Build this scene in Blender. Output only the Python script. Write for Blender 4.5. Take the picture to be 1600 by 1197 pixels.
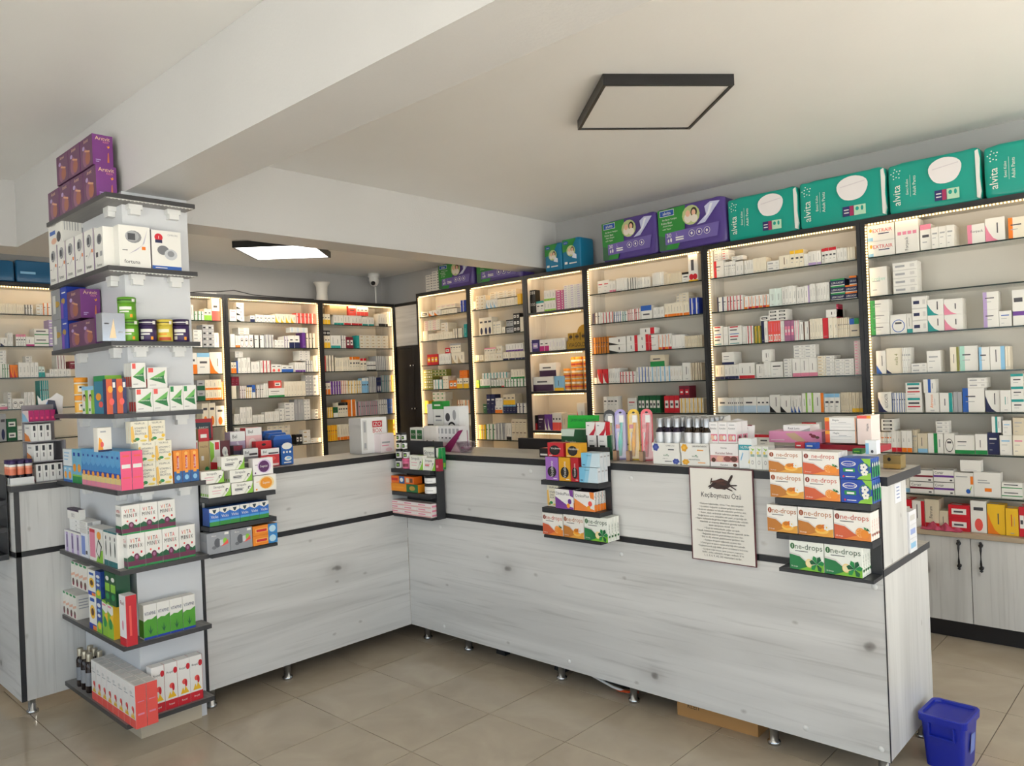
import bpy, math, random
from mathutils import Vector, Matrix
random.seed(7)
for o in list(bpy.data.objects): bpy.data.objects.remove(o)
SC = bpy.context.scene
COL = SC.collection
R = math.radians

# ------------------------------------------------------------------ camera
cam = bpy.data.cameras.new('camera'); camo = bpy.data.objects.new('camera', cam); COL.objects.link(camo)
FPX, YAW, PIT, ROL = 1193.8, R(42.954), R(-0.069), R(-2.293)
cam.sensor_fit = 'HORIZONTAL'; cam.sensor_width = 36.0; cam.lens = 36.0*FPX/1600.0
cam.clip_start = 0.02; cam.clip_end = 200
fw = Vector((-math.sin(YAW)*math.cos(PIT), math.cos(YAW)*math.cos(PIT), math.sin(PIT)))
r0 = Vector((math.cos(YAW), math.sin(YAW), 0)); u0 = r0.cross(fw)
rt = r0*math.cos(ROL)+u0*math.sin(ROL); up = rt.cross(fw)
mw = Matrix((rt, up, -fw)).transposed().to_4x4(); mw.translation = (0, 0, 1.5)
camo.matrix_world = mw
SC.camera = camo

# ------------------------------------------------------------------ world, daylight, exposure
SC.view_settings.view_transform = 'Standard'; SC.view_settings.look = 'None'
SC.view_settings.gamma = 1.0; SC.view_settings.use_curve_mapping = False
SC.view_settings.exposure = -0.10
wd = bpy.data.worlds.new('sky'); SC.world = wd; wd.use_nodes = True
bg = wd.node_tree.nodes['Background']
bg.inputs[0].default_value = (0.76, 0.88, 1.0, 1); bg.inputs[1].default_value = SKY = 2.6
def sun(name, direction, energy, col, ang):
    l = bpy.data.lights.new(name, 'SUN'); l.energy = energy; l.color = col; l.angle = R(ang)
    o = bpy.data.objects.new(name, l); COL.objects.link(o)
    o.rotation_euler = Vector(direction).to_track_quat('-Z', 'Y').to_euler(); o.location = (4, -8, 9)
    return o
sun('sun', (-0.95, -0.5, -1.2), 45.0, (1.0, 0.99, 0.98), 0.6)

# ------------------------------------------------------------------ materials
def lin(c):
    return tuple(((v/12.92) if v <= .04045 else ((v+.055)/1.055)**2.4) for v in c)
def hx(s):
    return lin(tuple(int(s[i:i+2], 16)/255 for i in (0, 2, 4)))
PAL = dict(w='eceae4', cream='efe6d2', beige='d9cdb4', tanw='e2d6bd', tan='c3ab86', grey='a9aaad', black='17171a', navy='1d2450', blue='2a5fb5', royal='1f3fae', sky='8fc4e6', pale='bcd3e6', mint='a9d8c8', mintw='dbe7e0', teal='1f9a97', dgreen='0f5c36', green='1f8f4a', lime='8cc63f', olive='8a8a3a', yellow='f2c029', orange='f0801e', orangeb='c9781f', tang='f5a02a', red='cf2130', coral='ee5a52', crimson='a3163c', maroon='7a1730', pink='e68aa4', pinkw='f3d9d6', hot='f0527f', magenta='c2277f', mauve='a76a8e', lilac='b7a0cf', purple='6b3a94', violet='7d4ab0', plum='3b1f42', indigo='352a6d', brown='5d3826', gold='b8933a', skin='d9a37e', hair='2a1b16', packteal='0d9c8c', packgreen='2f8a3a', packpurple='54418c', packblue='1577a0', flesh='e6b59a', txt='4a4a50', silver='b9bcc2', amber='e79a2c', wood='b98a5a', shade='d5d3cf', cardboard='b98b55')
MATS = {}
def nt(name):
    m = bpy.data.materials.new(name); m.use_nodes = True
    t = m.node_tree; return m, t, t.nodes['Principled BSDF']
def M(c, rough=.42, metal=0, name=None):
    if isinstance(c, bpy.types.Material): return c
    k = (c, rough, metal)
    if k in MATS: return MATS[k]
    m, t, b = nt('print_'+c if name is None else name)
    b.inputs['Base Color'].default_value = (*hx(PAL.get(c, c)), 1)
    b.inputs['Roughness'].default_value = rough; b.inputs['Metallic'].default_value = metal
    MATS[k] = m; return m
def N(t, kind, **kw):
    n = t.nodes.new(kind)
    for k, v in kw.items(): setattr(n, k, v)
    return n
def ramp(t, stops):
    n = t.nodes.new('ShaderNodeValToRGB'); e = n.color_ramp.elements
    while len(e) < len(stops): e.new(0.5)
    for i, (p, c) in enumerate(stops): e[i].position = p; e[i].color = (*c, 1) if len(c) == 3 else c
    return n
def coords(t, scale, rot=(0, 0, 0), loc=(0, 0, 0)):
    tc = N(t, 'ShaderNodeTexCoord'); mp = N(t, 'ShaderNodeMapping')
    mp.inputs['Scale'].default_value = scale; mp.inputs['Rotation'].default_value = rot; mp.inputs['Location'].default_value = loc
    t.links.new(tc.outputs['Object'], mp.inputs[0]); return mp
def wood(name, axis, c0, c1, c2, knots=True, rough=.42, loc=(0, 0, 0)):
    """pale ash laminate; grain runs along axis (0 x, 1 y, 2 z)"""
    m, t, b = nt(name); L = t.links
    s = [3.8, 3.8, 3.8]; s[axis] = .34
    mp = coords(t, s, loc=loc)
    n1 = N(t, 'ShaderNodeTexNoise'); n1.inputs['Scale'].default_value = 2.2; n1.inputs['Detail'].default_value = 6; n1.inputs['Distortion'].default_value = .8
    L.new(mp.outputs[0], n1.inputs[0])
    r1 = ramp(t, [(.28, hx(c2)), (.46, hx(c1)), (.62, hx(c0)), (.8, hx(c1))]); L.new(n1.outputs['Fac'], r1.inputs[0])
    s2 = [38, 38, 38]; s2[axis] = 1.3
    mp2 = coords(t, s2, loc=loc)
    n2 = N(t, 'ShaderNodeTexNoise'); n2.inputs['Scale'].default_value = 1.6; n2.inputs['Detail'].default_value = 4; n2.inputs['Distortion'].default_value = .4
    L.new(mp2.outputs[0], n2.inputs[0])
    r2 = ramp(t, [(.30, (.78, .775, .77)), (.44, (.97, .97, .97)), (1, (1, 1, 1))]); L.new(n2.outputs['Fac'], r2.inputs[0])
    mx = N(t, 'ShaderNodeMixRGB', blend_type='MULTIPLY'); mx.inputs[0].default_value = .75
    L.new(r1.outputs[0], mx.inputs[1]); L.new(r2.outputs[0], mx.inputs[2])
    out = mx.outputs[0]
    if knots:
        tc = N(t, 'ShaderNodeTexCoord'); sx = N(t, 'ShaderNodeSeparateXYZ'); L.new(tc.outputs['Object'], sx.inputs[0])
        cr = N(t, 'ShaderNodeMath', operation='ADD'); cb = N(t, 'ShaderNodeCombineXYZ')
        if axis == 2: L.new(sx.outputs[0], cr.inputs[0]); L.new(sx.outputs[1], cr.inputs[1])
        else: L.new(sx.outputs[2], cr.inputs[0]); cr.inputs[1].default_value = loc[0]
        L.new(sx.outputs[axis], cb.inputs[0]); L.new(cr.outputs[0], cb.inputs[1])
        wn = N(t, 'ShaderNodeTexNoise'); wn.inputs['Scale'].default_value = 9; L.new(cb.outputs[0], wn.inputs[0])
        for (sc, sca, stops) in ((1.5, .55, [(0, (.30, .28, .27)), (.014, (.42, .40, .39)), (.024, (.80, .79, .785)), (.06, (.93, .93, .93)), (.12, (1, 1, 1))]), (3.1, .6, [(0, (.66, .64, .63)), (.014, (.78, .77, .76)), (.03, (1, 1, 1))])):
            mp3 = N(t, 'ShaderNodeMapping'); mp3.inputs['Scale'].default_value = (sc*sca, sc, 1); mp3.inputs['Location'].default_value = (loc[1]+.37*sc, .21*sc, 0); L.new(cb.outputs[0], mp3.inputs[0])
            ds = N(t, 'ShaderNodeVectorMath', operation='MULTIPLY_ADD'); ds.inputs[1].default_value = (.07, .07, 0); L.new(wn.outputs['Color'], ds.inputs[0]); L.new(mp3.outputs[0], ds.inputs[2])
            v = N(t, 'ShaderNodeTexVoronoi', voronoi_dimensions='2D'); v.inputs['Scale'].default_value = 1; v.inputs['Randomness'].default_value = 1
            L.new(ds.outputs[0], v.inputs[0])
            r3 = ramp(t, stops); L.new(v.outputs['Distance'], r3.inputs[0])
            m2 = N(t, 'ShaderNodeMixRGB', blend_type='MULTIPLY'); m2.inputs[0].default_value = 1
            L.new(out, m2.inputs[1]); L.new(r3.outputs[0], m2.inputs[2]); out = m2.outputs[0]
    L.new(out, b.inputs['Base Color']); b.inputs['Roughness'].default_value = rough
    bp = N(t, 'ShaderNodeBump'); bp.inputs['Strength'].default_value = .06; bp.inputs['Distance'].default_value = .004
    L.new(n2.outputs['Fac'], bp.inputs['Height']); L.new(bp.outputs[0], b.inputs['Normal'])
    return m
def plaster(name, c0, c1, rough=.55, bump=.12, scale=70):
    m, t, b = nt(name); L = t.links
    mp = coords(t, (1, 1, 1))
    n1 = N(t, 'ShaderNodeTexNoise'); n1.inputs['Scale'].default_value = .9; n1.inputs['Detail'].default_value = 4
    L.new(mp.outputs[0], n1.inputs[0]); r1 = ramp(t, [(.3, hx(c1)), (.7, hx(c0))]); L.new(n1.outputs['Fac'], r1.inputs[0]); L.new(r1.outputs[0], b.inputs['Base Color'])
    n2 = N(t, 'ShaderNodeTexNoise'); n2.inputs['Scale'].default_value = scale; n2.inputs['Detail'].default_value = 3
    L.new(mp.outputs[0], n2.inputs[0])
    bp = N(t, 'ShaderNodeBump'); bp.inputs['Strength'].default_value = bump; bp.inputs['Distance'].default_value = .004
    L.new(n2.outputs['Fac'], bp.inputs['Height']); L.new(bp.outputs[0], b.inputs['Normal'])
    b.inputs['Roughness'].default_value = rough
    return m
PAINT = plaster('wall_paint', 'b9b9ba', 'b1b1b2', .5)
CEIL = plaster('paint_ceiling_brightened', 'ecebe9', 'e6e5e3', .42, .10, 50)  # same paint as the beams, lightened to stand in for brighter light
BEAM = plaster('paint_beam_dimmed', 'd0cfce', 'c8c7c6', .38, .2, 90)  # same paint as the ceiling, darkened to offset strong light on the beams
WX = wood('ash_laminate_along_x', 0, 'e0dfdd', 'd7d6d4', 'c8c7c5')
WY = wood('ash_laminate_along_y', 1, 'e0dfdd', 'd7d6d4', 'c8c7c5', loc=(3.1, .4, 1.7))
WZ = wood('ash_laminate_upright', 2, 'dcdbd8', 'd2d1ce', 'c4c3c0', loc=(.3, 1.1, 0))
WSH = wood('shelf_side_laminate', 2, 'e0dbd2', 'd6d0c6', 'c4beb4', knots=False)
WDARK = wood('dark_door_laminate', 2, '2b2725', '241f1e', '1c1918', knots=False)
TOPM = wood('counter_top_laminate', 0, 'cfcbc4', 'c2beb7', 'b0aca5', knots=False, rough=.35)
LEDGE = wood('grey_shelf_laminate', 0, '8b8886', '7c7977', '6a6765', knots=False)
BLACK = M('232326', .38, name='black_edge_trim'); RACK = M('2b2c30', .42, name='black_rack_board')
CLAD = plaster('column_cladding', 'd8dade', 'd2d4d8', .35, .02)
BACKP = plaster('shelf_back_panel', 'dfdad0', 'd8d3c9', .5, .02)
CHROME = M('c9ccd0', .18, 1.0, name='chrome'); WPLA = M('e6e6e4', .35, name='white_plastic')
def tile_mat():
    m, t, b = nt('polished_beige_tile'); L = t.links
    mp = coords(t, (1, 1, 1)); oi = N(t, 'ShaderNodeObjectInfo')
    ad = N(t, 'ShaderNodeVectorMath'); cb = N(t, 'ShaderNodeCombineXYZ')
    L.new(oi.outputs['Random'], cb.inputs[0]); L.new(oi.outputs['Random'], cb.inputs[1])
    sc = N(t, 'ShaderNodeVectorMath', operation='SCALE'); sc.inputs[3].default_value = 40; L.new(cb.outputs[0], sc.inputs[0])
    L.new(mp.outputs[0], ad.inputs[0]); L.new(sc.outputs[0], ad.inputs[1])
    n1 = N(t, 'ShaderNodeTexNoise'); n1.inputs['Scale'].default_value = 4; n1.inputs['Detail'].default_value = 6; n1.inputs['Distortion'].default_value = .6
    L.new(ad.outputs[0], n1.inputs[0]); r1 = ramp(t, [(.3, hx('b0a391')), (.55, hx('baad9a')), (.75, hx('c2b6a3'))]); L.new(n1.outputs['Fac'], r1.inputs[0]); L.new(r1.outputs[0], b.inputs['Base Color'])
    b.inputs['Roughness'].default_value = .13; b.inputs['IOR'].default_value = 1.45
    return m
TILE = tile_mat(); GROUT = M('6f6558', .8, name='grout')
def glass_mat(name, tint, gl=.10, rough=.02):
    m = bpy.data.materials.new(name); m.use_nodes = True; t = m.node_tree; t.nodes.clear()
    o = N(t, 'ShaderNodeOutputMaterial'); tr = N(t, 'ShaderNodeBsdfTransparent'); g = N(t, 'ShaderNodeBsdfGlossy'); mx = N(t, 'ShaderNodeMixShader')
    tr.inputs[0].default_value = (*tint, 1); g.inputs['Roughness'].default_value = rough
    lw = N(t, 'ShaderNodeLayerWeight'); lw.inputs[0].default_value = .5
    pw = N(t, 'ShaderNodeMath', operation='POWER'); pw.inputs[1].default_value = 4; ma = N(t, 'ShaderNodeMath', operation='MULTIPLY_ADD'); ma.inputs[1].default_value = .7; ma.inputs[2].default_value = .04
    t.links.new(lw.outputs['Facing'], pw.inputs[0]); t.links.new(pw.outputs[0], ma.inputs[0]); t.links.new(ma.outputs[0], mx.inputs[0]); t.links.new(tr.outputs[0], mx.inputs[1]); t.links.new(g.outputs[0], mx.inputs[2]); t.links.new(mx.outputs[0], o.inputs[0])
    return m
GLASS = glass_mat('shelf_glass', (.97, .985, .98)); WGLASS = glass_mat('window_glass', (.97, .98, .98))
GEDGE = M('2a3633', .15, name='glass_edge')
CLEAR = glass_mat('clear_plastic', (.95, .95, .96))
def emit(name, col, st, sample=True):
    m = bpy.data.materials.new(name); m.use_nodes = True; t = m.node_tree; t.nodes.clear()
    o = N(t, 'ShaderNodeOutputMaterial'); e = N(t, 'ShaderNodeEmission'); e.inputs[0].default_value = (*col, 1); e.inputs[1].default_value = st
    t.links.new(e.outputs[0], o.inputs[0])
    if not sample: m.cycles.emission_sampling = 'NONE'
    return m
LED = emit('warm_led', (1.0, .72, .32), 5.0, False)
LAMPON = emit('lit_diffuser', (1.0, .97, .92), 8.0, False)
FOIL = M('c9ccd2', .16, .9, name='silver_foil')

# ------------------------------------------------------------------ mesh helpers
_TXT = {}
def text_geo(s):
    if s in _TXT: return _TXT[s]
    cu = bpy.data.curves.new('t', 'FONT'); cu.body = s; cu.resolution_u = 2; cu.align_x = 'CENTER'
    ob = bpy.data.objects.new('t', cu); COL.objects.link(ob)
    dg = bpy.context.evaluated_depsgraph_get(); dg.update()
    me = bpy.data.meshes.new_from_object(ob.evaluated_get(dg))
    vs = [(v.co.x, v.co.y) for v in me.vertices]; fs = [tuple(p.vertices) for p in me.polygons]
    xs = [v[0] for v in vs] or [0]; ys = [v[1] for v in vs] or [0]
    x0, x1, y0, y1 = min(xs), max(xs), min(ys), max(ys)
    vs = [(x-(x0+x1)/2, y-(y0+y1)/2) for x, y in vs]
    bpy.data.objects.remove(ob); bpy.data.curves.remove(cu); bpy.data.meshes.remove(me)
    _TXT[s] = (vs, fs, x1-x0, y1-y0); return _TXT[s]
class MB:
    def __init__(s): s.v = []; s.f = []; s.m = []; s.mats = []; s.sm = []; s.k = 0
    def mi(s, c):
        m = M(c)
        if m not in s.mats: s.mats.append(m)
        return s.mats.index(m)
    def face(s, pts, c, smooth=False):
        b = len(s.v); s.v += [tuple(p) for p in pts]; s.f.append(tuple(range(b, b+len(pts)))); s.m.append(s.mi(c)); s.sm.append(smooth)
    def grid(s, vs, fs, c, smooth=False):
        b = len(s.v); s.v += [tuple(p) for p in vs]; i = s.mi(c)
        for f in fs: s.f.append(tuple(b+k for k in f)); s.m.append(i); s.sm.append(smooth)
    def box(s, x0, x1, y0, y1, z0, z1, c, cs=None):
        """cs: optional dict of other colours per face: F(-y) K(+y) L R T B"""
        v = [(x0, y0, z0), (x1, y0, z0), (x1, y1, z0), (x0, y1, z0), (x0, y0, z1), (x1, y0, z1), (x1, y1, z1), (x0, y1, z1)]
        fs = dict(B=(3, 2, 1, 0), T=(4, 5, 6, 7), F=(0, 1, 5, 4), R=(1, 2, 6, 5), K=(2, 3, 7, 6), L=(3, 0, 4, 7))
        b = len(s.v); s.v += v
        for k, f in fs.items():
            s.f.append(tuple(b+i for i in f)); s.m.append(s.mi((cs or {}).get(k, c))); s.sm.append(False)
        return s
    def lathe(s, prof, c, seg=20, at=(0, 0, 0), smooth=True):
        """prof: list of (radius, z[, colour of the band above])"""
        vs = []; n = len(prof)
        for p in prof:
            for i in range(seg):
                a = 2*math.pi*i/seg; vs.append((at[0]+p[0]*math.cos(a), at[1]+p[0]*math.sin(a), at[2]+p[1]))
        for j in range(n-1):
            cc = prof[j][2] if len(prof[j]) > 2 else c
            s.grid([], [], cc)
        b = len(s.v); s.v += vs
        for j in range(n-1):
            cc = s.mi(prof[j][2] if len(prof[j]) > 2 else c)
            for i in range(seg):
                k = (i+1) % seg
                s.f.append((b+j*seg+i, b+j*seg+k, b+(j+1)*seg+k, b+(j+1)*seg+i)); s.m.append(cc); s.sm.append(smooth)
        return s
    def tube(s, pts, r, c, seg=8):
        pts = [Vector(p) for p in pts]; rings = []
        for i, p in enumerate(pts):
            d = (pts[min(i+1, len(pts)-1)]-pts[max(i-1, 0)]).normalized()
            a = d.cross(Vector((0, 0, 1)));
            if a.length < 1e-3: a = Vector((1, 0, 0))
            a.normalize(); q = d.cross(a)
            rr = r[i] if isinstance(r, (list, tuple)) else r
            rings.append([p+a*rr*math.cos(2*math.pi*k/seg)+q*rr*math.sin(2*math.pi*k/seg) for k in range(seg)])
        vs = [v for g in rings for v in g]; fs = []
        for j in range(len(rings)-1):
            for k in range(seg): fs.append((j*seg+k, j*seg+(k+1) % seg, (j+1)*seg+(k+1) % seg, (j+1)*seg+k))
        fs.append(tuple(range(seg))[::-1]); fs.append(tuple((len(rings)-1)*seg+k for k in range(seg)))
        s.grid(vs, fs, c, True); return s
    def prism(s, pts, y0, y1, c, cf=None):
        """outline pts in x,z extruded from y0 (front) to y1"""
        n = len(pts); s.face([(x, y0, z) for x, z in pts], cf or c); s.face([(x, y1, z) for x, z in pts][::-1], c)
        for i in range(n):
            a, b = pts[i], pts[(i+1) % n]; s.face([(a[0], y1, a[1]), (b[0], y1, b[1]), (b[0], y0, b[1]), (a[0], y0, a[1])], c)
        return s
    def frame(s, f, w, d, h, o=(0, 0, 0)):
        X, Y, Z = Vector((1, 0, 0)), Vector((0, 1, 0)), Vector((0, 0, 1)); o = Vector(o)
        return dict(F=(o+Vector((-w/2, -d/2, 0)), X*w, Z*h, -Y), R=(o+Vector((w/2, -d/2, 0)), Y*d, Z*h, X), L=(o+Vector((-w/2, d/2, 0)), -Y*d, Z*h, -X), T=(o+Vector((-w/2, -d/2, h)), X*w, Y*d, Z), K=(o+Vector((w/2, d/2, 0)), -X*w, Z*h, Y))[f]
    def prints(s, els, w, d, h, o=(0, 0, 0), lift=.0003):
        k = 0
        for e in els:
            k += 1; O, U, V, Nn = s.frame(e[1], w, d, h, o); O = O+Nn*(lift+.00012*k)
            t = e[0]
            if t == 'r':
                a, b, c2, d2 = e[2:6]; s.face([O+U*a+V*b, O+U*c2+V*b, O+U*c2+V*d2, O+U*a+V*d2], e[6])
            elif t == 'p': s.face([O+U*a+V*b for a, b in e[2]], e[3])
            elif t == 'e':
                n = 14; s.face([O+U*(e[2]+e[4]*math.cos(2*math.pi*i/n))+V*(e[3]+e[5]*math.sin(2*math.pi*i/n)) for i in range(n)], e[6])
            elif t == 't':
                vs, fs, tw, th = text_geo(e[2]); H = V.length*e[5]; W = U.length*(e[7] if len(e) > 7 else .9); rot = e[8] if len(e) > 8 else 0
                if tw <= 0: continue
                if rot: W = V.length*(e[7] if len(e) > 7 else .9); H = U.length*e[5]
                sc = H/th if th > 0 else 1
                sx = min(sc, W/tw); sy = sc if sx > sc*.55 else sx/.55
                un, vn = U.normalized(), V.normalized()
                if rot: un, vn = vn, -un
                s.grid([O+U*e[3]+V*e[4]+un*(x*sx)+vn*(y*sy) for x, y in vs], fs, e[6])
        return s
    def mesh(s, name):
        me = bpy.data.meshes.new(name); me.from_pydata(s.v, [], s.f)
        for m in s.mats: me.materials.append(m)
        me.polygons.foreach_set('material_index', s.m); me.polygons.foreach_set('use_smooth', s.sm); me.update(); return me
    def build(s, name, parent=None, loc=(0, 0, 0), rz=0):
        return put(name, s.mesh(name), parent, loc, rz)
def put(name, me, parent=None, loc=(0, 0, 0), rz=0):
    o = bpy.data.objects.new(name, me); COL.objects.link(o); o.location = loc; o.rotation_euler = (0, 0, rz)
    if parent: o.parent = parent
    return o
LABELS = {}
def tag(o, label, cat, group=None):
    if label in LABELS and not (group and LABELS[label] == group):
        print('DUPLABEL', label)
    if len(label.split()) > 16 or len(label.split()) < 4: print('LABLEN', label)
    LABELS[label] = group
    o['label'] = label; o['category'] = cat
    if group: o['group'] = group
    return o
def thing(name, label, cat, loc=(0, 0, 0), rz=0, group=None):
    o = bpy.data.objects.new(name, None); COL.objects.link(o); o.location = loc; o.rotation_euler = (0, 0, rz); o.empty_display_size = .1
    return tag(o, label, cat, group)
def struct(name, mb, parent=None):
    o = mb.build(name, parent)
    if parent is None: o['kind'] = 'structure'
    return o
def bx(*a, **k): return MB().box(*a, **k)
def area(name, loc, rot, sx, sy, power, col, parent=None):
    l = bpy.data.lights.new(name, 'AREA'); l.shape = 'RECTANGLE'; l.size = sx; l.size_y = sy; l.energy = power; l.color = col
    o = bpy.data.objects.new(name, l); COL.objects.link(o); o.location = loc; o.rotation_euler = rot
    if parent: o.parent = parent
    return o
ORD = ['first', 'second', 'third', 'fourth', 'fifth', 'sixth', 'seventh', 'eighth', 'ninth', 'tenth', 'eleventh', 'twelfth', 'thirteenth', 'fourteenth', 'fifteenth', 'sixteenth', 'seventeenth', 'eighteenth', 'nineteenth', 'twentieth']
TENS = {20: 'twenty', 30: 'thirty', 40: 'forty', 50: 'fifty', 60: 'sixty', 70: 'seventy'}
def ordn(i):
    """1 -> first"""
    if i <= 20: return ORD[i-1]
    a, b = i//10*10, i % 10
    return (TENS[a][:-1]+'ieth') if b == 0 else TENS[a]+'-'+ORD[b-1]

# ------------------------------------------------------------------ room shell
CZ, BZ, KZ = 2.80, 2.41, 2.63        # ceiling, beam underside, lower ceiling of the back area
XB, YW, XS, YF = -6.36, 4.90, 2.5, -2.4
fl = struct('floor', bx(XB-.2, XS+.2, YF-.2, YW+.2, -.12, -.004, GROUT))
TX, TY = .4405, .4545; ix0, iy0 = -.7185, 1.0625
tm = bx(-TX/2+.0016, TX/2-.0016, -TY/2+.0016, TY/2-.0016, -.004, 0, TILE).mesh('floor_tile')
for i in range(-9, 5):
    for j in range(-3, 9):
        put('floor_tile', tm, fl, (ix0+(i+.5)*TX, iy0+(j+.5)*TY, 0))
rest = MB()
for (a, b, c, d) in ((XB, ix0-9*TX, YF, YW), (ix0+5*TX, XS, YF, YW), (ix0-9*TX, ix0+5*TX, YF, iy0-3*TY), (ix0-9*TX, ix0+5*TX, iy0+9*TY, YW)):
    if b-a > .01 and d-c > .01: rest.box(a, b, c, d, -.004, 0, TILE)
rest.build('floor_border', fl)
struct('wall_right', bx(XB-.2, XS+.2, YW, YW+.2, -.1, 3.0, PAINT))
struct('wall_back', bx(XB-.2, XB, YF-.2, YW, -.1, 3.0, PAINT))
c = MB(); c.box(XB-.2, XS+.2, YF-.2, YW+.2, CZ, CZ+.2, CEIL); struct('ceiling', c)
struct('ceiling_back', bx(XB, -4.12, 1.47, YW, KZ, CZ-.001, CEIL))
struct('ceiling_side', bx(XB, -5.3, YF, 1.33, KZ, CZ-.001, CEIL))
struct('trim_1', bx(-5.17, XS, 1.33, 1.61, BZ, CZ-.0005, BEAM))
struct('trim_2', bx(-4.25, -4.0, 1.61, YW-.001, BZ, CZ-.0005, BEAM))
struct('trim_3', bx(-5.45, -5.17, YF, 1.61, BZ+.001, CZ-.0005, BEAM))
# shop front behind the camera: full-height glazing in two walls
def shopfront(name, n, x0, x1, fixed, axis, solid=None):
    m = MB()
    def b(a0, a1, z0, z1, t0=0, t1=.12, c=PAINT, mb=m):
        if axis == 'x': mb.box(a0, a1, fixed-t1, fixed-t0, z0, z1, c)
        else: mb.box(fixed+t0, fixed+t1, a0, a1, z0, z1, c)
    b(x0, x1, 2.25, 3.0); b(x0, x1, -.1, .12)
    if solid: b(x0, solid, .12, 2.25); x0 = solid
    k = 4; st = (x1-x0)/k
    for i in range(k+1):
        c0 = x0+i*st; b(max(x0, c0-.05), min(x1, c0+.05), .12, 2.25)
    o = struct(name, m)
    for i in range(k):
        g = MB(); f = MB(); a0, a1 = x0+i*st+.05, x0+(i+1)*st-.05
        for q in ((a0, a0+.04, .12, 2.25), (a1-.04, a1, .12, 2.25), (a0, a1, .12, .16), (a0, a1, 2.21, 2.25)): b(*q, .03, .09, BLACK, f)
        b(a0+.04, a1-.04, .16, 2.21, .055, .061, WGLASS, g)
        w = struct('window_%d' % (n+i), f); g.build('pane', w)
shopfront('wall_front', 1, XB, XS, YF, 'x', -4.4)
shopfront('wall_side', 5, YF, YW, XS, 'y')
struct('added_sun_block', bx(XB-.2, XS+.12, YF-.12, YW+.2, 3.0, 12.0, PAINT))  # unseen block added to keep the sun off the front pavement
gm, gt, gb = nt('pavement'); gmp = coords(gt, (1, 1, 1)); gn = N(gt, 'ShaderNodeTexNoise'); gn.inputs['Scale'].default_value = 3
gt.links.new(gmp.outputs[0], gn.inputs[0]); gr = ramp(gt, [(.3, hx('a8a49c')), (.7, hx('bdb9b0'))]); gt.links.new(gn.outputs['Fac'], gr.inputs[0]); gt.links.new(gr.outputs[0], gb.inputs['Base Color']); gb.inputs['Roughness'].default_value = .9
gp = MB(); gp.face([(-40, -40, -.13), (40, -40, -.13), (40, 40, -.13), (-40, 40, -.13)], gm); struct('ground_outside', gp)

# ------------------------------------------------------------------ column with wrap-around shelves
CX0, CX1, CY0, CY1 = -4.215, -3.53, 1.315, 1.605
col = struct('wall_column', bx(CX0, CX1, CY0, CY1, 0, BZ, CLAD))
sk = M('c9bca6', .2, name='skirting_tile')
for q in ((CX0, -3.86, CY0-.012, CY0-.0005), (-3.857, CX1+.012, CY0-.012, CY0-.0005)): bx(q[0], q[1], q[2], q[3], .0, .105, sk).build('skirting_tile', col)
bx(CX1+.0005, CX1+.012, CY0, CY1-.03, 0, .105, sk).build('skirting_tile', col)
SZ = [2.372, 2.062, 1.742, 1.432, 1.107, .767, .447, .117]
SW = ['topmost', 'second', 'third', 'fourth', 'fifth', 'sixth', 'seventh', 'lowest']
for i, z in enumerate(SZ):
    t = thing('column_shelf', 'grey wrap-around shelf on the column, %s' % ('topmost of eight' if i == 0 else 'lowest of eight' if i == 7 else SW[i]+' down of eight'), 'shelf', (-3.80, 1.27, z-.02), 0, 'shelves around the column')
    m = MB(); th = .02; ox, oy = -3.80, 1.27
    LA = [(CX0+.003-ox, 1.213-oy), (-3.428-ox, 1.213-oy), (-3.428-ox, 1.597-oy), (CX1+.0005-ox, 1.597-oy), (CX1+.0005-ox, CY0-.0005-oy), (CX0+.003-ox, CY0-.0005-oy)]
    m.face([(x, y, th) for x, y in LA], LEDGE); m.face([(x, y, 0) for x, y in LA][::-1], LEDGE)
    for k in range(6):
        a, b = LA[k], LA[(k+1) % 6]; m.face([(*a, 0), (*b, 0), (*b, th), (*a, th)], M('3a393b', .4, name='shelf_edge_band'))
    m.build('board', t)
    if i < 5:
        for (x, y, r_) in ((CX1+.018, 1.36, 1), (CX1+.018, 1.53, 1), (-3.62, CY0-.018, 0), (-4.05, CY0-.018, 0)):
            bm = MB().box(-.022, .022, -.016, .016, -.045, -.0005, WPLA).box(-.03, .03, -.018, .018, -.022, -.0005, WPLA)
            bm.build('bracket', t, (x-ox, y-oy, 0), R(90) if r_ else 0)
    if i < 3:
        m = MB()
        for k in range(22): m.box(-3.436-ox, -3.433-ox, 1.235+k*.016-oy, 1.240+k*.016-oy, -.0045, -.0005, WPLA)
        m.box(-3.442-ox, -3.430-ox, 1.22-oy, 1.59-oy, -.0018, -.0003, M('d8d8d4', .4))
        m.build('led_strip', t)

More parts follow.
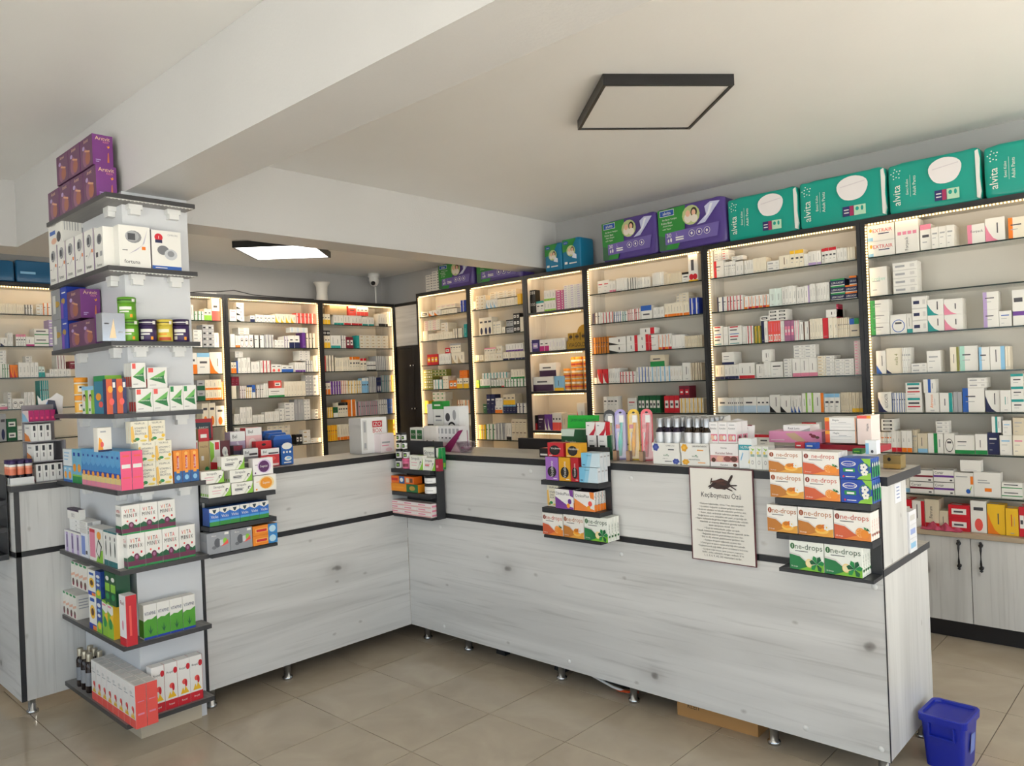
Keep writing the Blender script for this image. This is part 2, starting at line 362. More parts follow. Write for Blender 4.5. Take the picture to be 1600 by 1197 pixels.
# ------------------------------------------------------------------ wall shelving
RX = [-5.505, -4.804, -4.141, -3.525, -2.52, -1.517, -.517]
ZRS = [2.137, 1.912, 1.687, 1.462, 1.24, 1.014, .787]
Z4S = [2.052, 1.737, 1.417, 1.102, .787]
ZBS = [2.102, 1.882, 1.667, 1.452, 1.237, 1.022, .80]
def led(parent, p0, p1, axis, power):
    """strip with beads from p0 to p1 along axis (0 x,2 z) plus its lamp"""
    m = MB(); L = p1[axis]-p0[axis]; n = int(abs(L)/.0165)
    s = MB(); lo = [min(a, b) for a, b in zip(p0, p1)]; hi = [max(a, b) for a, b in zip(p0, p1)]
    s.box(lo[0]-.004, hi[0]+.004, lo[1], hi[1]+.002, lo[2]-.004, hi[2]+.004, M('b9a482', .6, name='led_tape'))
    so = s.build('led_strip', parent)
    for k in range(n):
        q = list(p0); q[axis] += L*(k+.5)/n
        m.box(q[0]-.0040, q[0]+.0040, q[1]-.0040, q[1]-.0002, q[2]-.0040, q[2]+.0040, LED)
    m.build('led_beads', so)
    c = [(a+b)/2 for a, b in zip(p0, p1)]; l = abs(L)
    if axis == 0: area('led_light', (c[0], c[1]+.006, c[2]), (R(62), 0, 0), l, .008, power*l, (1.0, .66, .32), parent)
    else: area('led_light', (c[0], c[1]+.006, c[2]), (R(90), 0, 0), .008, l, power*l, (1.0, .66, .32), parent)
def shelf_unit(name, label, W, loc, rz, levels, kind, H=2.36, D=.235, ledside=-1, warm=1.0):
    """local frame: x along the wall from 0 to W, front at y=0, back at y=D"""
    t = thing(name, label, 'shelving', loc, rz, 'lit shelving units along the walls'); z0 = .592
    for (a, b) in ((.002, .020), (W-.020, W-.002)):
        bx(a, b, .012, D, z0, H-.02, WSH).build('side_panel', t)
    bx(.02, W-.02, D-.008, D, z0, H-.02, BACKP).build('back_panel', t)
    bx(.002, W-.002, .012, D, H-.02, H, WSH).build('top_panel', t)
    f = MB(); f.box(.001, .024, 0, .0118, z0, H, BLACK).box(W-.024, W-.001, 0, .0118, z0, H, BLACK).box(.024, W-.024, 0, .0118, H-.03, H, BLACK)
    f.build('front_frame', t)
    for z in levels:
        if kind == 'glass':
            bx(.0215, W-.0215, .012, D-.01, z-.008, z-.0004, GLASS, cs=dict(F=GEDGE)).build('glass_shelf', t)
        else:
            s = bx(.0215, W-.0215, .002, D-.01, z-.02, z-.0004, WSH, cs=dict(F=BLACK)).build('wood_shelf', t)
            led(t, (.05, .006, z-.0255), (W-.05, .006, z-.0255), 0, 0.5*warm)
    xs = .030 if ledside < 0 else W-.030
    if kind == 'glass': led(t, (xs, .006, z0+.02), (xs, .006, H-.04), 2, 0.38*warm)
    led(t, (.04, .006, H-.036), (W-.04, .006, H-.036), 0, 0.6*warm)
    return t
BN = ['beside the dark corner cabinet', 'second from the corner cabinet', 'with dark wooden shelves and gold boxes', 'below the purple diaper packs', 'behind the bottle cartons, below teal packs', 'rightmost, with the pale doors beneath']
YSF = 4.64
for i in range(6):
    shelf_unit('shelf_unit', 'lit %s shelving unit, %s' % ('wooden' if i == 2 else 'glass', BN[i]), RX[i+1]-RX[i], (RX[i], YSF, 0), 0, Z4S if i == 2 else ZRS, 'wood' if i == 2 else 'glass', warm=(1.5, 1.5, 1.7, .8, .5, .4)[i])
    W = RX[i+1]-RX[i]
    t = thing('base_cabinet', 'pale two-door base cabinet under the shelving unit %s' % ['beside the corner', 'second from corner', 'with dark shelves', 'below purple packs', 'behind the bottles', 'furthest right'][i], 'cabinet', (RX[i], YSF, 0), 0, 'base cabinets along the right wall')
    bx(.002, W-.002, .022, .235, .10, .565, WZ).build('body', t)
    for s in (0, 1):
        a, b = (.003, W/2-.002) if s == 0 else (W/2+.002, W-.003)
        d = bx(a, b, .003, .021, .105, .562, WZ).build('door', t)
        hx_ = (b-.05) if s == 0 else (a+.05)
        h = MB(); h.tube([(hx_, -.022, .41), (hx_, -.026, .44), (hx_, -.026, .51), (hx_, -.022, .54)], .0055, BLACK, 8)
        for zz in (.415, .535): h.tube([(hx_, -.024, zz), (hx_, .004, zz)], [.011, .008], BLACK, 10)
        for zz in (.40, .55): h.lathe([(0, -.008), (.010, 0), (0, .008)], BLACK, 8, (hx_, -.022, zz))
        h.build('handle', d)
    bx(.01, W-.01, .06, .075, .001, .0995, BLACK).build('added_shade_board', t)  # black strip added below the doors in place of the shadow there
    for xx in (.03, W-.03): MB().lathe([(.012, 0), (.012, .10)], BLACK, 10, (xx, .035, 0)).build('leg', t)
wt = tag(bx(0, RX[6]-RX[0], -.012, .235, 0, .025, wood('cabinet_worktop', 0, 'b9a78e', 'ac9a82', '9c8b74', knots=False)).build('worktop', None, (RX[0], YSF, .5665)), 'long tan worktop ledge under the right wall shelving', 'worktop')
BY = [1.2, 2.115, 3.026, 3.937, 4.79]
BL = ['left of the column, partly hidden', 'just behind the column', 'middle of the back wall', 'right end of the back wall']
XSF = -6.02
for i in range(4):
    shelf_unit('shelf_unit', 'lit glass shelving unit on back wall, %s' % BL[i], BY[i+1]-BY[i], (XSF, BY[i], 0), R(90), ZBS, 'glass', H=2.32, D=.30, ledside=1, warm=1.35)
    t = thing('base_cabinet', 'pale base cabinet under back wall shelving, %s' % ['left of column', 'behind the column', 'middle one', 'right end one'][i], 'cabinet', (XSF, BY[i], 0), R(90), 'base cabinets along the back wall')
    W = BY[i+1]-BY[i]
    bx(.002, W-.002, .022, .30, .10, .59, WZ).build('body', t)
    for a, b in ((.003, W/2-.002), (W/2+.002, W-.003)): bx(a, b, .003, .021, .105, .588, WZ).build('door', t)
# corner cabinet
t = thing('corner_cabinet', 'tall corner cabinet with pale top door and dark doors below', 'cabinet', (-6.018, 4.799, 0), 0)
bx(0, .511, .014, .099, 0, 2.32, WSH, ).build('body', t)
bx(.004, .507, -.003, .0135, 1.90, 2.29, WX).build('top_door', t)
f = MB(); f.box(.0, .511, -.006, .0135, 2.293, 2.32, BLACK).box(0, .511, -.006, .0135, 1.872, 1.895, BLACK); f.build('trim', t)
for s, (a, b) in enumerate(((.004, .255), (.258, .507))):
    d = bx(a, b, -.003, .0135, .1, 1.87, WDARK).build('door', t)
    for z in (1.70, 1.28, .8):
        x = b-.02 if s == 0 else a+.02
        MB().lathe([(.004, 0), (.005, .018), (.010, .020), (.008, .028), (0, .03)], CHROME, 10).build('knob', d, (x, -.003, z)).rotation_euler = (R(90), 0, 0)

# ------------------------------------------------------------------ service counters
def foot(t, x, y, z):
    m = MB(); m.lathe([(0, 0), (.026, 0), (.026, .012), (.018, .016), (.018, z), (0, z)], CHROME, 16); return m.build('foot', t, (x, y, 0))
XR0, XR1, YR = -3.538, -.9, 2.85
t = thing('service_counter', 'long white ash service counter with poster and two black racks', 'counter', (-2.2, 3.1, 0)); ox, oy = -2.2, 3.1
def cb(name, x0, x1, y0, y1, z0, z1, m, cs=None): return bx(x0-ox, x1-ox, y0-oy, y1-oy, z0, z1, m, cs=cs).build(name, t)
cb('front_panel', XR0, XR1, YR, YR+.018, .10, .757, WX)
cb('front_panel', XR0, XR1, YR, YR+.018, .785, 1.082, WX)
cb('trim_band', XR0, XR1+.004, YR-.004, 3.42, .758, .784, TOPM, dict(F=BLACK, R=M('3c3c40', .4)))
cb('end_panel', XR1-.018, XR1, YR+.0185, 3.40, .10, .757, WZ)
cb('end_panel', XR1-.018, XR1, YR+.0185, 3.15, .785, 1.082, WZ)
e = MB(); e.box(XR1+.0002-ox, XR1+.003-ox, YR-.001-oy, YR+.006-oy, .10, .757, BLACK).box(XR1+.0002-ox, XR1+.003-ox, YR-.001-oy, YR+.006-oy, .785, 1.082, BLACK); e.build('edge_band', t)
cb('back_panel', XR0, XR1-.019, 3.13, 3.148, .785, 1.082, WX)
cb('counter_top', XR0-.26, XR1+.03, YR-.012, 3.24, 1.083, 1.115, TOPM, dict(F=BLACK, R=M('3c3c40', .4)))
for x, y in ((-3.50, 2.94), (-3.16, 2.95), (-2.475, 2.94), (-2.04, 2.935), (-1.37, 2.94), (-.935, 2.89), (-.935, 3.36)): foot(t, x-ox, y-oy, .10)
cb('bottom_panel', XR0, XR1-.019, YR+.0185, 3.38, .10, .118, WX); cb('added_shade_board', XR0-.49, -1.05, 3.30, 3.318, .002, .0995, BLACK)  # rear board added to block light coming under the counter from behind
sc = MB().lathe([(0, 0), (.011, 0), (.010, .0012), (0, .0013)], WPLA, 12).mesh('screw_cap')
for x, z in ((-3.25, .70), (-3.25, .14), (-2.02, .70), (-2.35, .14), (-1.2, .14), (-.93, .72), (-.93, .14), (-1.95, 1.05), (-2.55, 1.05)):
    s_ = put('screw_cap', sc, t, (x-ox, YR-.0002-oy, z)); s_.rotation_euler = (R(90), 0, 0)
XL, YL0 = -3.54, 1.625
t = thing('service_counter', 'white ash counter section between the column and the inner corner', 'counter', (-3.7, 2.2, 0)); ox, oy = -3.7, 2.2
cb('front_panel', XL-.018, XL, YL0, YR-.001, .10, .757, WY)
cb('front_panel', XL-.018, XL, YL0, YR-.001, .785, 1.082, WY)
cb('trim_band', -4.09, XL-.0005, YR-.005, 3.42, .758, .784, TOPM); cb('trim_band', -4.09, XL+.004, YL0, YR-.006, .758, .784, TOPM, dict(R=BLACK))
cb('counter_top', -3.86, XL+.012, YL0, YR-.0135, 1.083, 1.115, TOPM, dict(R=BLACK))
cb('edge_band', XL-.018, XL+.003, YL0-.014, YL0-.0005, .10, 1.115, BLACK)
cb('back_panel', -3.84, -3.822, YL0, YR, .785, 1.082, WY)
for x, y in ((-3.62, 2.08), (-3.60, 1.66)): foot(t, x-ox, y-oy, .10)
cb('bottom_panel', -4.08, XL-.019, YL0, 3.38, .10, .118, WY); cb('added_shade_board', -4.06, -4.042, YL0, 3.29, .002, .0995, BLACK)  # unseen board added at the rear against light leaking below this section
t = thing('service_counter', 'white ash counter left of the column, cut by the frame', 'counter', (-4.9, 1.2, 0)); ox, oy = -4.9, 1.2
X3, Y3 = -4.222, 1.03
cb('front_panel', -6.0, X3, Y3, Y3+.018, .07, .757, WX); cb('front_panel', -6.0, X3, Y3, Y3+.018, .785, 1.07, WX)
cb('end_panel', X3-.018, X3, Y3+.0185, 1.56, .07, .757, WZ); cb('end_panel', X3-.018, X3, Y3+.0185, 1.40, .785, 1.07, WZ)
cb('trim_band', -6.0, X3+.003, Y3-.004, 1.58, .758, .784, TOPM, dict(F=BLACK, R=BLACK))
cb('counter_top', -6.0, X3+.012, Y3-.012, 1.45, 1.071, 1.10, TOPM, dict(F=BLACK, R=M('2c2c30', .4)))
cb('edge_band', X3+.0003, X3+.003, Y3-.001, Y3+.022, .07, 1.07, BLACK)
for x, y in ((X3-.03, Y3+.05), (X3-.03, 1.5), (-4.9, Y3+.05)): foot(t, x-ox, y-oy, .07)

# ------------------------------------------------------------------ black display racks hung on the counter fronts
def rack(label, loc, rz, zt=1.185, zb=.757, W=.335, side=None, zs=(1.03, .90, .77)):
    t = thing('display_rack', label, 'rack', (loc[0], loc[1], zb), rz, 'black three-shelf racks on counter fronts')
    bx(.02, W, -.0165, -.0125, 0, zt-zb, RACK).build('back_panel', t)
    for k, z in enumerate(zs):
        bx(-.005 if k < 2 else 0, W, -.108, -.0170, z-.022-zb if k < 2 else 0, z-zb, RACK).build('shelf', t)
    if side is not None: bx(W+.0005, W+.010, -.07, -.0125, 0, zt-zb, RACK).build('side_panel', t)
    return t
rack('black three-shelf rack beside the column, holding throat lozenge boxes', (XL, 1.612, 0), R(90), zt=1.082, zb=.742, zs=(1.017, .886, .757))
rack('black three-shelf rack in the inner corner, holding white jars', (-3.529, YR, 0), 0, side=1)
rack('black three-shelf rack at mid counter, holding red and yellow boxes', (-2.385, YR, 0), 0)
rack('black three-shelf rack at the counter end, holding orange-picture boxes', (-1.232, YR, 0), 0)
rack('black rack at the left frame edge beside the cut counter', (X3-.40, Y3, 0), 0, zt=1.15, zb=.745)

# ------------------------------------------------------------------ ceiling lamps, camera and odds above the shelves
def lamp(label, x, y, z, ang, s, on):
    t = thing('ceiling_lamp', label, 'lamp', (x, y, z), R(ang)); h = s/2
    f = MB()
    for q in ((-h, h, -h, -h+.014), (-h, h, h-.014, h), (-h, -h+.014, -h+.014, h-.014), (h-.014, h, -h+.014, h-.014)): f.box(*q, 0, .0485, M('141416', .35, name='lamp_frame'))
    f.build('frame', t)
    bx(-h+.014, h-.014, -h+.014, h-.014, .006, .012, LAMPON if on else M('dcdad6', .3, name='diffuser')).build('diffuser', t)
    if on: area('lamp_light', (0, 0, .004), (0, 0, 0), s-.04, s-.04, 15, (1.0, .86, .66), t)
lamp('unlit square ceiling lamp with black frame in the front area', -1.927, 3.095, CZ-.0495, 48.8, .58, False)
lamp('glowing square ceiling lamp with black frame over the back area', -5.35, 3.19, KZ-.0495, 44, .60, True)
t = thing('security_camera', 'white dome security camera under the back corner ceiling', 'camera', (-6.12, 4.63, 2.50))
MB().lathe([(0, .129), (.055, .129), (.055, .09), (.048, .085), (0, .085)], WPLA, 18).build('mount', t)
MB().lathe([(.046, .085), (.05, .06), (.044, .03), (.028, .008), (0, 0)], WPLA, 18).build('dome', t)
MB().lathe([(0, 0), (.02, .002), (.022, .014), (0, .018)], BLACK, 12).build('lens', t, (.028, -.03, .022)).rotation_euler = (R(70), 0, R(45))
m = MB(); m.tube([(-6.14, 4.66, 2.50), (-6.14, 4.66, 2.33)], .008, WPLA); tag(m.build('cable_conduit'), 'thin white conduit running down from the security camera', 'conduit')
m = MB(); m.lathe([(0, 0), (.062, 0), (.055, .02), (.050, .09), (.055, .15), (.075, .18), (.078, .19), (.066, .19), (.05, .15), (0, .14)], M('d9d6cf', .5), 20)
tag(m.build('white_pot', None, (-6.2, 4.08, 2.322)), 'white flared pot on top of the back shelving', 'pot')
m = MB(); m.tube([(-6.06, 2.75, 2.326), (-6.05, 3.0, 2.345), (-6.10, 3.15, 2.37), (-6.06, 3.3, 2.335), (-6.05, 3.6, 2.326), (-6.06, 3.9, 2.328)], .004, BLACK, 6)
tag(m.build('loose_cable'), 'black cord lying along the top of back shelving', 'cord')
m = MB(); m.box(-.03, .03, -.13, .13, 0, .022, WPLA).box(-.022, .022, .13, .15, .004, .018, M('grey')); tag(m.build('power_adapter', None, (-6.16, 2.88, 2.322)), 'slim white adapter lying on top of the back shelving', 'adapter')

# ------------------------------------------------------------------ carton prints
def bars(f, u0, v0, u1, n, dv, c='txt', th=.35):
    rnd = random.Random(hash((f, round(u0*100), n)) & 255)
    return [('r', f, u0, v0-i*dv, u0+(u1-u0)*(.6+.4*rnd.random()), v0-i*dv+dv*th, c) for i in range(n)]
def wave(f, c, a=.5, b=.12): return ('p', f, [(0, 0), (1, 0), (1, b), (.8, b+.02), (.55, (a+b)/2-.06), (.3, a-.06), (0, a)], c)
def slice_(f, u, v, s, asp):
    return [('e', f, u, v, s, s*asp, 'orange'), ('e', f, u, v, s*.86, s*.86*asp, 'f8c98a'), ('e', f, u, v, s*.76, s*.76*asp, 'f0912e')] + [('p', f, [(u, v), (u+s*.74*math.cos(a), v+s*.74*asp*math.sin(a)), (u+s*.74*math.cos(a+.12), v+s*.74*asp*math.sin(a+.12))], 'f8c98a') for a in (.3, 1.2, 2.1, 3.0, 3.9, 4.8, 5.7)]
def drops(ink, logo, w1, w2, pic):
    F = 'F'
    e = [wave(F, 'd9d4d0', .58, .10), wave(F, w1, .52, .06), ('p', F, [(.25, 0), (1, 0), (1, .30), (.8, .22), (.5, .12)], w2), ('e', F, .095, .80, .065, .105, logo), ('t', F, '1', .095, .80, .12, 'w'), ('t', F, 'ne-drops', .57, .775, .25, ink, .80)]
    e += bars(F, .17, .63, .62, 1, .06, 'txt', .4) + [('t', F, '24 drops', .14, .10, .07, 'w', .2)]
    if pic == 'o': e += slice_(F, .72, .27, .13, 1.4) + [('e', F, .84, .25, .11, .16, 'f0912e'), ('p', F, [(.86, .38), (.98, .36), (.92, .46)], 'dgreen'), ('p', F, [(.84, .38), (.82, .50), (.9, .45)], 'green')]
    if pic == 'h': e += [('e', F, .68, .22, .20, .13, 'f3c05a'), ('e', F, .66, .30, .16, .13, 'tang'), ('e', F, .62, .34, .08, .08, 'orangeb'), ('e', F, .74, .36, .07, .08, 'd06a1c')] + [('e', F, .82+.05*math.cos(a), .34+.07*math.sin(a), .035, .05, 'w') for a in (0, 1.26, 2.5, 3.8, 5)] + [('e', F, .82, .34, .02, .03, 'yellow')]
    if pic == 'm': e += [('e', F, .58, .26, .11, .15, 'f6d58a'), ('e', F, .58, .26, .09, .12, 'f3e3b4')] + [('p', F, [(.80, .26), (.80+.17*math.cos(a-.4), .26+.22*math.sin(a-.4)), (.80+.22*math.cos(a), .26+.30*math.sin(a)), (.80+.17*math.cos(a+.4), .26+.22*math.sin(a+.4))], 'dgreen' if i % 2 else 'green') for i, a in enumerate((.2, 1.1, 2.0, 2.9, 3.9, 5.3))]
    for f in 'R': e += [('t', f, 'ne-drops', .5, .55, .5, ink, .55, 1), ('e', f, .5, .22, .3, .05, logo)]
    e += bars('T', .1, .5, .9, 1, .3, 'grey')
    return e
def strep(acc):
    F = 'F'
    return [('p', F, [(.70, 0), (1, 0), (1, .9), (.93, .5), (.82, .25)], 'lime'), ('p', F, [(.55, 0), (.62, 0), (.86, .55), (.80, .6)], 'd9dcc8'), ('e', F, .83, .48, .07, .14, 'txt'), ('e', F, .85, .44, .05, .10, 'w'), ('t', F, 'Strepsils', .46, .76, .24, '3a3c44', .80), ('r', F, .14, .48, .56, .52, acc), ('r', F, .14, .36, .5, .44, acc if acc != 'pink' else 'w'), ('r', F, .16, .28, .52, .31, 'pink' if acc == 'pink' else 'grey')] + [('r', 'L', .2, .1, .8, .3, 'lime'), ('r', 'R', .2, .1, .8, .3, 'lime'), ('r', 'T', .55, .2, .9, .8, 'lime')]
def sept(c, c2): return [('e', 'F', .56, .52, .34, .42, c2), ('e', 'F', .54, .50, .27, .36, c), ('t', 'F', 'Septisi', .54, .50, .18, 'w', .55), ('r', 'F', .07, .08, .14, .18, c), ('r', 'F', .1, .6, .24, .63, c)]
def nic(c, w=False):
    e = [('r', 'F', .06, .76, .30, .97, c), ('p', 'F', [(.08, .44), (.92, .86), (.84, .52), (.92, .20), (.5, .32)], '1f7a3c'), ('p', 'F', [(.08, .44), (.92, .86), (.86, .62), (.5, .5)], '6cb85a'), ('t', 'F', 'nicorette', .54, .50, .07, 'w', .52)] + bars('F', .1, .14, .5, 1, .05)
    e += [('r', 'L', .1, .05, .9, .45, c), ('r', 'R', 0, 0, 1, .1, 'shade')]
    return e
def vitm():
    F = 'F'; e = [('p', F, [(0, 0), (1, 0), (1, .34), (.8, .28), (.6, .36), (.4, .30), (.2, .38), (0, .32)], 'dgreen'), ('r', F, .0, .06, 1, .2, '6b1f47'), ('r', F, 0, 0, 1, .06, 'green')]
    for i, (ch, c) in enumerate(zip('VITA', ('red', 'orange', 'black', 'red'))): e.append(('t', F, ch, .22+i*.15, .80, .12, c, .14))
    for i, (ch, c) in enumerate(zip('MINIX', ('black', 'black', 'black', 'red', 'black'))): e.append(('t', F, ch, .18+i*.15, .64, .12, c, .13))
    e += [('e', F, .5, .30, .16, .12, '6b1f47'), ('e', F, .5, .31, .08, .06, 'mauve'), ('e', F, .78, .44, .05, .04, 'red'), ('e', F, .3, .46, .05, .03, 'coral'), ('r', 'L', .0, 0, 1, .3, 'dgreen'), ('r', 'L', 0, .06, 1, .2, '6b1f47'), ('t', 'L', 'VITA', .5, .8, .1, 'red', .7), ('t', 'L', 'MINIX', .5, .66, .1, 'black', .7)]
    return e
def bp(big=False):
    F = 'F'; e = [('e', F, .46, .74, .26, .15, '8b8c90'), ('e', F, .42, .75, .22, .13, 'grey'), ('r', F, .28, .66, .52, .82, '4c4e54'), ('p', F, [(.30, .32), (.74, .55), (.92, .95), (.80, .60), (.55, .42)], 'b9b4c6'), ('t', F, 'fortuna', .40, .14, .09, '4a4a50', .5)]
    e += bars(F, .1, .40, .3, 1, .05) + [('r', F, .72, .44, .84, .52, 'orange')]
    e += [('r', 'R', .0, 0, 1, 1, '5d2a6f')] if big else [('r', F, .94, 0, 1, 1, '7a4a8e')]
    return e
def kidsp():
    e = [('e', 'F', .42, .35, .22, .3, '8f5a77'), ('e', 'F', .62, .30, .2, .22, 'a5634a'), ('t', 'F', 'Arıtvit', .5, .88, .11, 'f0c9a0', .8), ('e', 'F', .3, .68, .1, .07, 'lilac'), ('p', 'F', [(.4, .6), (.8, .5), (.8, .44), (.4, .54)], 'd9a27a')]
    e += [('t', 'R', 'Arıtvit', .5, .88, .12, 'f0c9a0', .84), ('t', 'R', 'KIDS', .66, .77, .06, 'pink', .3), ('p', 'R', [(.70, .66), (.84, .62), (.80, .70), (.76, .58)], 'tang'), ('p', 'R', [(.70, .12), (.74, .42), (.78, .46), (.80, .12)], 'd0764a'), ('r', 'R', .14, .16, .38, .19, 'lilac'), ('r', 'R', .14, .10, .3, .13, 'lilac')]
    return e
def vocab(c): return [('e', 'F', .45, .45, .34, .36*1, 'black'), ('e', 'F', .45, .45, .22, .24, '2b2320'), ('t', 'F', 'Vocabone', .52, .60, .16, 'w', .8, 0), ('r', 'F', .08, .06, .3, .1, 'w')]
def vocabv(c): return [('e', 'F', .50, .36, .36, .24, 'black'), ('e', 'F', .50, .36, .26, .17, '2b2320'), ('t', 'F', 'Vocabone', .50, .48, .24, 'w', .7, 1), ('r', 'F', .6, .06, .9, .09, 'w')]
def dink(c, c2): return [('p', 'F', [(0, 0), (1, 0), (1, .1), (.7, .18), (.35, .4), (0, .62)], c), ('p', 'F', [(.78, 1), (1, 1), (1, .62), (.82, .7)], c), ('e', 'F', .80, .40, .10, .14, c2), ('e', 'F', .72, .18, .09, .12, 'tang'), ('t', 'F', 'DinkoPlus', .42, .78, .15, '4a4a55', .74)] + [('r', 'R', 0, 0, 1, .35, 'orange'), ('t', 'R', 'DinkoPlus', .5, .66, .6, '4a4a55', .6, 1), ('r', 'T', 0, 0, 1, 1, 'plum')]
def bflow(): return [('p', 'F', [(.55, 0), (1, 0), (1, .35), (.8, .22), (.62, .12)], 'lime'), ('p', 'F', [(.7, 1), (1, 1), (1, .6), (.85, .75)], 'lime'), ('e', 'F', .78, .52, .19, .30, '3f7f4a'), ('e', 'F', .78, .52, .16, .26, '1f4f9f')] + [('e', 'F', .78+.07*math.cos(a), .60+.10*math.sin(a), .05, .075, 'w') for a in (0, 1.26, 2.5, 3.8, 5)] + [('e', 'F', .80+.07*math.cos(a), .34+.09*math.sin(a), .05, .07, 'f3f0e4') for a in (.4, 1.7, 2.9, 4.2, 5.4)] + [('e', 'F', .78, .6, .02, .03, 'navy'), ('e', 'F', .30, .74, .24, .13, 'w'), ('e', 'F', .30, .74, .21, .105, 'royal'), ('t', 'F', 'benesorb', .30, .74, .10, 'w', .38), ('r', 'F', .12, .34, .50, .52, 'green'), ('r', 'F', .2, .38, .44, .46, 'w'), ('e', 'F', .13, .12, .03, .05, 'red'), ('r', 'F', .2, .1, .5, .13, 'w'), ('p', 'R', [(.2, .1), (.8, .1), (.8, .6), (.2, .9)], 'green'), ('e', 'R', .5, .7, .25, .1, 'w'), ('r', 'T', .1, .3, .4, .7, 'sky')]
def kidb(c1, c2): return [('r', 'F', 0, 0, 1, .14, 'pink'), ('r', 'F', 0, .14, 1, .30, 'e8d08a'), ('r', 'F', 0, .30, 1, .42, 'royal'), ('p', 'F', [(0, .42), (1, .42), (1, .62), (.5, .55), (0, .66)], c2), ('e', 'F', .5, .34, .28, .07, 'tang'), ('r', 'F', .35, .80, .65, .86, 'royal'), ('r', 'R', 0, 0, 1, 1, 'hot'), ('r', 'R', .1, .56, .9, .66, 'w'), ('r', 'R', .15, .3, .85, .33, 'coral'), ('r', 'R', .2, .85, .8, .9, 'coral')]
def flower():
    return [('r', 'F', 0, 0, 1, .2, 'coral'), ('e', 'F', .32, .80, .22, .04, 'shade'), ('e', 'F', .55, .44, .2, .06, 'coral'), ('e', 'F', .66, .40, .1, .07, 'red'), ('p', 'F', [(.2, .22), (.4, .34), (.5, .26), (.6, .36), (.9, .22)], 'yellow'), ('r', 'F', .2, .72, .8, .74, 'grey'), ('r', 'R', 0, 0, 1, 1, 'coral'), ('r', 'R', .2, .3, .8, .34, 'pink'), ('r', 'R', .2, .6, .8, .62, 'pink'), ('r', 'T', .1, .1, .9, .9, 'shade')]
def flower2():
    return [('r', 'F', 0, 0, 1, .2, 'red'), ('e', 'F', .86, .82, .16, .07, 'red'), ('t', 'F', 'Royal', .42, .80, .06, 'black', .5), ('e', 'F', .55, .50, .2, .06, 'coral'), ('e', 'F', .66, .46, .1, .08, 'red'), ('p', 'F', [(.2, .24), (.4, .38), (.5, .30), (.6, .40), (.9, .24)], 'yellow'), ('t', 'F', 'Royal', .5, .10, .05, 'w', .5), ('r', 'R', 0, 0, 1, 1, 'red'), ('r', 'L', 0, 0, 1, .2, 'red')]
T_ = lambda s, v, h, c, mw=.84, u=.5, f='F': ('t', f, s, u, v, h, c, mw)
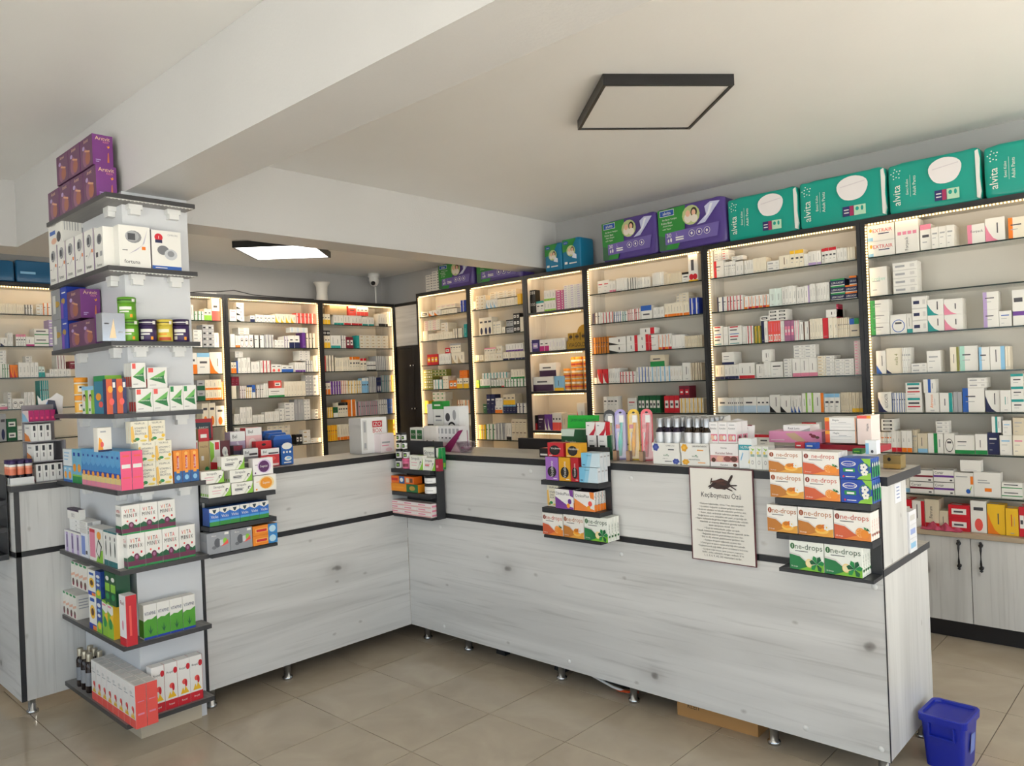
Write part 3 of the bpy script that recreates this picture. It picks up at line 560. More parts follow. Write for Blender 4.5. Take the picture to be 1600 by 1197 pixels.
# kind: (object name, description, category, base colour, prints, per-face colours)
DS = {
 'kids_purple': ('vitamin_box', 'purple children vitamin box', 'box', '67395f', kidsp(), dict(R='7a3a84')),
 'bp_monitor': ('monitor_box', 'white blood-pressure monitor box', 'box', 'w', bp(), None),
 'bp_white': ('monitor_box', 'white monitor box with blue label', 'box', 'w', [('r', 'F', .1, .45, .5, .6, 'blue'), ('t', 'F', 'OMRON', .4, .82, .1, 'txt', .6), ('e', 'F', .4, .2, .2, .12, 'flesh'), ('e', 'F', .75, .3, .15, .2, 'txt')] + [('r', 'R', .1+i*.14, .5, .14+i*.14, .9, 'grey') for i in range(6)], None),
 'bp_grey': ('monitor_box', 'white monitor box turned to its back', 'box', 'w', [('e', 'F', .55, .72, .3, .13, '7c7d82'), ('r', 'F', .4, .65, .7, .8, '4c4e54'), ('r', 'F', .1, .3, .35, .42, 'txt'), ('r', 'F', .6, .3, .85, .42, 'grey'), T_('fortuna', .1, .07, 'txt', .6)], None),
 'bp_big': ('monitor_box', 'large monitor box with purple side', 'box', 'w', bp(True), None),
 'bp_blue': ('monitor_box', 'white monitor box with blue base', 'box', 'w', [('r', 'F', 0, 0, 1, .1, 'blue'), ('e', 'F', .24, .82, .14, .1, 'red'), ('r', 'F', .12, .68, .36, .76, 'navy'), ('t', 'F', '1', .24, .82, .07, 'w'), T_('OMRON', .9, .05, 'grey', .34, .72), ('e', 'F', .38, .50, .2, .12, '77787c'), ('e', 'F', .64, .40, .22, .14, 'c4c6ca'), ('e', 'F', .64, .42, .12, .08, '8f9196'), ('r', 'F', .1, .04, .5, .06, 'w')], None),
 'foil': ('supplement_box', 'tall silver foil box', 'box', FOIL, [('e', 'F', .6, .5, .3, .1, 'gold'), ('r', 'F', .2, .2, .5, .8, 'shade')], None),
 'royal_box': ('supplement_box', 'royal blue supplement box', 'box', 'royal', [('e', 'F', .4, .55, .3, .1, 'gold'), ('r', 'F', .2, .8, .8, .84, 'w'), ('r', 'F', 0, .0, .4, .5, 'violet')], None),
 'foil_wide': ('supplement_box', 'shiny silver box at the corner', 'box', FOIL, [('p', 'F', [(.3, .1), (.5, .8), (.6, .1)], 'f3d9b0'), ('r', 'F', .1, .6, .3, .64, 'txt'), ('r', 'F', .7, .3, .9, .34, 'grey'), ('r', 'R', .2, .4, .8, .44, 'grey')], None),
 'kid_green': ('juice_box', 'green and white children box', 'box', 'w', [('r', 'F', .5, 0, 1, .86, 'lime'), ('r', 'F', 0, .86, 1, 1, 'sky'), ('e', 'F', .4, .6, .25, .12, 'hair'), ('e', 'F', .4, .55, .2, .09, 'flesh'), ('r', 'F', .1, .1, .4, .2, 'green'), ('r', 'R', 0, 0, 1, 1, 'lime')], None),
 'kid_teal': ('juice_box', 'tall teal box with green top', 'box', '2b7f9e', [('r', 'F', 0, .86, 1, 1, 'green'), ('e', 'F', .4, .45, .25, .1, 'tang'), ('e', 'F', .6, .25, .2, .08, 'coral'), ('r', 'R', 0, 0, 1, .86, '24506b'), ('r', 'R', 0, .86, 1, 1, 'lime'), ('r', 'R', .3, .6, .7, .75, 'w')], None),
 'nic': ('gum_box', 'white gum box with green arrow', 'box', 'w', nic('green'), None),
 'nic_red': ('gum_box', 'white gum box with red tab', 'box', 'w', nic('coral'), None),
 'dark_orange': ('vitamin_box', 'orange and navy vitamin box', 'box', '2c2f5e', [('r', 'F', .0, .0, .6, 1, 'd0562a'), ('e', 'F', .4, .7, .25, .1, 'tang'), ('e', 'F', .5, .35, .25, .1, 'coral'), ('r', 'F', .65, .75, .9, .9, 'w')], None),
 'kid_small': ('juice_box', 'small light blue children box', 'box', 'sky', [('e', 'F', .5, .45, .3, .25, 'tang'), ('r', 'F', 0, 0, 1, .15, 'blue'), ('r', 'F', .3, .8, .7, .9, 'w')], None),
 'white_small': ('medicine_box', 'small pale box with blue text', 'box', 'e4ebf0', bars('F', .15, .75, .85, 3, .2, 'sky'), None),
 'kid_greenblue': ('juice_box', 'blue and green children box', 'box', '6fb7d8', [('r', 'F', 0, 0, 1, .2, 'green'), ('e', 'F', .5, .45, .35, .12, 'tang'), ('r', 'F', 0, .2, 1, .25, 'lime'), ('r', 'F', .3, .8, .7, .9, 'royal')], None),
 'kid_blue': ('juice_box', 'sky blue box with pink side', 'box', '5fa9dc', kidb('sky', '3f8fd0'), None),
 'child_orange': ('medicine_box', 'small white box with orange figure', 'box', 'efe9de', [('p', 'F', [(0, 0), (.4, 0), (.3, .5), (.1, .6)], 'tang'), ('r', 'F', 0, 0, 1, .08, 'navy'), ('r', 'F', .2, .8, .6, .86, 'grey'), ('e', 'F', .3, .3, .12, .12, 'coral')], None),
 'vitc': ('vitamin_box', 'cream vitamin box with green leaf', 'box', 'f0e9d4', [('t', 'F', 'YEUPLUS', .5, .90, .08, 'black', .7), T_('VITAMIN C', .68, .09, 'txt', .7, .55), T_('ZINC', .55, .09, 'txt', .4, .42), T_('PROPOLIS', .42, .09, 'txt', .65, .55), ('p', 'F', [(0, .75), (.12, .8), (.2, .3), (.1, 0), (0, .1)], 'f0c060'), ('e', 'F', .34, .18, .14, .07, 'green'), ('e', 'F', .20, .12, .1, .06, 'olive'), ('e', 'F', .86, .28, .1, .08, 'yellow'), ('e', 'F', .7, .1, .2, .05, 'e9d26a')], dict(T='e6dcc0')),
 'tube_orange': ('tablet_box', 'orange and blue tablet box', 'box', 'f08a1e', [('r', 'F', 0, 0, 1, .36, '1f5fa0'), ('r', 'F', .3, .30, .7, .85, 'f6a23c'), ('r', 'F', .38, .42, .62, .84, 'red'), ('e', 'F', .5, .9, .2, .06, 'fbb85a'), ('e', 'F', .5, .16, .25, .08, 'sky'), ('t', 'F', 'Redoxon', .5, .62, .3, 'w', .32, 1)], None),
 'lilac_tall': ('medicine_box', 'lilac and white carton', 'box', 'e6e2ee', [('r', 'F', .3, .0, .7, 1, 'lilac'), ('r', 'F', .4, .2, .6, .8, '55507c'), ('r', 'F', 0, .92, 1, 1, 'w')], None),
 'blue_tall': ('medicine_box', 'pale carton with blue band', 'box', 'e8ebf2', [('r', 'F', .1, .1, .6, .9, '7f95d8'), ('r', 'F', .65, .15, .9, .3, 'txt')], None),
 'white_flat': ('medicine_box', 'flat white carton with grey panel', 'box', 'eeeeec', [('r', 'R', .05, .1, .4, .9, 'grey'), ('t', 'F', 'BTA', .4, .5, .4, 'txt', .3), ('r', 'F', .6, .1, .95, .9, 'shade')], None),
 'plum_flat': ('medicine_box', 'small plum-edged white carton', 'box', 'w', [('r', 'F', 0, .8, 1, 1, 'plum'), ('t', 'F', 'B12', .5, .4, .35, 'plum', .6), ('r', 'T', 0, 0, 1, 1, 'plum')], None),
 'tea_pink': ('tea_box', 'pink and lime tea box', 'box', 'w', [('r', 'F', .05, .1, .45, .95, 'pink'), ('r', 'F', .05, .85, .45, .95, 'red'), ('p', 'F', [(.5, 0), (1, 0), (1, .4), (.7, .3)], 'lime'), ('e', 'F', .75, .8, .15, .12, 'tang'), ('p', 'F', [(.5, .3), (.7, .7), (.95, .5), (.75, .1)], 'black'), ('p', 'F', [(.55, .3), (.7, .62), (.88, .48), (.74, .16)], 'w')], None),
 'leaf_white': ('tea_box', 'white box with teal base', 'box', 'w', [('r', 'F', 0, 0, 1, .16, '2a6f74'), ('e', 'F', .5, .5, .12, .22, '3d4a44'), ('e', 'F', .5, .8, .12, .06, 'txt'), ('r', 'F', 0, .95, 1, 1, '2a6f74'), ('r', 'T', 0, 0, 1, 1, '9fb6c0')], None),
 'vitaminix': ('vitamin_box', 'white vitamin box with jumbled lettering', 'box', 'w', vitm(), dict(T='d5d8d8')),
 'egg': ('supplement_box', 'white box with dark oval pictures', 'box', 'eae6de', [('e', 'F', .5, .94, .4, .05, 'green'), ('e', 'F', .5, .2, .28, .14, 'brown'), ('e', 'F', .5, .12, .24, .08, 'maroon'), ('p', 'F', [(0, .4), (1, .5), (1, .6), (0, .5)], 'flesh')] + bars('R', .15, .8, .8, 4, .12, 'grey'), None),
 'sun_white': ('lotion_box', 'white sun lotion box', 'box', 'f0efe8', [('e', 'F', .5, .5, .35, .2, 'yellow'), ('e', 'F', .5, .5, .2, .11, 'brown'), ('r', 'F', 0, 0, 1, .16, 'royal'), ('r', 'F', .2, .8, .8, .9, 'blue'), ('r', 'F', .5, 0, 1, .12, 'orange')], None),
 'sun_blue': ('lotion_box', 'blue lotion box with yellow base', 'box', '2d4fa0', [('p', 'F', [(0, 0), (1, 0), (1, .3), (.4, .35), (0, .2)], 'lime'), ('e', 'F', .5, .2, .3, .1, 'yellow'), ('e', 'F', .5, .8, .35, .06, 'w'), ('e', 'F', .5, .65, .3, .05, 'sky'), ('e', 'F', .5, .5, .3, .05, 'w')], None),
 'lime_box': ('tea_box', 'lime and yellow tea box', 'box', '8fc33a', [('p', 'F', [(0, .95), (1, .9), (1, .6), (0, .75)], 'w'), ('e', 'F', .5, .4, .3, .15, 'green'), ('p', 'F', [(.4, .6), (1, .7), (1, .4)], 'yellow'), ('r', 'F', .1, .85, .7, .9, 'pink')], dict(R='yellow')),
 'green_tall': ('tea_box', 'dark green tea box', 'box', '14552f', [('r', 'F', .1, .4, .9, .65, 'lime'), ('e', 'F', .5, .8, .3, .07, 'w'), ('e', 'F', .5, .25, .3, .1, 'green')], dict(R='0f4a2c')),
 'red_tall': ('supplement_box', 'tall white box with red side', 'box', 'f2eeee', [('r', 'F', 0, 0, 1, .16, 'red'), ('t', 'F', 'Red', .5, .85, .08, 'maroon', .6), ('e', 'F', .5, .4, .12, .1, 'pink'), ('r', 'R', 0, 0, 1, 1, 'c9202e'), ('r', 'R', .3, .2, .5, .8, 'coral')], None),
 'grass': ('supplement_box', 'white and green box with leaf', 'box', 'w', [('r', 'F', 0, .05, 1, .5, '4f9e2e'), ('p', 'F', [(0, .5), (1, .5), (1, .64), (.6, .56), (.3, .58), (0, .52)], '4f9e2e'), ('r', 'F', 0, 0, 1, .06, 'royal'), ('t', 'F', 'VITAPINE', .5, .74, .12, '1d2a66', .84), ('p', 'F', [(.5, .12), (.3, .3), (.45, .22), (.5, .4), (.56, .22), (.72, .3)], 'dgreen'), ('r', 'L', 0, .05, 1, .55, '4f9e2e')], None),
 'flower_red': ('tea_box', 'white tea box with red base', 'box', 'f2eeea', flower(), None),
 'flower_red2': ('tea_box', 'white tea box with red disc', 'box', 'f2eeea', flower2(), None),
 'strep_pink': ('lozenge_box', 'white lozenge box with pink line', 'box', 'f1efe6', strep('pink'), None),
 'strep_black': ('lozenge_box', 'white lozenge box with dark label', 'box', 'f1efe6', strep('txt'), None),
 'strep_green': ('lozenge_box', 'white lozenge box with green end', 'box', 'f1efe6', strep('red'), dict(R='green')),
 'sept_orange': ('lozenge_box', 'white lozenge box with orange disc', 'box', 'f4f0e8', sept('f09a28', 'f8dca0'), None),
 'sept_purple': ('lozenge_box', 'white lozenge box with purple disc', 'box', 'f4f0f0', sept('5a2360', 'dcc4e4'), None),
 'vicks': ('cough_sweet_box', 'blue cough sweet box with green base', 'box', '2a6fc9', [('p', 'F', [(0, 1), (1, 1), (1, .8), (.5, .66), (0, .8)], 'w'), ('p', 'F', [(.3, .92), (.7, .92), (.6, .76), (.5, .7), (.4, .76)], '1d3a4a'), ('r', 'F', 0, 0, 1, .24, '2f8a3a'), ('r', 'F', 0, .24, 1, .36, '4aa0dc'), ('t', 'F', 'Vicks', .5, .52, .16, 'w', .7), ('r', 'L', 0, 0, 1, .3, '1f4f9c')], dict(L='2350a8')),
 'device_grey': ('device_box', 'grey glucose meter box', 'box', '9a9da3', [('t', 'F', 'Accu', .3, .86, .08, 'w', .4), ('e', 'F', .45, .5, .14, .22, '55585f'), ('r', 'F', .55, .35, .7, .62, 'd0d2d6'), ('e', 'F', .78, .55, .09, .14, 'lime'), ('p', 'F', [(.6, .3), (.92, .4), (.9, .6)], 'coral'), ('e', 'F', .3, .3, .1, .08, '6d7077'), ('r', 'F', .76, .84, .94, .95, 'w'), ('r', 'L', .1, .2, .9, .6, 'grey')], dict(T='b3b5b9')),
 'tube_flat': ('tablet_box', 'orange tablet box with blue end', 'box', 'f08a1e', [('r', 'F', .62, 0, 1, 1, '2f86c9'), ('e', 'F', .8, .5, .14, .36, 'bfe0f2'), ('r', 'F', .1, .3, .6, .7, 'fbb85a'), ('r', 'F', .14, .36, .56, .62, 'red')], dict(R='2f86c9')),
 'tube_orange_flat': ('tablet_box', 'orange tablet box with green end', 'box', 'f0951e', [('r', 'F', .6, 0, 1, 1, '1f6a3a'), ('e', 'F', .8, .5, .1, .3, 'gold'), ('r', 'F', .1, .4, .5, .6, 'tang')], None),
 'tube_blue_flat': ('tablet_box', 'orange tablet box with blue panel', 'box', 'e9701e', [('r', 'F', .4, 0, .62, 1, '1f5fa0'), ('e', 'F', .5, .5, .07, .3, 'w'), ('r', 'F', .68, .2, .8, .8, 'beige'), ('r', 'F', .84, .2, .95, .8, 'brown'), ('r', 'F', .08, .35, .34, .7, 'red')], None),
 'red_mint': ('lozenge_box', 'small dark red lozenge box', 'box', 'a3203a', [('r', 'F', .2, .3, .8, .5, 'pink'), ('r', 'L', 0, 0, 1, .5, 'green')], None),
 'pink_flat': ('plaster_box', 'flat white and pink box', 'box', 'f0e6e4', [('r', 'F', 0, .0, 1, .3, 'e8b6b4'), ('r', 'F', .1, .5, .6, .75, 'pink'), ('r', 'T', .05, .1, .95, .5, 'e8c4c2'), ('r', 'R', .1, .2, .9, .6, 'pink')], None),
 'voc_purple': ('condom_box', 'purple box with black disc', 'box', 'a06ac0', vocabv(1), None), 'voc_yellow': ('condom_box', 'upright yellow box with black disc', 'box', 'e0a422', vocabv(1), None), 'voc_red': ('condom_box', 'upright red box with black disc', 'box', 'b8202c', vocabv(1), None),
 'voc_red_w': ('condom_box', 'lying red box with black disc', 'box', 'c32733', vocab(1), None), 'voc_yellow_w': ('condom_box', 'lying yellow box with black disc', 'box', 'e3a52a', vocab(1), None),
 'blue_fade': ('cream_box', 'light blue and white box', 'box', 'cfe3ee', [('p', 'F', [(0, 0), (.45, 0), (.6, 1), (0, 1)], '9bd0ea'), ('p', 'F', [(0, 0), (.25, 0), (.4, 1), (0, 1)], '7cc2e4'), ('t', 'F', 'hyaderm', .42, .82, .1, '24507a', .62), ('r', 'F', .06, .12, .2, .18, '24507a'), ('r', 'R', .2, .7, .8, .8, 'grey')], dict(R='d8dde2')),
 'dink_purple': ('vitamin_box', 'white vitamin box with purple swoosh', 'box', 'f2efec', dink('7b3f98', 'purple'), None), 'dink_orange': ('vitamin_box', 'white vitamin box with orange swoosh', 'box', 'f2efec', dink('f08a3c', 'coral'), None),
 'drops_honey': ('lozenge_box', 'white lozenge box with honey picture', 'box', 'f1ede6', drops('b8703a', '9c4a1e', 'c07a30', 'e0a040', 'h'), dict(T='ddd8d2')),
 'drops_orange': ('lozenge_box', 'white lozenge box with orange-slice picture', 'box', 'f1ede6', drops('c4503a', '8e2f1a', 'd2603a', 'e88a3a', 'o'), dict(T='ddd8d2')),
 'drops_mint': ('lozenge_box', 'white lozenge box with mint picture', 'box', 'eef0e8', drops('3f5a44', '2c6a34', '1f7a44', '7fbf3a', 'm'), dict(T='d5d8d2')),
 'blue_flower': ('wipes_box', 'blue box with white blossoms', 'box', '1d46a8', bflow(), dict(R='2a4fae')),
 'kerat_box': ('soap_carton', 'white and pink cocoa-picture carton', 'box', 'f3efee', [('r', 'F', 0, .22, 1, .50, 'd99a98'), ('e', 'F', .35, .36, .12, .12, 'flesh'), ('e', 'F', .62, .36, .14, .12, '8a4a44'), ('e', 'F', .85, .36, .12, .12, '6a3a30'), ('e', 'F', .12, .30, .08, .1, 'brown'), T_('hünnap', .82, .09, 'txt', .24), T_('Karadut Sakızı', .60, .10, 'maroon', .6), T_('Karadut', .1, .08, 'txt', .26), ('e', 'F', .88, .10, .07, .07, 'brown')], None),
 'kerat_small': ('gum_box', 'small white and pink gum box', 'box', 'f3efee', [('r', 'F', .08, .08, .92, .42, 'e07a92'), ('e', 'F', .35, .25, .2, .13, 'flesh'), ('e', 'F', .68, .25, .16, .12, 'w'), T_('Karadut', .70, .08, 'txt', .7), ('r', 'F', .2, .85, .8, .88, 'grey'), ('r', 'R', .1, .1, .9, .4, 'pink'), ('e', 'R', .5, .25, .2, .1, 'brown')], None),
 'teal_box': ('spray_box', 'white box with teal band', 'box', 'eef2f2', [('r', 'F', 0, .62, 1, .80, '35a3b0'), ('p', 'F', [(.1, .3), (.3, .55), (.35, .5), (.15, .25)], 'sky'), ('p', 'F', [(.7, .2), (.95, .5), (.85, .15)], 'e9d26a'), ('t', 'F', 'NUTRA', .5, .71, .08, 'w', .7)], None),
 'draw_small': ('spray_box', 'slim white box with plant drawing', 'box', 'f0f1ec', [('e', 'F', .35, .72, .2, .07, 'e9d26a'), ('r', 'F', .2, .55, .85, .66, '9fb8b0'), ('e', 'F', .5, .3, .22, .09, 'grey'), ('e', 'F', .5, .3, .16, .06, 'w'), ('p', 'F', [(.2, .95), (.6, .8), (.9, .9), (.6, .88)], 'lime')], None),
 'bw_small': ('cream_box', 'black and white cream box', 'box', 'f0f0ee', [('r', 'F', 0, 0, .12, 1, 'black'), ('r', 'F', .3, .35, .8, .6, 'black'), ('r', 'R', 0, 0, 1, 1, 'dgreen'), ('r', 'F', .3, .75, .7, .79, 'grey')], None),
 'rw_small': ('cream_box', 'white box with red sash', 'box', 'f2f0ee', [('p', 'F', [(.3, 0), (.8, 0), (1, .4), (1, 1), (.85, .5)], 'c2213a'), ('r', 'F', .15, .7, .35, .78, 'grey'), ('r', 'R', 0, 0, 1, 1, 'red'), ('r', 'T', .5, 0, 1, 1, 'red')], None),
 'green_tray': ('sample_box', 'dark green box with white flaps', 'box', '1d5a34', [('t', 'F', 'Vacation', .4, .55, .10, 'w', .5), ('r', 'F', .55, .1, .98, .42, 'shade'), ('p', 'F', [(0, .75), (.55, .75), (.6, 1), (0, 1)], 'd7e6da')], dict(T='w')),
 'dark_flat': ('leaflet_box', 'small dark box of leaflets', 'box', '241a18', [('r', 'F', .1, .2, .9, .4, 'w'), ('r', 'T', .1, .1, .9, .5, 'coral')], None),
 'foot_white': ('cream_box', 'slim white box in magenta stand', 'box', 'eceaea', [('r', 'F', 0, 0, 1, .35, 'e6c7cf'), ('r', 'F', .2, .7, .8, .9, 'grey'), ('r', 'F', .3, .5, .7, .56, 'txt')], None),
 'orange_badge': ('cream_box', 'white and orange cream box', 'box', 'efe9e2', [('r', 'F', 0, 0, 1, .35, 'e8962e'), ('e', 'F', .5, .35, .18, .08, 'brown'), ('e', 'F', .5, .35, .12, .05, 'w')], None),
 'rich_green': ('cream_box', 'white box with dark green label', 'box', 'eef0ea', [('r', 'F', .1, .5, .9, .9, '1f6a34'), ('r', 'F', 0, 0, 1, .3, '24333a'), ('t', 'F', 'RICH', .5, .7, .1, 'w', .6)], None),
 'flower_black': ('perfume_box', 'tall white box with black floral motif', 'box', 'f0f0f0', [('e', 'F', .5, .45, .3, .2, 'black'), ('e', 'F', .5, .45, .22, .15, 'w'), ('e', 'F', .5, .45, .12, .08, 'black'), ('e', 'F', .25, .75, .16, .1, 'txt'), ('e', 'F', .75, .2, .16, .1, 'txt'), ('e', 'F', .7, .8, .12, .12, 'grey'), ('e', 'F', .2, .2, .1, .1, 'grey')], None),
 'leaf_oval': ('cream_box', 'white box with dark green oval', 'box', 'e8e8e4', [('e', 'F', .4, .35, .25, .18, '3d4a2c'), ('e', 'F', .4, .35, .14, .1, 'olive'), ('r', 'F', .2, .7, .8, .74, 'grey'), ('r', 'F', .2, .8, .7, .84, 'txt')], None),
 'black_white': ('cream_box', 'tall black and white box', 'box', 'e9e9e7', [('r', 'F', 0, 0, 1, .55, '1b1b1d'), ('e', 'F', .5, .2, .25, .1, 'olive'), ('r', 'F', .3, .4, .7, .5, 'w')], None),
 'green_top': ('cream_box', 'bright green box on white one', 'box', '2f9a3e', [('r', 'F', .2, .4, .8, .6, 'w')], None),
 'pink_foot': ('insole_box', 'long pink box with foot picture', 'box', 'd98ab0', [('p', 'F', [(.32, .8), (.5, .9), (.7, .2), (.6, .05), (.45, .3)], 'c9a888'), ('e', 'F', .85, .6, .05, .15, 'maroon'), ('e', 'F', .92, .5, .04, .12, 'brown'), ('e', 'F', .8, .75, .03, .1, 'maroon'), ('r', 'F', .04, .2, .3, .25, 'w')], dict(T='e3a3c2')),
 'lens_white': ('medicine_box', 'flat white box on pink box', 'box', 'f1f0ee', [('t', 'F', 'Rest Lens', .4, .5, .35, 'txt', .5), ('p', 'F', [(.6, 0), (1, 0), (1, .6)], 'grey')], None),
 'red_mini': ('medicine_box', 'tiny red box on grey tray', 'box', 'c92a38', [('r', 'F', .15, .4, .6, .6, 'w')], None), 'blue_mini': ('medicine_box', 'tiny blue box on grey tray', 'box', '2a5fc0', [('r', 'F', .15, .4, .7, .6, 'w')], None),
 'hapix': ('medicine_box', 'white box with orange left end', 'box', 'f1eeea', [('r', 'F', 0, 0, .15, 1, 'e0562e'), ('r', 'F', 0, .7, .15, 1, 'tang'), ('r', 'F', .97, 0, 1, 1, 'e8955a'), ('t', 'F', 'Hapix', .36, .78, .20, '4a4a50', .34)] + [('r', 'F', .2, .5, .85, .52, 'grey'), ('r', 'F', .2, .25, .85, .27, 'grey'), ('r', 'F', .45, .6, .7, .62, 'txt')], None),
 'hapix_side': ('medicine_box', 'upright pinkish box with orange top', 'box', 'f0dcd6', [('r', 'F', 0, .9, 1, 1, 'coral'), ('r', 'F', .7, .9, 1, 1, 'tang'), ('t', 'F', 'Hapix', .75, .6, .22, '4a4a50', .45, 1)], None),
 'white_blue_mini': ('medicine_box', 'small white and blue box by tray end', 'box', 'eef2f5', [('r', 'F', 0, .0, .3, .8, 'sky'), ('e', 'F', .6, .2, .12, .12, 'txt')], None), 'green_mini': ('medicine_box', 'tiny green box on grey tray', 'box', '2f7a3e', [('r', 'F', .15, .4, .8, .6, 'lime')], None),
 'gold_box': ('gift_box', 'small olive-gold box', 'box', '8a7648', [('e', 'F', .35, .7, .1, .15, 'black'), ('r', 'F', 0, 0, 1, .35, 'b5924e'), ('r', 'T', .2, .2, .8, .8, 'a08a58')], None),
 'beige_redtop': ('toothpaste_box', 'tall kraft toothpaste box with red top', 'box', 'c2a878', [('r', 'F', 0, .72, 1, 1, 'c2202c'), ('r', 'F', .2, .8, .8, .88, 'w'), T_('PASTA', .6, .04, 'brown', .7), ('r', 'F', .2, .3, .45, .4, 'w'), ('e', 'F', .7, .1, .2, .06, 'green')], None),
 'white_green_red': ('toothpaste_box', 'white toothpaste box with green curve', 'box', 'ece8e0', [('p', 'F', [(0, .3), (.4, .5), (.4, .9), (0, 1)], 'lime'), ('r', 'F', .5, .72, .9, .95, 'red'), ('p', 'F', [(0, 0), (1, 0), (1, .3), (0, .35)], 'c2202c')], None),
 'white_redtop': ('toothpaste_box', 'slim white toothpaste box with red square', 'box', 'efece6', [('r', 'F', .1, .7, .9, .95, 'c2202c')], None),
 'dark_flower': ('toothpaste_box', 'dark red box with white blossom', 'box', '5a1a24', [('e', 'F', .45, .65, .3, .16, 'shade'), ('e', 'F', .55, .5, .25, .12, 'w'), ('e', 'F', .5, .6, .1, .06, 'grey'), ('r', 'F', 0, 0, 1, .2, 'c2202c')], None),
 'bel_purple': ('cotton_pack', 'lilac pack with white header', 'pack', 'b9a6c4', [('r', 'F', 0, .74, 1, 1, 'f0f0ee'), ('t', 'F', 'Bel', .3, .87, .10, 'black', .3), ('p', 'F', [(.4, .7), (.9, .1), (1, .2), (.5, .74)], 'd8cfe0')], None),
 'bel_pink': ('cotton_pack', 'red-to-pink pack with white header', 'pack', 'd8484c', [('r', 'F', 0, .80, 1, 1, 'f0f0ee'), ('t', 'F', 'Bel', .3, .9, .08, 'black', .3), ('r', 'F', 0, .35, 1, .8, 'f0c4c4'), ('e', 'F', .4, .58, .25, .15, 'f8e4e0'), ('e', 'F', .85, .5, .1, .1, 'red')], None),
 'navy_pack': ('cotton_pack', 'dark navy pouch', 'pack', '2a2440', [('r', 'F', 0, .8, 1, 1, 'maroon')], None),
 'bel_dark': ('cotton_pack', 'grey pack with white header', 'pack', '77757c', [('r', 'F', 0, .6, 1, 1, 'ececea'), ('t', 'F', 'Bel', .25, .82, .13, 'black', .26), ('r', 'F', .4, .66, .95, .76, 'txt'), ('r', 'F', 0, .3, 1, .36, 'w')], None),
 'bel_red': ('cotton_pack', 'front red pack with white header', 'pack', 'd23a42', [('r', 'F', 0, .66, 1, 1, 'ececea'), ('t', 'F', 'Bel', .2, .84, .13, 'black', .26), ('r', 'F', .4, .7, .95, .78, 'txt'), ('r', 'F', .3, .05, .95, .16, 'f0d8d4'), ('e', 'F', .5, .45, .3, .15, 'coral')], None),
 'red_blister': ('blister_pack', 'red hanging blister card', 'pack', 'c8242c', [('e', 'F', .5, .86, .14, .05, 'black'), ('r', 'F', .25, .6, .75, .66, 'w'), ('p', 'F', [(0, 0), (1, 0), (.8, .4), (.2, .4)], 'maroon')], None),
 'blue_white_pack': ('brush_pack', 'front blue pack with white top', 'pack', '1f5fae', [('e', 'F', .5, .98, .42, .18, 'w'), ('e', 'F', .22, .66, .08, .06, 'w'), ('e', 'F', .48, .66, .08, .06, 'w'), ('e', 'F', .74, .66, .08, .06, 'w'), ('e', 'F', .55, .32, .3, .12, 'w'), ('e', 'F', .6, .34, .2, .06, 'sky'), ('r', 'F', .2, .08, .8, .14, 'w')], None),
 'izo': ('device_carton', 'large white carton with red square', 'box', 'f1f0ee', [('r', 'F', .40, .68, .86, .92, 'w'), ('r', 'F', .44, .72, .82, .90, 'c92230'), ('t', 'F', 'IZO', .63, .81, .12, 'w', .34), ('t', 'F', 'BOX', .63, .63, .12, 'c92230', .36), ('r', 'F', .06, .1, .22, .94, 'shade'), ('r', 'F', .10, .6, .18, .9, 'grey'), ('r', 'F', .10, .15, .18, .3, 'grey')], dict(L='d5d3d1')),
 'pink_white': ('cream_box', 'pale pink and white box', 'box', 'f0e3e6', [('r', 'F', .1, .5, .7, .58, 'grey'), ('r', 'F', .1, .35, .6, .4, 'pink'), ('e', 'F', .6, .15, .25, .1, 'e9c4cc')], None),
}
AD = {'S1L': 'topmost column shelf', 'S2L': 'second column shelf', 'S2R': 'second column shelf', 'S3L': 'third column shelf', 'S3R': 'third column shelf', 'S4L': 'fourth column shelf', 'S4R': 'fourth column shelf', 'S5L': 'fifth column shelf', 'S5R': 'fifth column shelf', 'S6L': 'sixth column shelf', 'S6R': 'sixth column shelf', 'S7L': 'seventh column shelf', 'S7R': 'seventh column shelf', 'S8L': 'lowest column shelf', 'S8R': 'lowest column shelf', 'A1': 'top of rack by column', 'A2': 'middle of rack by column', 'A3': 'bottom of rack by column', 'B1': 'top of corner rack', 'B2': 'middle of corner rack', 'B3': 'bottom of corner rack', 'C1': 'top of mid-counter rack', 'C2': 'middle of mid-counter rack', 'C3': 'bottom of mid-counter rack', 'D1': 'top of counter-end rack', 'D2': 'middle of counter-end rack', 'D3': 'bottom of counter-end rack', 'RT': 'long counter top', 'LT': 'counter top beside column'}
_BOX = {}
def carton(kind, w, d, h):
    k = (kind, round(w, 3), round(d, 3), round(h, 3))
    if k not in _BOX:
        nm, _, _, base, els, fc = DS[kind]
        m = MB(); m.box(-w/2, w/2, -d/2, d/2, 0, h, base, cs=fc); m.prints(els, w, d, h); _BOX[k] = m.mesh(nm)
    return _BOX[k]
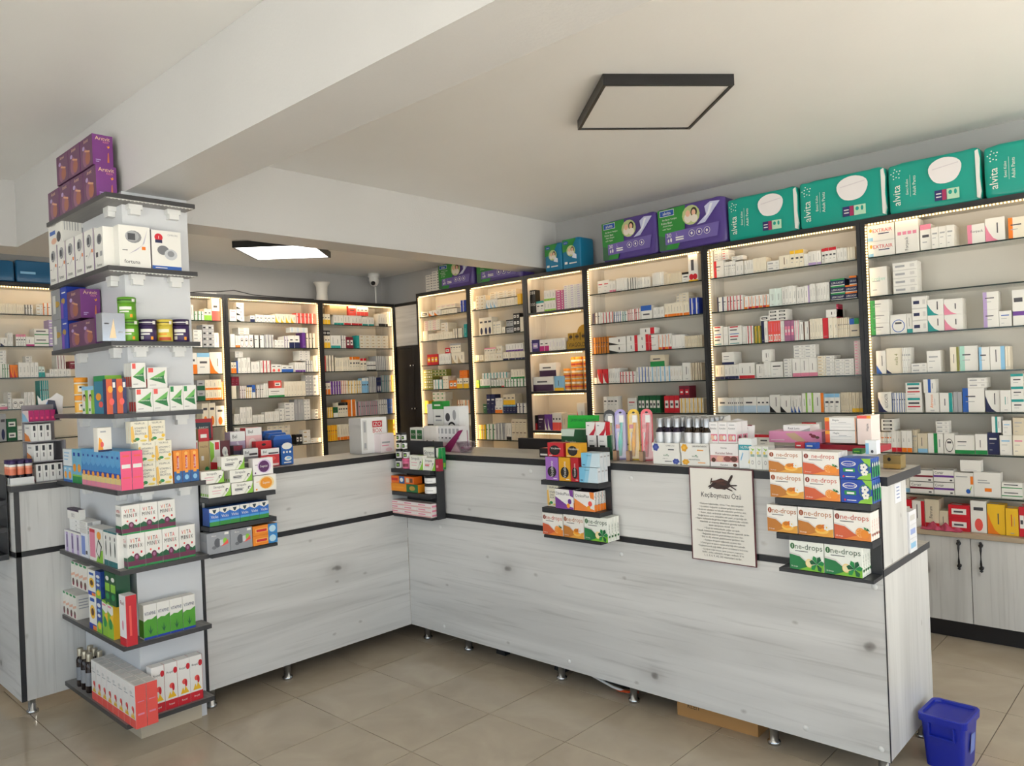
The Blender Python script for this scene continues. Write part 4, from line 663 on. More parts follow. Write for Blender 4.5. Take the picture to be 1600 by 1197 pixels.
def jar(kind, D, h):
    """returns (body mesh, lid mesh, wrap label mesh or None, name, description)"""
    r = D/2*.96
    P = {'JAR_green': ('6aa92c', '5d9a26', 'lime green powder jar'), 'JAR_purple': ('3d2a5c', '35244f', 'dark purple powder jar'), 'JAR_yellow': ('e4cf52', 'd9c34a', 'yellow powder jar'), 'JAR_orange': ('f3ead8', 'f09a22', 'white jar with orange lid'), 'JAR_bw': ('eeeeec', '1d1d20', 'round white tub with black label'), 'JAR_pink': ('e77aa2', 'e0608e', 'small pink tub'), 'JAR_wb': ('efefed', '1d1d20', 'white jar with black lid')}[kind]
    b, l, t = MB(), MB(), MB()
    hb = h*.72
    b.lathe([(0, 0), (r*.93, 0), (r, h*.03), (r, hb), (r*.9, hb+h*.01), (0, hb+h*.01)], P[0], 24)
    l.lathe([(r*1.0, hb+h*.012), (r*1.03, hb+h*.03), (r*1.03, h*.97), (r*.97, h*.998), (0, h*.998)], P[1], 24)
    n = 9
    def patch(a0, a1, z0, z1, c, dr):
        vs = []
        for i in range(n+1):
            a = a0+(a1-a0)*i/n
            vs += [((r+dr)*math.cos(a), (r+dr)*math.sin(a), z0), ((r+dr)*math.cos(a), (r+dr)*math.sin(a), z1)]
        t.grid(vs, [(2*i, 2*i+2, 2*i+3, 2*i+1) for i in range(n)], c, True)
    A = -math.pi/2
    if kind == 'JAR_pink': patch(A-.7, A+.5, h*.2, h*.5, 'maroon', .0006)
    elif kind == 'JAR_bw': patch(A-.9, A+.9, h*.15, h*.6, 'e6e6e2', .0006); patch(A-.45, A+.45, h*.15, h*.6, 'black', .001); patch(A-.2, A+.2, h*.25, h*.45, 'lime', .0014)
    elif kind == 'JAR_wb': patch(A-1.2, A+1.2, h*.1, h*.62, 'f4f4f2', .0006); patch(A-.5, A+.5, h*.3, h*.36, 'grey', .001)
    elif kind == 'JAR_orange': patch(A-1.6, A+1.6, h*.08, h*.64, 'f2b44a', .0006); patch(A-.4, A+.6, h*.2, h*.55, 'f4ead4', .001); patch(A-.2, A+.5, h*.4, h*.5, 'black', .0014)
    else:
        ac = 'black' if kind != 'JAR_purple' else 'w'
        patch(A-1.3, A+.9, hb+h*.12, hb+h*.16, ac, r*.04); patch(A+.55, A+.95, hb+h*.06, hb+h*.2, 'w', r*.045)
        patch(A-.9, A+.5, h*.42, h*.56, 'w' if kind != 'JAR_yellow' else 'f4efc8', .0006); patch(A-.9, A+.2, h*.3, h*.37, 'w' if kind != 'JAR_yellow' else 'tang', .0006)
        if kind == 'JAR_yellow': patch(A-.8, A+.8, h*.06, h*.2, 'c9542a', .0006)
        else: patch(A-.9, A-.5, h*.1, h*.25, 'shade', .0006); patch(A+.3, A+.6, h*.08, h*.22, 'tang', .0006)
    return b.mesh('jar'), l.mesh('lid'), t.mesh('label'), P[2]
def bottle_parts(h, r, glass, cap, lab, l0=.06, l1=.69):
    b, c, t = MB(), MB(), MB()
    b.lathe([(0, 0), (r*.9, 0), (r, h*.03), (r, h*.70), (r*.8, h*.76), (r*.5, h*.79), (r*.5, h*.82), (0, h*.82)], glass, 18)
    c.lathe([(r*.7, h*.80), (r*.7, h*.98), (r*.62, h), (0, h)], cap, 18)
    t.lathe([(r*1.015, h*l0), (r*1.015, h*l1)], lab, 18)
    return b.mesh('bottle'), c.mesh('cap'), t.mesh('label')

DISP=[
("S1L","y",1.222,-4.205,-3.55,2.372,0.144,4,1,1,0.085,"kids_purple"),
("S1L","y",1.222,-4.06,-3.579,2.523,0.136,3,1,1,0.085,"kids_purple"),
("S2L","y",1.222,-4.22,-3.604,2.062,0.189,5,1,1,0.085,"bp_monitor"),
("S2L","y",1.222,-4.22,-4.017,2.247,0.128,1,1,1,0.085,"bp_white"),
("S2L","y",1.222,-3.598,-3.503,2.062,0.179,1,1,1,0.085,"bp_grey"),
("S2R","x",-3.445,1.266,1.398,2.062,0.182,1,1,1,0.08,"bp_big"),
("S2R","x",-3.445,1.403,1.533,2.062,0.176,1,1,1,0.08,"bp_blue"),
("S3L","y",1.222,-4.223,-4.084,1.742,0.298,1,2,1,0.085,"foil"),
("S3L","y",1.222,-4.079,-3.992,1.742,0.296,1,2,1,0.085,"royal_box"),
("S3L","y",1.222,-3.976,-3.64,1.742,0.116,2,1,1,0.085,"kids_purple"),
("S3L","y",1.222,-3.988,-3.809,1.873,0.134,1,1,1,0.085,"kids_purple"),
("S3R","x",-3.445,1.185,1.278,1.742,0.12,1,1,1,0.07,"foil_wide"),
("S3R","x",-3.445,1.272,1.345,1.742,0.095,1,1,1,0.076,"JAR_green"),
("S3R","x",-3.445,1.265,1.338,1.838,0.096,1,1,1,0.076,"JAR_green"),
("S3R","x",-3.445,1.35,1.422,1.742,0.098,1,1,1,0.075,"JAR_purple"),
("S3R","x",-3.445,1.425,1.493,1.742,0.1,1,1,1,0.069,"JAR_yellow"),
("S3R","x",-3.445,1.495,1.572,1.742,0.103,1,1,1,0.076,"JAR_purple"),
("S4L","y",1.222,-4.03,-3.845,1.432,0.086,1,1,1,0.063,"JAR_orange"),
("S4L","y",1.222,-4.025,-3.854,1.518,0.084,1,1,1,0.059,"JAR_orange"),
("S4L","y",1.222,-3.837,-3.685,1.432,0.126,2,1,1,0.05,"kid_green"),
("S4L","y",1.222,-3.681,-3.55,1.432,0.168,1,1,1,0.07,"kid_teal"),
("S4L","y",1.222,-3.494,-3.453,1.432,0.105,1,1,1,0.05,"nic"),
("S4R","x",-3.445,1.191,1.273,1.432,0.15,2,1,1,0.04,"dark_orange"),
("S4R","x",-3.445,1.309,1.454,1.432,0.104,2,1,3,0.025,"nic_red"),
("S4R","x",-3.445,1.455,1.576,1.432,0.113,2,1,3,0.025,"nic"),
("S4R","x",-3.445,1.295,1.356,1.54,0.109,1,1,4,0.02,"nic_red"),
("S4R","x",-3.445,1.361,1.447,1.536,0.092,1,1,2,0.03,"nic_red"),
("S5L","y",1.222,-4.139,-4.015,1.107,0.074,2,1,1,0.04,"kid_small"),
("S5L","y",1.222,-4.139,-4.015,1.184,0.079,1,1,1,0.04,"white_small"),
("S5L","y",1.222,-4.008,-3.883,1.107,0.16,2,1,1,0.045,"kid_greenblue"),
("S5L","y",1.222,-3.879,-3.408,1.107,0.166,8,1,2,0.045,"kid_blue"),
("S5L","x",-3.53,1.178,1.235,1.271,0.104,1,1,1,0.05,"child_orange"),
("S5R","x",-3.445,1.311,1.455,1.107,0.106,2,1,3,0.028,"vitc"),
("S5R","x",-3.445,1.311,1.455,1.213,0.09,2,1,3,0.028,"vitc"),
("S5R","x",-3.445,1.283,1.43,1.3,0.095,2,1,2,0.028,"vitc"),
("S5R","x",-3.445,1.46,1.575,1.107,0.145,3,1,1,0.05,"tube_orange"),
("S6L","y",1.222,-4.164,-3.938,0.767,0.103,3,1,1,0.05,"lilac_tall"),
("S6L","y",1.222,-3.934,-3.836,0.767,0.11,1,1,1,0.05,"blue_tall"),
("S6L","y",1.222,-4.083,-3.843,0.876,0.057,1,3,1,0.06,"white_flat"),
("S6L","y",1.222,-4.106,-3.949,0.93,0.05,1,1,1,0.03,"plum_flat"),
("S6L","y",1.222,-3.822,-3.652,0.767,0.151,1,1,1,0.06,"tea_pink"),
("S6L","y",1.222,-3.638,-3.483,0.767,0.154,3,1,1,0.07,"leaf_white"),
("S6R","x",-3.445,1.25,1.544,0.767,0.147,4,1,1,0.065,"vitaminix"),
("S6R","x",-3.445,1.231,1.459,0.913,0.126,3,1,1,0.065,"vitaminix"),
("S7L","y",1.222,-4.234,-4.031,0.447,0.116,4,1,1,0.07,"egg"),
("S7L","y",1.222,-4.087,-3.869,0.607,0.12,4,1,1,0.06,"egg"),
("S7L","y",1.222,-3.858,-3.766,0.447,0.16,1,1,1,0.06,"sun_white"),
("S7L","y",1.222,-3.858,-3.766,0.602,0.117,1,1,1,0.06,"sun_white"),
("S7L","y",1.222,-3.762,-3.697,0.447,0.155,1,1,1,0.06,"sun_blue"),
("S7L","y",1.222,-3.762,-3.697,0.601,0.123,1,1,1,0.06,"sun_blue"),
("S7L","y",1.222,-3.693,-3.56,0.447,0.158,2,1,1,0.04,"lime_box"),
("S7L","y",1.222,-3.648,-3.518,0.597,0.142,2,1,1,0.06,"green_tall"),
("S7L","y",1.222,-3.487,-3.416,0.447,0.214,1,1,1,0.045,"red_tall"),
("S7R","x",-3.445,1.304,1.531,0.447,0.15,4,1,1,0.05,"grass"),
("S8L","y",1.222,-4.111,-3.886,0.117,0.182,3,1,1,0.026,"BOTTLE_dark"),
("S8L","y",1.222,-3.865,-3.351,0.117,0.181,8,1,2,0.045,"flower_red"),
("S8R","x",-3.445,1.325,1.552,0.117,0.202,4,1,1,0.05,"flower_red2"),
("A1","x",-3.437,1.612,1.719,1.019,0.061,1,1,4,0.0205,"strep_pink"),
("A1","x",-3.437,1.723,1.832,1.019,0.056,1,1,3,0.021,"strep_black"),
("A1","x",-3.437,1.837,1.956,1.019,0.076,1,1,2,0.021,"sept_orange"),
("A1","x",-3.437,1.579,1.689,1.086,0.058,1,1,3,0.021,"strep_pink"),
("A1","x",-3.437,1.717,1.831,1.077,0.06,1,1,3,0.021,"strep_black"),
("A1","x",-3.437,1.835,1.942,1.098,0.08,1,1,2,0.021,"sept_purple"),
("A1","x",-3.437,1.678,1.793,1.138,0.065,1,1,2,0.021,"strep_black"),
("A2","x",-3.437,1.61,1.91,0.888,0.082,6,1,1,0.07,"vicks"),
("A3","x",-3.437,1.594,1.818,0.759,0.099,2,1,1,0.07,"device_grey"),
("A3","x",-3.437,1.821,1.951,0.759,0.095,1,2,1,0.07,"tube_flat"),
("B1","y",2.744,-3.524,-3.447,1.032,0.056,1,1,2,0.049,"JAR_bw"),
("B1","y",2.744,-3.513,-3.382,1.092,0.049,2,1,2,0.041,"JAR_bw"),
("B1","y",2.744,-3.501,-3.399,1.145,0.046,2,1,2,0.032,"JAR_bw"),
("B1","y",2.744,-3.498,-3.402,1.193,0.043,2,1,2,0.03,"JAR_bw"),
("B1","y",2.744,-3.368,-3.25,1.032,0.081,1,1,1,0.03,"strep_pink"),
("B1","y",2.785,-3.292,-3.164,1.032,0.122,1,1,2,0.025,"strep_green"),
("B1","y",2.75,-3.255,-3.157,1.032,0.069,1,1,1,0.025,"strep_green"),
("B1","y",2.744,-3.147,-3.119,1.032,0.066,1,1,1,0.03,"red_mint"),
("B1","y",2.742,-3.469,-3.369,1.032,0.058,1,1,1,0.064,"JAR_pink"),
("B2","y",2.744,-3.555,-3.304,0.902,0.045,1,1,1,0.06,"tube_orange_flat"),
("B2","y",2.744,-3.555,-3.334,0.948,0.041,1,1,1,0.06,"tube_blue_flat"),
("B2","y",2.744,-3.298,-3.162,0.902,0.055,1,1,1,0.089,"JAR_wb"),
("B2","y",2.744,-3.295,-3.167,0.959,0.042,1,1,1,0.084,"JAR_wb"),
("B3","y",2.744,-3.563,-3.199,0.772,0.076,3,3,1,0.07,"pink_flat"),
("C1","y",2.744,-2.36,-2.283,1.032,0.109,1,1,1,0.05,"voc_purple"),
("C1","y",2.744,-2.279,-2.21,1.032,0.11,1,1,1,0.05,"voc_yellow"),
("C1","y",2.744,-2.208,-2.163,1.032,0.111,1,1,1,0.05,"voc_red"),
("C1","y",2.744,-2.16,-2.055,1.032,0.069,1,1,3,0.025,"blue_fade"),
("C1","y",2.744,-2.145,-2.04,1.103,0.064,1,1,3,0.025,"blue_fade"),
("C1","y",2.744,-2.343,-2.248,1.144,0.065,1,1,1,0.05,"voc_red_w"),
("C1","y",2.744,-2.232,-2.147,1.144,0.065,1,1,1,0.05,"voc_yellow_w"),
("C2","y",2.77,-2.379,-2.307,0.902,0.101,1,1,1,0.05,"vitc"),
("C2","y",2.743,-2.307,-2.199,0.902,0.091,1,1,3,0.021,"dink_purple"),
("C2","y",2.743,-2.194,-2.08,0.902,0.088,1,1,4,0.021,"dink_orange"),
("C3","y",2.744,-2.392,-2.268,0.772,0.103,1,1,4,0.021,"drops_orange"),
("C3","y",2.744,-2.264,-2.146,0.772,0.106,1,1,4,0.021,"drops_honey"),
("C3","y",2.744,-2.142,-2.012,0.772,0.108,1,1,4,0.021,"drops_mint"),
("D1","y",2.744,-1.255,-1.128,1.032,0.093,1,1,4,0.021,"drops_honey"),
("D1","y",2.744,-1.126,-0.999,1.032,0.091,1,1,4,0.021,"drops_orange"),
("D1","y",2.744,-1.258,-1.13,1.125,0.083,1,1,4,0.021,"drops_honey"),
("D1","y",2.744,-1.128,-0.999,1.124,0.083,1,1,4,0.021,"drops_orange"),
("D1","y",2.743,-0.996,-0.891,1.032,0.082,1,1,4,0.021,"blue_flower"),
("D1","y",2.743,-0.998,-0.892,1.115,0.073,1,1,4,0.021,"blue_flower"),
("D2","y",2.747,-1.273,-1.157,0.902,0.1,1,1,4,0.021,"drops_honey"),
("D2","y",2.744,-1.154,-1.027,0.902,0.101,1,1,4,0.021,"drops_honey"),
("D2","y",2.744,-1.025,-0.9,0.902,0.099,1,1,4,0.021,"drops_orange"),
("D3","y",2.744,-1.191,-1.065,0.772,0.107,1,1,4,0.021,"drops_mint"),
("D3","y",2.744,-1.063,-0.933,0.772,0.107,1,1,4,0.021,"drops_mint"),
("RT","y",2.87,-1.843,-1.71,1.117,0.091,1,1,1,0.2,"TRAY_blue"),
("RT","y",2.87,-1.702,-1.571,1.117,0.092,1,1,1,0.2,"TRAY_yellow"),
("RT","y",2.87,-1.567,-1.441,1.117,0.096,1,1,1,0.1,"kerat_box"),
("RT","y",2.9,-1.584,-1.46,1.213,0.087,3,1,2,0.05,"kerat_small"),
("RT","y",2.86,-1.434,-1.378,1.117,0.12,1,1,1,0.05,"teal_box"),
("RT","y",2.85,-1.385,-1.305,1.117,0.091,3,1,2,0.03,"draw_small"),
("RT","y",2.95,-2.16,-2.095,1.117,0.234,1,1,1,0.02,"BRUSH_black"),
("RT","y",2.95,-2.095,-2.034,1.117,0.237,1,1,1,0.02,"BRUSH_lilac"),
("RT","y",2.95,-2.023,-1.96,1.117,0.237,1,1,1,0.02,"BRUSH_yellow"),
("RT","y",2.95,-1.951,-1.891,1.117,0.238,1,1,1,0.02,"BRUSH_pink"),
("RT","y",2.9,-2.232,-2.11,1.117,0.116,2,1,1,0.05,"bw_small"),
("RT","y",2.9,-2.232,-2.115,1.233,0.063,2,1,1,0.05,"rw_small"),
("RT","y",2.95,-2.426,-2.28,1.117,0.139,1,1,1,0.06,"green_tray"),
("RT","y",3.0,-2.44,-2.245,1.117,0.205,1,1,1,0.004,"GREENSIGN"),
("RT","y",3.1,-2.947,-2.642,1.117,0.063,1,1,1,0.02,"MONITOR"),
("RT","y",2.9,-2.531,-2.472,1.117,0.045,1,1,1,0.08,"dark_flat"),
("RT","y",2.95,-3.362,-3.167,1.117,0.146,6,1,1,0.06,"foot_white"),
("RT","y",2.93,-3.453,-3.343,1.117,0.146,2,1,1,0.05,"orange_badge"),
("RT","y",2.93,-3.579,-3.464,1.117,0.135,2,1,1,0.05,"rich_green"),
("RT","y",3.05,-3.404,-3.274,1.117,0.254,1,1,1,0.08,"flower_black"),
("RT","y",3.05,-3.497,-3.407,1.117,0.238,1,1,1,0.06,"leaf_oval"),
("RT","y",3.05,-3.555,-3.499,1.117,0.27,1,1,1,0.06,"black_white"),
("RT","y",3.05,-3.508,-3.414,1.355,0.048,1,1,1,0.06,"green_top"),
("RT","y",2.92,-3.212,-3.062,1.117,0.063,1,1,1,0.1,"BOWL"),
("RT","y",3.0,-1.369,-1.154,1.212,0.046,1,1,1,0.11,"pink_foot"),
("RT","y",3.02,-1.317,-1.207,1.256,0.025,1,1,1,0.1,"lens_white"),
("RT","y",2.88,-1.212,-1.174,1.201,0.025,1,1,1,0.04,"red_mini"),
("RT","y",2.88,-1.173,-1.131,1.201,0.024,1,1,1,0.04,"blue_mini"),
("RT","y",2.98,-1.133,-1.016,1.218,0.047,1,1,1,0.1,"hapix"),
("RT","y",2.98,-1.133,-1.016,1.266,0.049,1,1,1,0.1,"hapix"),
("RT","y",2.97,-1.01,-0.959,1.215,0.108,1,1,1,0.1,"hapix_side"),
("RT","y",2.88,-0.953,-0.914,1.189,0.05,1,1,1,0.04,"white_blue_mini"),
("RT","y",2.9,-1.006,-0.973,1.186,0.019,1,1,1,0.04,"green_mini"),
("RT","y",3.07,-0.954,-0.891,1.117,0.05,1,1,1,0.06,"gold_box"),
("LT","x",-3.62,1.622,1.776,1.117,0.262,1,1,1,0.1,"REDDISPLAY"),
("LT","x",-3.6,1.648,1.701,1.117,0.218,1,1,1,0.04,"beige_redtop"),
("LT","x",-3.59,1.698,1.75,1.117,0.157,1,1,1,0.04,"white_green_red"),
("LT","x",-3.6,1.618,1.645,1.117,0.164,1,1,1,0.04,"white_redtop"),
("LT","x",-3.6,1.757,1.805,1.117,0.152,1,1,1,0.04,"dark_flower"),
("LT","x",-3.7,1.858,1.94,1.117,0.186,1,1,1,0.06,"bel_purple"),
("LT","x",-3.7,1.943,2.033,1.117,0.2,1,1,1,0.06,"bel_pink"),
("LT","x",-3.62,1.833,1.882,1.117,0.12,1,1,1,0.05,"navy_pack"),
("LT","x",-3.6,1.873,1.954,1.117,0.101,1,1,1,0.05,"bel_dark"),
("LT","x",-3.58,1.958,2.061,1.117,0.093,1,1,1,0.04,"bel_red"),
("LT","x",-3.64,1.964,2.053,1.117,0.13,1,1,1,0.04,"red_blister"),
("LT","x",-3.75,2.065,2.187,1.117,0.173,1,1,1,0.04,"BLUEPACK"),
("LT","x",-3.7,2.068,2.18,1.117,0.161,1,1,1,0.04,"BLUEPACK"),
("LT","x",-3.65,2.07,2.178,1.117,0.15,1,1,1,0.04,"BLUEPACK"),
("LT","x",-3.59,2.077,2.148,1.117,0.099,1,1,1,0.04,"blue_white_pack"),
("LT","x",-3.66,2.634,2.82,1.117,0.208,1,1,1,0.12,"izo"),
("LT","x",-3.6,2.725,2.823,1.117,0.112,1,1,1,0.07,"pink_white"),
]

SEG = {}
for s in DISP: SEG.setdefault((s[0], s[11]), []).append(s)
def pos_words(s, c, r, k):
    out = []
    sib = SEG[(s[0], s[11])]
    if len(sib) > 1:
        zs = sorted({round(x[5], 2) for x in sib})
        if len(zs) > 1:
            i = zs.index(round(s[5], 2)); out.append('bottom row' if i == 0 else 'top row' if i == len(zs)-1 else ORD[i]+' row up')
        us = sorted(x[3] for x in sib if round(x[5], 2) == round(s[5], 2))
        if len(us) > 1:
            i = us.index(s[3]); out.append('left one' if i == 0 else 'right one' if i == len(us)-1 else 'middle one')
    if s[7] > 1: out.append('leftmost' if c == 0 else 'rightmost' if c == s[7]-1 else ORD[c]+' from left')
    if s[8] > 1: out.append('lowest' if r == 0 else 'uppermost' if r == s[8]-1 else ORD[r]+' up')
    if s[9] > 1: out.append('frontmost' if k == 0 else 'rearmost' if k == s[9]-1 else ORD[k]+' back')
    return ', '.join(out)
def lab(desc, s, c=0, r=0, k=0):
    p = pos_words(s, c, r, k)
    return '%s, %s%s' % (desc, p+', ' if p else '', AD[s[0]])
def world(s, w, d, c, r, k, h):
    u = s[3]+(c+.5)*w; z = s[5]+r*h+.0004
    if s[1] == 'y': return (u, s[2]+d/2+k*(d+.0012), z), 0
    return (s[2]-d/2-k*(d+.0012), u, z), R(90)
for s in DISP:
    areaid, pl, val, ua, ub, z0, H, nc, nr, nd, dd, kind = s
    w, h = (ub-ua)/nc, H/nr
    if areaid[0] == 'S' and areaid[2] == 'L':     # keep left-arm goods on their shelf
        pass
    gid = '%s on %s' % (DS[kind][1] if kind in DS else kind.split('_')[0].lower()+' goods', AD[areaid])
    if kind in DS:
        for c in range(nc):
            for r in range(nr):
                for k in range(nd):
                    (p, rz) = world(s, w, dd, c, r, k, h)
                    o = put(DS[kind][0], carton(kind, w-.0014, dd-.0008, h-.0008), None, p, rz+R(random.uniform(-.8, .8)) if nd == 1 and nr == 1 else rz)
                    tag(o, lab(DS[kind][1], s, c, r, k), DS[kind][2], gid)
    elif kind.startswith('JAR'):
        bm, lm, tm_, desc = jar(kind, dd, h)
        n2 = 1
        for c in range(nc):
            for k in range(n2):
                u = ua+(c+.5)*w; p = (u, val+dd/2+k*(dd+.001), z0+.0004) if pl == 'y' else (val-dd/2-k*(dd+.001), u, z0+.0004)
                ang = R(25) if pl == 'y' else R(70)
                if areaid == 'S4L': ang = R(70)
                o = put('jar', bm, None, p, ang); put('lid', lm, o); put('label', tm_, o)
                tag(o, lab(desc, s, c, 0, k), 'jar', 'jars, '+AD[areaid])
    elif kind == 'BOTTLE_dark':
        bm, cm, lm = bottle_parts(h, .0195, M('2a1c1a', .08, name='dark_glass'), M('b9ae98', .3, .7, name='pale_metal_cap'), M('9a9da3', .35, .3, name='grey_label'), .18, .52)
        for c in range(3):
            for k in range(2):
                p = (ua+.03+c*.062, val+.024+k*.044, z0+.0004)
                o = put('bottle', bm, None, p, R(40)); put('cap', cm, o); put('label', lm, o)
                tag(o, 'dark glass bottle with pale cap, %s, %s row, lowest column shelf' % (('leftmost', 'second', 'third')[c], ('front', 'back')[k]), 'bottle', 'dark bottles on lowest column shelf')
    elif kind.startswith('TRAY'):
        ac, ac2, word = ('3f4f9e', '5a6ab8', 'blue') if kind.endswith('blue') else ('e8a82a', 'f0bc4a', 'yellow')
        W, D = ub-ua, dd; t = thing('display_carton', 'white open display carton with %s flower print on counter' % word, 'carton', ((ua+ub)/2, val+D/2, z0), 0, 'bottle display cartons')
        b = MB(); b.box(-W/2, W/2, -D/2, -D/2+.003, 0, H, 'w').box(-W/2, W/2, D/2-.003, D/2, 0, H+.11, 'w').box(-W/2, W/2, -D/2+.003, D/2-.003, 0, .003, 'w')
        for sx in (-W/2, W/2-.003):
            pts = [(-D/2+.003, .003), (D/2-.003, .003), (D/2-.003, H+.11), (D/2-.05, H+.105), (-D/2+.01, H+.01), (-D/2+.003, H)]
            n = len(pts); b.face([(sx, y, z) for y, z in pts], 'w'); b.face([(sx+.003, y, z) for y, z in pts][::-1], 'w')
        b.box(-W/2-.001, W/2+.001, -D/2-.004, -D/2-.0005, H-.036, H+.002, 'w')
        b.prints([T_('hünnap', .64, .15, '2f6a44', .44), ('r', 'F', .5, .70, .56, .74, 'green'), T_('ÇÖREK OTU' if word == 'blue' else 'SARI KANTARON', .42, .08, 'txt', .56, .46), ('r', 'F', .44 if word == 'blue' else .6, .2, .7 if word == 'blue' else .86, .25, 'txt' if word == 'blue' else 'tang')] + [('e', 'F', (.86 if word == 'blue' else .16)+.08*math.cos(a), .24+.12*math.sin(a), .05, .09, ac) for a in (0, 1, 2, 3, 4, 5)] + [('e', 'F', .86 if word == 'blue' else .16, .24, .05, .07, ac2)], W, D, H*.66)
        b.prints([('e', 'F', .14+.07*math.cos(a), .5+.25*math.sin(a), .05, .2, ac) for a in (0, 1, 2, 3, 4, 5)] + [('e', 'F', .14, .5, .05, .18, ac2), T_('ÇÖREK OTU' if word == 'blue' else 'SARI KANTARON', .7, .2, 'txt', .5, .68), ('r', 'F', .6, .2, .82, .32, 'txt' if word == 'blue' else 'tang')], W, D+.009, .038, (0, 0, H-.036))
        b.build('carton', t)
        bm, cm, lm = bottle_parts(.196, W/6.6, M('241a30', .08, name='violet_glass') if word == 'blue' else M('2c2016', .08, name='brown_glass'), M('b4b6ba', .28, .6, name='silver_cap'), M('d4d6da', .3, .15, name='silver_label'))
        for c in range(3):
            for k in range(4):
                p = ((ua+ub)/2+(c-1)*W/3.15, val+.028+k*.0435, z0+.0035)
                o = put('bottle', bm, None, p, 0); put('cap', cm, o); put('label', lm, o)
                tag(o, 'silver-capped bottle, %s column, %s row, in %s-flower carton' % (('left', 'middle', 'right')[c], ('front', 'second', 'third', 'back')[k], word), 'bottle', 'bottles in the %s-flower carton' % word)
    elif kind.startswith('BRUSH'):
        cw = kind[6:]; bgc = {'black': '2b2b2e', 'lilac': 'a79cd6', 'yellow': 'eec32e', 'pink': 'ee6a74'}[cw]; hc = {'black': '9ed23a', 'lilac': '4fc0b8', 'yellow': 'f0a818', 'pink': 'd93a4c'}[cw]
        W = .054; t = thing('toothbrush_pack', '%s toothbrush blister pack standing on counter' % {'black': 'black and green', 'lilac': 'lilac and teal', 'yellow': 'bright yellow', 'pink': 'coral pink'}[cw], 'toothbrush', ((ua+ub)/2, val, z0), R(33), 'toothbrush packs')
        def pill(w_, y0, y1, za, zb, c, mb):
            pts = [(-w_/2, za), (w_/2, za)]+[(w_/2*math.cos(a), zb-w_/2+w_/2*math.sin(a)) for a in [math.pi*i/8 for i in range(9)]]
            mb.prism(pts, y0, y1, c)
        m = MB(); pill(W, 0, .003, 0, H, bgc, m); m.prints([('r', 'F', .1, .62, .5, .70, 'c9202c'), ('r', 'F', .2, .3, .32, .55, 'w' if cw != 'black' else 'lime'), ('e', 'F', .5, .93, .12, .02, 'black')], W, .0, H, (0, 0, 0)); m.build('card', t)
        m = MB(); m.tube([(-.006, -.010, .02), (-.004, -.012, H*.35), (.002, -.012, H*.6), (.004, -.010, H*.86)], [.008, .0115, .006, .008], hc, 8).box(-.006, .014, -.020, -.008, H*.74, H*.88, 'w'); m.build('toothbrush', t)
        m = MB(); pill(W*.78, -.022, -.0005, .01, H*.93, CLEAR, m); m.build('blister', t)
        m = MB(); m.box(-.012, .004, -.026, .012, 0, .045, 'a8825c').box(.0045, .016, -.026, .012, 0, .045, '6a4c38')
        if cw != 'black': m.build('holder', t, (-.028, 0, 0))
    elif kind == 'GREENSIGN':
        t = MB(); t.box(-(ub-ua)/2, (ub-ua)/2, 0, .002, 0, H, '24b83c'); t.prints([T_('SAYIN HASTALARIMIZ', .88, .07, 'dgreen', .8), T_('LÜTFEN SIRA', .62, .07, 'dgreen', .5, .35), T_('NUMARASI', .44, .07, 'dgreen', .4, .3), T_('ALINIZ', .26, .07, 'dgreen', .3, .7)], ub-ua, .0, H)
        o = t.build('paper_sign', None, ((ua+ub)/2, val, z0), 0); o.rotation_euler = (R(-8), 0, 0)
        tag(o, 'bright green paper notice standing behind the mid-counter rack', 'sign')
    elif kind == 'MONITOR':
        t = thing('computer_monitor', 'black monitor seen low behind the long counter top', 'monitor', ((ua+ub)/2-.03, 3.27, .785))
        bx(-.19, .19, 0, .03, .10, 1.172-.785, M('141416', .4, name='monitor_black')).build('screen', t); MB().box(-.02, .02, .005, .02, .01, .1, BLACK).build('neck', t); bx(-.09, .09, -.07, .08, 0, .01, BLACK).build('base', t)
    elif kind == 'BOWL':
        m = MB(); g = glass_mat('cut_glass', (.84, .80, .84), rough=.12); rr = .052
        prof = [(0, .004), (rr*.55, 0), (rr*.62, .004), (rr*.8, .02), (rr*1.0, .042), (rr*1.06, .058), (rr*1.0, .06), (rr*.9, .042), (rr*.6, .012), (0, .009)]
        m.lathe(prof, g, 24)
        t = m.build('glass_bowl', None, ((ua+ub)/2+.03, val+.02, z0+.0004)); tag(t, 'cut glass bowl beside the magenta display stand', 'bowl')
        m = MB()
        for i in range(10):
            a = i*2.4; q = .026*math.sqrt(i/10); m.lathe([(0, -.007), (.010, 0), (0, .007)], ('d8b4c4', 'b9789a', 'e6dade')[i % 3], 8, (q*math.cos(a), q*math.sin(a), .024+.004*(i % 3)))
        m.build('sweets', t)['kind'] = 'stuff'
    elif kind == 'REDDISPLAY':
        W, D = ub-ua, dd; t = thing('display_carton', 'red display carton with dark banner beside the column', 'carton', (val-D/2, (ua+ub)/2, z0), R(90))
        b = MB(); b.box(-W/2, W/2, D/2-.004, D/2, 0, H, 'b01c2c').box(-W/2, W/2, -D/2, -D/2+.003, 0, .05, 'b01c2c').box(-W/2, -W/2+.003, -D/2+.003, D/2-.004, 0, .09, 'b01c2c').box(W/2-.003, W/2, -D/2+.003, D/2-.004, 0, .12, 'b01c2c').box(-W/2+.003, W/2-.003, -D/2+.003, D/2-.004, 0, .003, 'b01c2c')
        b.prints([('r', 'F', .0, .62, .94, .93, '1f3a44'), T_('DOĞAL BAKIM', .84, .06, 'w', .8), ('r', 'F', .1, .66, .85, .74, '2f5a5a')], W, -D+.008, H); b.build('carton', t)
    elif kind == 'BLUEPACK':
        i = SEG[(s[0], s[11])].index(s)
